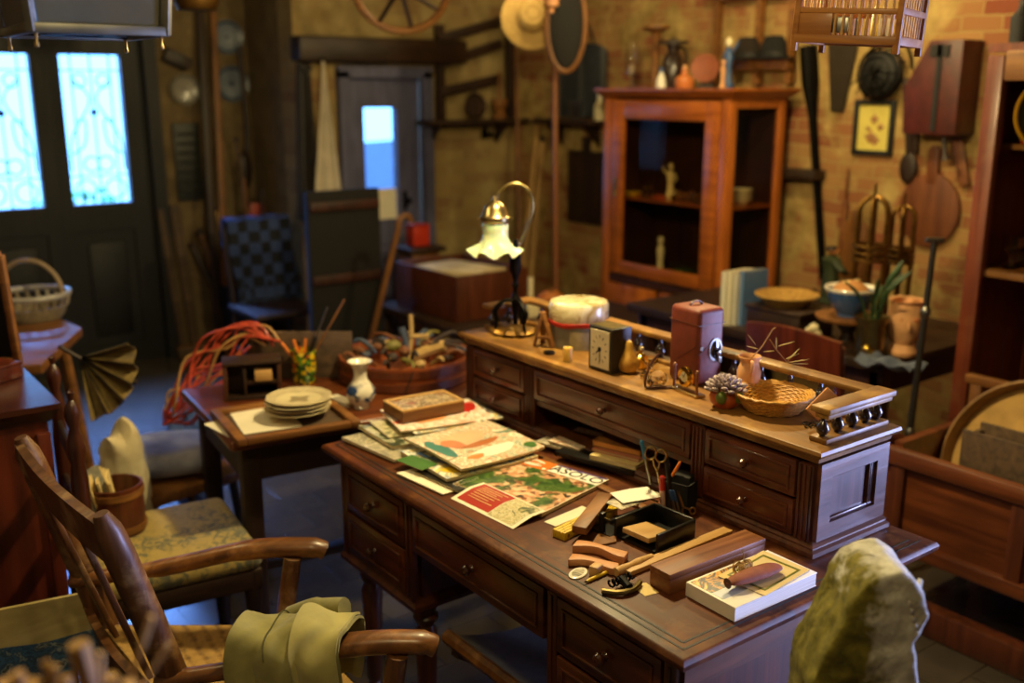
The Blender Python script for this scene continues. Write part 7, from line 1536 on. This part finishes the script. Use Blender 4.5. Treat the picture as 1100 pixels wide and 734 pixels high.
# umbrella / khaki canvas
p = at(112, 405, Vector((.87, 3.45, 0))); q = thing('folded_umbrella', 'half folded khaki canvas umbrella hanging beside the finial chair posts', 'umbrella', p)
ap = at(86, 385, Vector((.80, 3.40, 0))); b = MB()
def um(u, v):
    a = lerp(-.75, .95, u); L_ = v*.20; fold = .022*math.cos(u*PI*10)*v
    dv = V(RX, RY, 0)*math.cos(a-.6)+V(0, 0, 1)*math.sin(a-.6); return ap+dv*L_-V(HX, HY, 0)*(fold+.05*v)
wpart('canopy', b.sheet(um, 60, 8, .002), M['khaki'], q)
wpart('shaft', MB().tube([ap+V(-.06, 0, .05), ap, ap+(V(RX, RY, 0)*.9-V(0, 0, .42))*.2], .007, 8), M['dkwood'], q)
b = MB()
for k in range(6): b.tube([ap, um(.04+.184*k, 1.02)], .003, 5)
wpart('ribs', b, M['iron'], q)
p = Vector((.80, 3.20, 0)); q = thing('linen_sack', 'crumpled pale linen sack standing below the khaki umbrella', 'sack', p); c = at(130, 465, p)
MB().ico(V(c.x-p.x, c.y-p.y, (c.z+.04)/2), (.075, .06, (c.z+.02)/2), 4, lambda v: Vector((v.x*(1+.14*math.sin(6*v.x+7*v.z)*math.sin(5*v.y)+.05*math.sin(15*v.x))*(1-.12*max(0, v.z))/max(.35, math.sqrt(max(0, 1-v.z*v.z)))*max(.0, 1-v.z**8)**.5, v.y*(1+.1*math.sin(9*v.z))/max(.35, math.sqrt(max(0, 1-v.z*v.z)))*max(.0, 1-v.z**8)**.5, v.z*(1+.08*math.sin(7*v.x+3*v.y))))).build('sack_body', M['linen'], q)
# ---------------------------------------------------------------- basket on a plank-topped stand
q = thing('plank_stool', 'tall rustic stool with a thick tan plank seat under the handled basket', 'stool', (.84, 4.05, 0)); zb_ = .80
A, B, C_ = on(48, 392, zb_), on(88, 347, zb_), on(8, 372, zb_); pts = [on(44, 392, zb_), on(88, 352, zb_), on(62, 341, zb_), on(0, 352, zb_), on(-20, 392, zb_)]
pts = [(x.x-.84, x.y-4.05) for x in pts]; MB().prism(pts, .035, Matrix.Translation((0, 0, zb_-.035)), .004).build('seat', M['mid'], q)
mx = sum(x for x, y in pts)/5; my = sum(y for x, y in pts)/5
for a in (.6, 2.2, 3.8, 5.4): MB().tube([(mx+.22*math.cos(a), my+.22*math.sin(a), 0), (mx+.13*math.cos(a), my+.13*math.sin(a), zb_-.036)], .018, 8).build('leg', M['mid'], q)
c = Vector((.84+mx*.6, 4.05+my*.6, zb_+.001)); c = on(36, 342, zb_+.001); Rk = (at(0, 325, c)-at(76, 325, c)).length/2
q = thing('handled_basket', 'round silvery basket with a tall hoop handle on the plank stool', 'basket', c); hb = at(40, 316, c).z-zb_
MB().lathe([(0, 0), (Rk*.75, 0), (Rk*.85, .02), (Rk*.93, hb*.55), (Rk*.88, hb*.55), (Rk*.8, .022), (0, .012)], seg=36).build('weave', weave('grey_wicker', '#4a3c2c', '#a89878', 50, 110), q)
MB().tube([(Rk*math.cos(2*PI*i/32), Rk*math.sin(2*PI*i/32), hb) for i in range(32)], .012, 8, True).build('rim', plain('pale_willow', '#a09a90', .35), q)
b = MB()
for k in range(22): b.bar((Rk*.91*math.cos(2*PI*k/22), Rk*.91*math.sin(2*PI*k/22), hb*.5), (Rk*math.cos(2*PI*k/22+.08), Rk*math.sin(2*PI*k/22+.08), hb), .012, .008)
b.build('stakes', plain('willow_stakes', '#8a7c68', .45), q)
hh = at(20, 280, c).z-zb_; MB().tube([(Rk*.9*math.cos(PI*i/20)*RX*-1, Rk*.9*math.cos(PI*i/20)*RY*-1, hb+(hh-hb)*math.sin(PI*i/20)) for i in range(21)], .010, 8).build('handle', plain('pale_willow_handle', '#9a8468', .35), q)
# red-brown cabinet with raised top, far left
zc_ = .93; p0, p1 = on(66, 432, zc_), on(20, 385, zc_)
x1 = on(64, 432, zc_).x; yb_ = on(64, 432, zc_).y
q = thing('red_cabinet', 'glossy red-brown cabinet with figured side panel at the far left edge', 'cabinet', (x1-.4, yb_+.3, 0))
cx0, cx1, cy0_, cy1_ = x1-.80, x1, yb_, yb_+.52
wpart('body', MB().box(((cx0+cx1)/2-.01, (cy0_+cy1_)/2, zc_/2-.02), (cx1-cx0-.04, cy1_-cy0_-.04, zc_-.04)), M['redcab'], q)
wpart('top_board', slab(MB(), cx0, cx1-.01, cy0_, cy1_, [(-.015, zc_-.05), (-.005, zc_-.04), (0, zc_-.025), (.01, zc_-.015), (.01, zc_)]), M['redtop'], q)
wpart('plinth', MB().box(((cx0+cx1)/2-.01, (cy0_+cy1_)/2, .05), (cx1-cx0-.02, cy1_-cy0_-.02, .1), bev=.006), M['redtop'], q)
for x in (cx1-.035, cx0+.05): wpart('corner_stile', MB().box((x-.01, cy0_+.018, zc_/2+.0), (.035, .02, zc_-.16), bev=.004), M['redcab'], q)
wpart('key_plate', MB().bar((cx1-.09, cy0_+.012, zc_-.10), (cx1-.07, cy0_+.012, zc_-.14), .018, .014, .003, up=(0, 1, 0)), M['mid'], q)
q = thing('red_box', 'flat red-brown lidded box lying on the far left cabinet', 'box', on(-2, 408, zc_+.001)+V(-.06, .0, .001), .5); MB().box((0, 0, .018), (.20, .14, .036), bev=.003).build('body', M['redcab'], q); MB().box((0, 0, .041), (.206, .146, .010), bev=.003).build('lid', M['redcab'], q)
A = on(20, 392, zc_+.001); S_ = A; B = at(0, 274, S_); q = thing('upright_frame', 'dark mirror with tan frame standing on the far left cabinet', 'mirror', A)
Pm = at(-60, 392, S_); wpart('frame_side', MB().bar(A+V(0, 0, .001), B, .022, .02, .003), M['mid'], q); A2 = A-(V(RX, RY, 0)*.28); B2 = B-(V(RX, RY, 0)*.28); wpart('frame_side', MB().bar(A2+V(0, 0, .001), B2, .022, .02, .003), M['mid'], q); wpart('frame_rail', MB().bar(B, B2, .022, .02, .003), M['mid'], q); wpart('frame_rail', MB().bar(A+V(0, 0, .012), A2+V(0, 0, .012), .022, .02, .003), M['mid'], q)
b = MB().faces([A+V(0, 0, .02), A2+V(0, 0, .02), B2, B], [(0, 1, 2, 3)]); bmesh.ops.solidify(b.bm, geom=b.bm.faces[:], thickness=.006); wpart('dark_glass', b, M['black'], q)
# ---------------------------------------------------------------- armchair in the foreground
q = thing('armchair', 'worn wooden armchair with rush seat and curved arms in the foreground', 'armchair', (.65, 1.95, 0))
AL, AR = Vector((.385, 2.24, 0)), Vector((.425, 1.70, 0))          # rear posts, far and near
fL, fR = on(333, 590, .655), on(448, 692, .655)
def post(P0, lean_, top): return [P0+V(.06, 0, 0), P0+V(.04, 0, .22), P0+V(.02, 0, .45), P0+V(-.02, 0, .70), P0+V(lean_, 0, top)]
topL, topR = on(22, 470, .97), on(108, 552, .97)
for nm, tp_ in (('rear_post', topL), ('rear_post', topR)):
    base_ = V(tp_.x+.17, tp_.y, 0); pts = spline([base_, base_+V(0, 0, .25), V(tp_.x+.13, tp_.y, .48), V(tp_.x+.07, tp_.y, .72), tp_], 5)
    wpart(nm, MB().tube(pts, [.026]*8+[.030]*8+[.029]*(len(pts)-18)+[.026, .014], 12), M['armz'], q)
def pst(tp_, z): return V(lerp(tp_.x+.16, tp_.x, max(0, (z-.3)/.67)), tp_.y, z)
def rail(z0, z1, bow):
    return MB().sheet(lambda u, v: lerp(pst(topL, lerp(z0, z1, v)), pst(topR, lerp(z0, z1, v)), u)+V(-bow*math.sin(PI*u), 0, .0), 16, 4, .018)
wpart('crest_rail', rail(.865, .96, .012), M['armz'], q)
wpart('back_slat', MB().bar(lerp(pst(topL, .52), pst(topR, .52), .30), lerp(pst(topL, .86), pst(topR, .86), .24)+V(-.02, 0, 0), .05, .012, .003, up=(1, 0, 0)), M['armz'], q)
wpart('back_slat', MB().bar(lerp(pst(topL, .52), pst(topR, .52), .68), lerp(pst(topL, .86), pst(topR, .86), .72)+V(-.02, 0, 0), .05, .012, .003, up=(1, 0, 0)), M['armz'], q)
wpart('lower_rail', rail(.48, .53, .02), M['armz'], q)
for tp_, fe in ((topL, fL), (topR, fR)):
    st_ = pst(tp_, .60); m1 = lerp(st_, fe, .35)+V(0, 0, .0); m2 = lerp(st_, fe, .72)+V(0, 0, .018)
    pts = spline([st_-V(.02, 0, 0), m1, m2, fe+V(0, 0, .004), fe+(fe-m2).normalized()*.035-V(0, 0, .006)], 6)
    wpart('armrest', MB().tube(pts, [.021]*6+[.025]*6+[.029]*8+[.026]*(len(pts)-20), 14, flat=.8), M['arm'], q)
    f0 = fe-V(.045, .0, 0); wpart('arm_support', MB().tube(spline([V(f0.x-.03, f0.y, .0), V(f0.x-.03, f0.y, .3), V(f0.x-.035, f0.y, .45), V(f0.x, f0.y, .645)], 5), .021, 10), M['armz'], q)
fl_, fr_ = V(fL.x-.04, fL.y, .455), V(fR.x-.04, fR.y, .455); rl_, rr_ = pst(topL, .455), pst(topR, .455)
wpart('rush_seat', MB().sheet(lambda u, v: lerp(lerp(rl_, rr_, v), lerp(fl_, fr_, v), u)+V(0, 0, .012-.03*math.sin(PI*u)*math.sin(PI*v)), 20, 20, .03), M['rush'], q)
for a, b_ in ((fl_, fr_), (fl_, rl_), (fr_, rr_)):
    for dz in (-.02, -.24): wpart('seat_rail' if dz > -.1 else 'stretcher', MB().tube([a+V(0, 0, dz), b_+V(0, 0, dz)], .015, 8), M['arm'], q)
# olive jacket over the near arm
q = thing('olive_jacket', 'olive green cotton jacket thrown over the near arm of the armchair', 'jacket', lerp(rr_, fr_, .6))
armd = (fR-pst(topR, .60)); armd.normalize()
pa = lerp(pst(topR, .62), fR, .30); pb = lerp(pst(topR, .62), fR, .74); nrm_ = V(-armd.y, armd.x, 0).normalized()
def jk(u, v, up=0.0):
    c = lerp(pa, pb, u); fold = .010*math.sin(u*9+v*5)+.006*math.sin(v*15-u*8)+.003*math.sin(u*23+v*19)
    L_, R2, B_ = .115-.02*u, .052, .062+.012*math.sin(u*5+.6)
    if v < .25: o_, z_ = L_+.05*(.25-v)/.25, -.15*(.25-v)/.25
    elif v < .75:
        a = PI*(v-.25)/.5; o_, z_ = (L_ if a < PI/2 else R2)*math.cos(a), B_*math.sin(a)
    else: o_, z_ = -R2-.03*(v-.75)/.25, -.22*(v-.75)/.25
    k = 1+up/.06; return c+nrm_*((o_+math.copysign(fold*min(1, abs(o_)*20), o_))*k)+V(0, 0, .004+z_*k+fold*.8)+armd*(.02*math.sin(v*7))
wpart('cloth_body', MB().sheet(jk, 40, 40, .006), M['olive'], q)
wpart('folded_front', MB().sheet(lambda u, v: jk(.52+.46*u+.10*v*(1-u), .42+.5*v-.08*u, .006), 20, 20, .005), cloth('olive_lining', '#8c8448', '#b4aa68', 9), q)
wpart('sleeve', MB().tube(spline([jk(.85, .36, .012), jk(.55, .30, .014), jk(.25, .25, .014), jk(-.05, .20, .010)], 6), [.024]*6+[.028]*6+[.022]*7, 12), M['olive'], q)
wpart('seam', MB().tube([jk(.30+.06*i/20, .30+.4*i/20, .004) for i in range(21)], .0016, 5), plain('seam_thread', '#4c4820', .8), q)
# painted board on a low box, seen between the posts
q = thing('painted_board', 'pale wooden board with a painted blue lower part leaning behind the armchair', 'board', on(40, 690, .30))
BLp, BRp, TLp, TRp = on(-40, 745, .33), on(128, 710, .33), on(-30, 662, .52), on(108, 634, .52)
def bd(u, v, up=0): 
    n_ = (BRp-BLp).cross(TLp-BLp).normalized(); return lerp(lerp(BLp, BRp, u), lerp(TLp, TRp, u), v)+n_*up
wpart('board_body', MB().sheet(lambda u, v: bd(u, v), 4, 4, .012), wood('pale_board', '#a08e54', '#ccba80', 'X', .6, .8), q)
wpart('blue_paint', MB().sheet(lambda u, v: bd(u, .48*v+.02*math.sin(u*9)*v, .0015), 16, 6, .001), printed('blue_painting', ['#1c2c3c', '#284868', '#3c6488', '#8a9490', '#22384c'], 14, .5, paper='#4a6078'), q)
mid_ = lerp(TLp, TRp, .5); wpart('prop', MB().bar(V(mid_.x-.03, mid_.y+.09, 0), mid_-V(.0, -.028, .03), .03, .02, .003), M['dkwood'], q); wpart('prop', MB().bar(V(BLp.x*.5+BRp.x*.5, BLp.y*.5+BRp.y*.5+.03, 0), lerp(BLp, BRp, .5)+V(0, .02, -.008), .05, .03, .003), M['dkwood'], q)
# bundle of twigs in the near corner
S_ = Vector((.20, .80, 0)); p = at(60, 760, S_); q = thing('twig_basket', 'basket holding the bundle of dry twigs in the bottom left corner', 'basket', V(p.x, p.y, p.z-.25)); MB().lathe([(0, 0), (.08, 0), (.10, .16), (.092, .16), (.075, .01), (0, .01)], seg=28).build('weave', M['wicker'], q); MB().lathe([(.0, -.02), (.05, -.02), (.06, 0), (0, 0)], seg=20).build('foot', M['wicker'], q)
zb2 = p.z-.27; q = thing('plant_stand', 'wooden stand under the twig basket in the near left corner', 'stand', V(p.x, p.y, 0)); MB().cyl((0, 0, zb2-.022), .12, .021, 28).build('top', M['dkwoodx'], q); MB().cyl((0, 0, .02), .02, zb2-.042, 14).build('column', M['dkwood'], q); MB().cyl((0, 0, 0), .10, .02, 24).build('base', M['dkwoodx'], q)
rnd = random.Random(17)
for k, (px, py, r_) in enumerate(((84, 692, .0095), (163, 662, .003), (18, 712, .006), (48, 700, .004), (120, 715, .005), (138, 722, .006), (35, 722, .008), (100, 712, .003), (5, 722, .007), (70, 716, .005), (60, 705, .003), (108, 690, .003))):
    B = at(px, py+(11 if k > 1 else 0), S_+V(rnd.uniform(-.03, .03), rnd.uniform(-.03, .03), 0)); F = p+V(rnd.uniform(-.04, .04), rnd.uniform(-.04, .04), -.20); o_ = thing('dry_stick', 'dry straw-coloured stick in the bundle in the near left corner', 'stick', F, 0, 'dry sticks in the corner basket')
    wpart('stick_body', MB().tube(spline([F, lerp(F, B, .55)+V(rnd.uniform(-.012, .012), 0, .0), B], 4), r_, 8), M['pale'] if k % 3 else M['palez'], o_)
    if k in (1, 4, 7): wpart('side_shoot', MB().tube([lerp(F, B, .7), lerp(F, B, .8)+V(.03, -.01, .03)], r_*.6, 6), M['pale'], o_)
# cross-legged stool under the desk
q = thing('folding_stool', 'dark cross-legged stool standing half under the desk', 'stool', (1.48, 1.77, 0))
for y in (1.64, 1.86):
    wpart('cross_leg', MB().bar((1.25, y, .02), (1.75, y, .36), .03, .05, .006), M['arm'], q); wpart('cross_leg', MB().bar((1.25, y+.034, .36), (1.75, y+.034, .02), .03, .05, .006), M['dkwoodx'], q)
for x, z_ in ((1.25, .37), (1.75, .37)): wpart('top_bar', MB().tube([(x, 1.60, z_), (x, 1.94, z_)], .018, 8), M['arm'], q)
wpart('sling_seat', MB().sheet(lambda u, v: V(lerp(1.25, 1.75, u), lerp(1.63, 1.91, v), .385-.05*math.sin(PI*u)), 12, 4, .006), cloth('grey_sling', '#2a2622', '#4a443c'), q)
# ---------------------------------------------------------------- lantern and bird cage overhead
S_ = Vector((HX*2.0, HY*2.0, 0))*.85
q = thing('lantern', 'square zinc lantern with glass sides hanging at the upper left', 'lantern', (0, 0, 0))
near_l, near_r = ony(28, 34, 1.75), ony(180, 36, 1.75); W_ = near_r.x-near_l.x; zb_ = near_l.z; cx_ = V((near_l.x+near_r.x)/2, 1.75+W_*.42, 0); an = 0
q.location = V(cx_.x, cx_.y, zb_); q.rotation_euler = (0, 0, an); h2 = W_*.42
for sx in (-1, 1):
    for sy in (-1, 1): MB().bar((sx*h2*1.12, sy*h2*1.12, 0), (sx*h2*1.12*1.18, sy*h2*1.12*1.18, .26), .014, .014, .002).build('corner_bar', M['zinc'], q)
for sx, sy in ((1, 0), (-1, 0), (0, 1), (0, -1)):
    MB().bar((sx*h2*1.12-sy*h2*1.12, sy*h2*1.12-sx*h2*1.12, .006), (sx*h2*1.12+sy*h2*1.12, sy*h2*1.12+sx*h2*1.12, .006), .016, .016, .003).build('bottom_bar', M['zinc'], q)
    o_ = MB().faces([(sx*h2*1.1-sy*h2, sy*h2*1.1-sx*h2, .01), (sx*h2*1.1+sy*h2, sy*h2*1.1+sx*h2, .01), (sx*h2*1.3+sy*h2*1.2, sy*h2*1.3+sx*h2*1.2, .26), (sx*h2*1.3-sy*h2*1.2, sy*h2*1.3-sx*h2*1.2, .26)], [(0, 1, 2, 3)]).build('side_pane', M['dirty'], q)
for a, b_ in (((-1, -1), (1, 1)), ((-1, 1), (1, -1))): MB().bar((a[0]*h2, a[1]*h2, .004), (b_[0]*h2, b_[1]*h2, .004), .012, .006, .001).build('cross_brace', M['iron'], q)
MB().lathe([(h2*.35, .0), (h2*.75, .0), (h2*.75, .006), (h2*.35, .006), (h2*.35, 0)], seg=28).build('vent_ring', M['iron'], q)
for sx in (-1, 1):
    for sy in (-1, 1): MB().lathe([(0, -.024), (.0035, -.022), (.004, -.018), (.002, -.013), (.003, 0), (0, 0)], (sx*h2*1.05, sy*h2*1.05, 0), 10).build('drop_knob', M['brass'], q)
MB().faces([(-h2*1.35, -h2*1.35, .262), (h2*1.35, -h2*1.35, .262), (h2*1.35, h2*1.35, .262), (-h2*1.35, h2*1.35, .262), (0, 0, .42)], [(0, 1, 4), (1, 2, 4), (2, 3, 4), (3, 0, 4), (3, 2, 1, 0)]).build('roof', M['zinc'], q)
MB().tube([(0, 0, .41), (0, 0, 2.8-zb_)], .006, 6).build('chain', M['iron'], q)
# bird cage
S_ = Vector((HX*1.95, HY*1.95, 0))+V(RX, RY, 0)*.5
a0, a1 = at(855, 46, S_), at(963, 49, S_); zb_ = a1.z; L_ = (a1-a0).length*1.04; D_ = .17
q = thing('bird_cage', 'reddish wooden bird cage with thin cane bars hanging at the upper right', 'bird cage', V(a1.x, a1.y, zb_), rot=(0, .055, -YAW-.60))
# local x runs left along the long side, y goes back
def bb(nm, a, b_, w_, h_, m_): return MB().bar(a, b_, w_, h_, .002).build(nm, m_, q)
cm = wood('cage_wood', '#8e5218', '#cc8a3c', 'X', .5, 1, .08, .1)
for y in (0, D_): bb('long_sill', (-L_, y, .008), (0, y, .008), .014, .016, cm); bb('long_rail', (-L_, y, .060), (0, y, .060), .010, .010, cm); bb('top_rail', (-L_, y, .26), (0, y, .26), .012, .012, cm)
for x in (-L_, 0): bb('end_sill', (x, 0, .008), (x, D_, .008), .014, .016, M['pink']); bb('end_rail', (x, 0, .062), (x, D_, .062), .010, .012, M['pink']); bb('top_rail', (x, 0, .26), (x, D_, .26), .012, .012, cm)
for x in (-L_, 0):
    for y in (0, D_): bb('corner_post', (x, y, -.016), (x, y, .27), .012, .012, cm)
MB().box((-L_/2, D_/2, .006), (L_, D_, .006)).build('floor_tray', cm, q)
MB().box((-L_+.035, -.001, .035), (.07, .006, .040), bev=.001).build('side_panel', cm, q)
n_ = 13
for i in range(1, n_):
    x = -L_+L_*i/n_
    for y in (0, D_): MB().tube([(x, y, .012), (x, y, .27)], .0028, 6).build('cane_bar', M['pale'], q)
for i in range(1, 9):
    y = D_*i/9
    for x in (-L_, 0): MB().tube([(x, y, .012), (x, y, .27)], .0022, 6).build('cane_bar', M['pale'], q)
MB().box((-.03, .025, .035), (.022, .022, .045), bev=.002).build('seed_cup', M['white'], q)
MB().lathe([(0, 0), (.008, 0), (.008, .05), (.004, .06), (0, .07)], (-.055, .04, .012), 12).build('drinker', M['yellow'], q)
MB().box((-L_*.62, .02, .035), (.05, .03, .03), bev=.003).build('food_tray', M['pewter'], q)
MB().tube([(-L_/2, D_/2, .26), (-L_/2, D_/2, 2.8-zb_)], .004, 6).build('cord', M['iron'], q)
bb('roof_slat', (-L_, D_/2, .262), (0, D_/2, .262), .02, .010, cm)
# ---------------------------------------------------------------- carved stone in the right foreground
S_ = Vector((HX*1.35, HY*1.35, 0)); c = at(925, 700, S_); u_ = (at(1025, 700, S_)-at(925, 700, S_)).length/100
sm = NT('mossy_stone'); sm.set(Roughness=.9); f_ = sm.noise(sm.coord(), 11, 8, .4, .65); f2 = sm.noise(sm.coord(), 45, 6, .3, .7)
tcn = sm.n('ShaderNodeTexCoord'); sxn = sm.n('ShaderNodeSeparateXYZ'); sm.l(tcn.outputs['Object'], sxn.inputs[0])
side_ = sm.ramp(sxn.outputs[0], [(.44, (0, 0, 0)), (.56, (1, 1, 1))]); 
mpr = sm.n('ShaderNodeMath'); mpr.operation = 'MULTIPLY_ADD'; sm.l(sxn.outputs[0], mpr.inputs[0]); mpr.inputs[1].default_value = 4.2; mpr.inputs[2].default_value = .60
md = sm.n('ShaderNodeMath'); md.operation = 'ADD'; sm.l(mpr.outputs[0], md.inputs[0]); mf = sm.n('ShaderNodeMath'); mf.operation = 'MULTIPLY_ADD'; sm.l(f_, mf.inputs[0]); mf.inputs[1].default_value = .9; mf.inputs[2].default_value = -.45; sm.l(mf.outputs[0], md.inputs[1])
moss = sm.ramp(f2, [(.3, '#423e08'), (.5, '#6a6214'), (.7, '#867a2a')]); bare = sm.ramp(f2, [(.3, '#a09c90'), (.7, '#d8d6cc')])
sm.base(sm.mix(sm.ramp(md.outputs[0], [(.52, (0, 0, 0)), (.62, (1, 1, 1))]), moss, bare)); sm.bump(f2, .6, .008)
q = thing('carved_stone', 'mossy broken carved stone block standing in the right foreground', 'stone', V(c.x, c.y, 0), -YAW)
pr = [(858, 760), (862, 715), (872, 690), (884, 668), (893, 650), (898, 630), (908, 612), (924, 602), (946, 599), (960, 607), (972, 622), (980, 645), (974, 662), (966, 672), (970, 690), (976, 712), (978, 760)]
pts = [((px-925)*u_, at(925, py, S_).z) for px, py in pr]; pts = [(pts[0][0], .62)]+pts[1:-1]+[(pts[-1][0], .62)]
t = bmesh.new(); lo_ = [t.verts.new((x, -.05, z)) for x, z in pts]; hi_ = [t.verts.new((x+.012, .10, z-.012)) for x, z in pts]; n_ = len(pts)
t.faces.new(lo_); t.faces.new(hi_[::-1])
for i in range(n_): j = (i+1) % n_; t.faces.new((lo_[i], hi_[i], hi_[j], lo_[j]))
bmesh.ops.recalc_face_normals(t, faces=t.faces); bmesh.ops.triangulate(t, faces=t.faces[:])
b = MB(); b._merge(t); o_ = b.build('stone_body', sm.m, q, smooth=.9)
md_ = o_.modifiers.new('remesh', 'REMESH'); md_.mode = 'VOXEL'; md_.voxel_size = .005; md_.use_smooth_shade = True
ms = o_.modifiers.new('smooth', 'SMOOTH'); ms.factor = .7; ms.iterations = 9
tx_ = bpy.data.textures.new('stone_relief', 'CLOUDS'); tx_.noise_scale = .05; tx_.noise_depth = 4; dm = o_.modifiers.new('relief', 'DISPLACE'); dm.texture = tx_; dm.strength = .015; dm.texture_coords = 'LOCAL'
b = MB()
for k in range(5):
    A = V((954-925+k*3)*u_, -.050, at(925, 630+k*8, S_).z); B = V((980-925)*u_, .0, at(925, 624+k*9, S_).z); b.tube([A, lerp(A, B, .5)+V(0, -.012, 0), B], .004, 8)
b.build('carved_flutes', plain('pale_stone', '#b8b2a0', .9, bump=.3), q)
q = thing('stone_plinth', 'rough wooden pedestal under the carved stone', 'pedestal', V(c.x, c.y, 0), -YAW); MB().box((.0, .03, .305), (.16, .20, .61), bev=.008).build('column', M['dkwood'], q); MB().box((0, .03, .612), (.18, .22, .012), bev=.003).build('top', M['dkwoodx'], q)
# ---------------------------------------------------------------- light and camera
w = bpy.data.worlds.new('sky'); SC.world = w; w.use_nodes = True
bg = w.node_tree.nodes['Background']; bg.inputs[0].default_value = (.15, .43, 1.0, 1); bg.inputs[1].default_value = 5.5
def lamp(name, typ, loc, energy, col, size=.1, target=None, sy=None, spot=None, blend=.5):
    d = bpy.data.lights.new(name, typ); d.energy = energy; d.color = col
    if typ == 'AREA':
        d.size = size
        if sy: d.shape = 'RECTANGLE'; d.size_y = sy
    else: d.shadow_soft_size = size
    if spot: d.spot_size = math.radians(spot); d.spot_blend = blend
    o = bpy.data.objects.new(name, d); link(o); o.location = loc
    if target is not None:
        o.rotation_euler = (Vector(target)-Vector(loc)).to_track_quat('-Z', 'Y').to_euler()
    return o
    return o
WARM = (1, .785, .37)
lamp('pendant_light', 'POINT', (1.70, 2.02, 2.15), 108, WARM, .06)
lamp('wall_light', 'POINT', (3.2, 2.7, 2.45), 66, WARM, .1)
lamp('back_light', 'POINT', (3.1, 4.2, 2.5), 12, WARM, .1)
lamp('front_light', 'POINT', (.45, .75, 2.4), 30, WARM, .1)
lamp('left_light', 'POINT', (.35, 3.1, 2.45), 22, WARM, .1)
lamp('window_daylight', 'AREA', (4.34, -.60, .86), 52, (.46, .52, 1.0), .95, (1.6, .75, .72), 1.4).data.spread = math.radians(75)
lamp('door_daylight', 'AREA', (1.5, 7.9, 2.9), 1100, (.16, .34, 1.0), 1.6, (1.25, 5.0, 0), 1.2)
cam = bpy.data.cameras.new('camera'); co = bpy.data.objects.new('camera', cam); link(co)
cam.sensor_width = 36; cam.sensor_fit = 'HORIZONTAL'; cam.lens = FPX/1100*36
co.location = (0, 0, EYE); co.rotation_euler = (PI/2-PITCH, 0, -YAW)
cam.dof.use_dof = True; cam.dof.focus_distance = 2.0; cam.dof.aperture_fstop = 2.0; cam.clip_start = .05
SC.camera = co
SC.view_settings.view_transform = 'Standard'; SC.view_settings.look = 'None'; SC.view_settings.gamma = 1; SC.view_settings.exposure = .1
SC.view_settings.use_curve_mapping = False
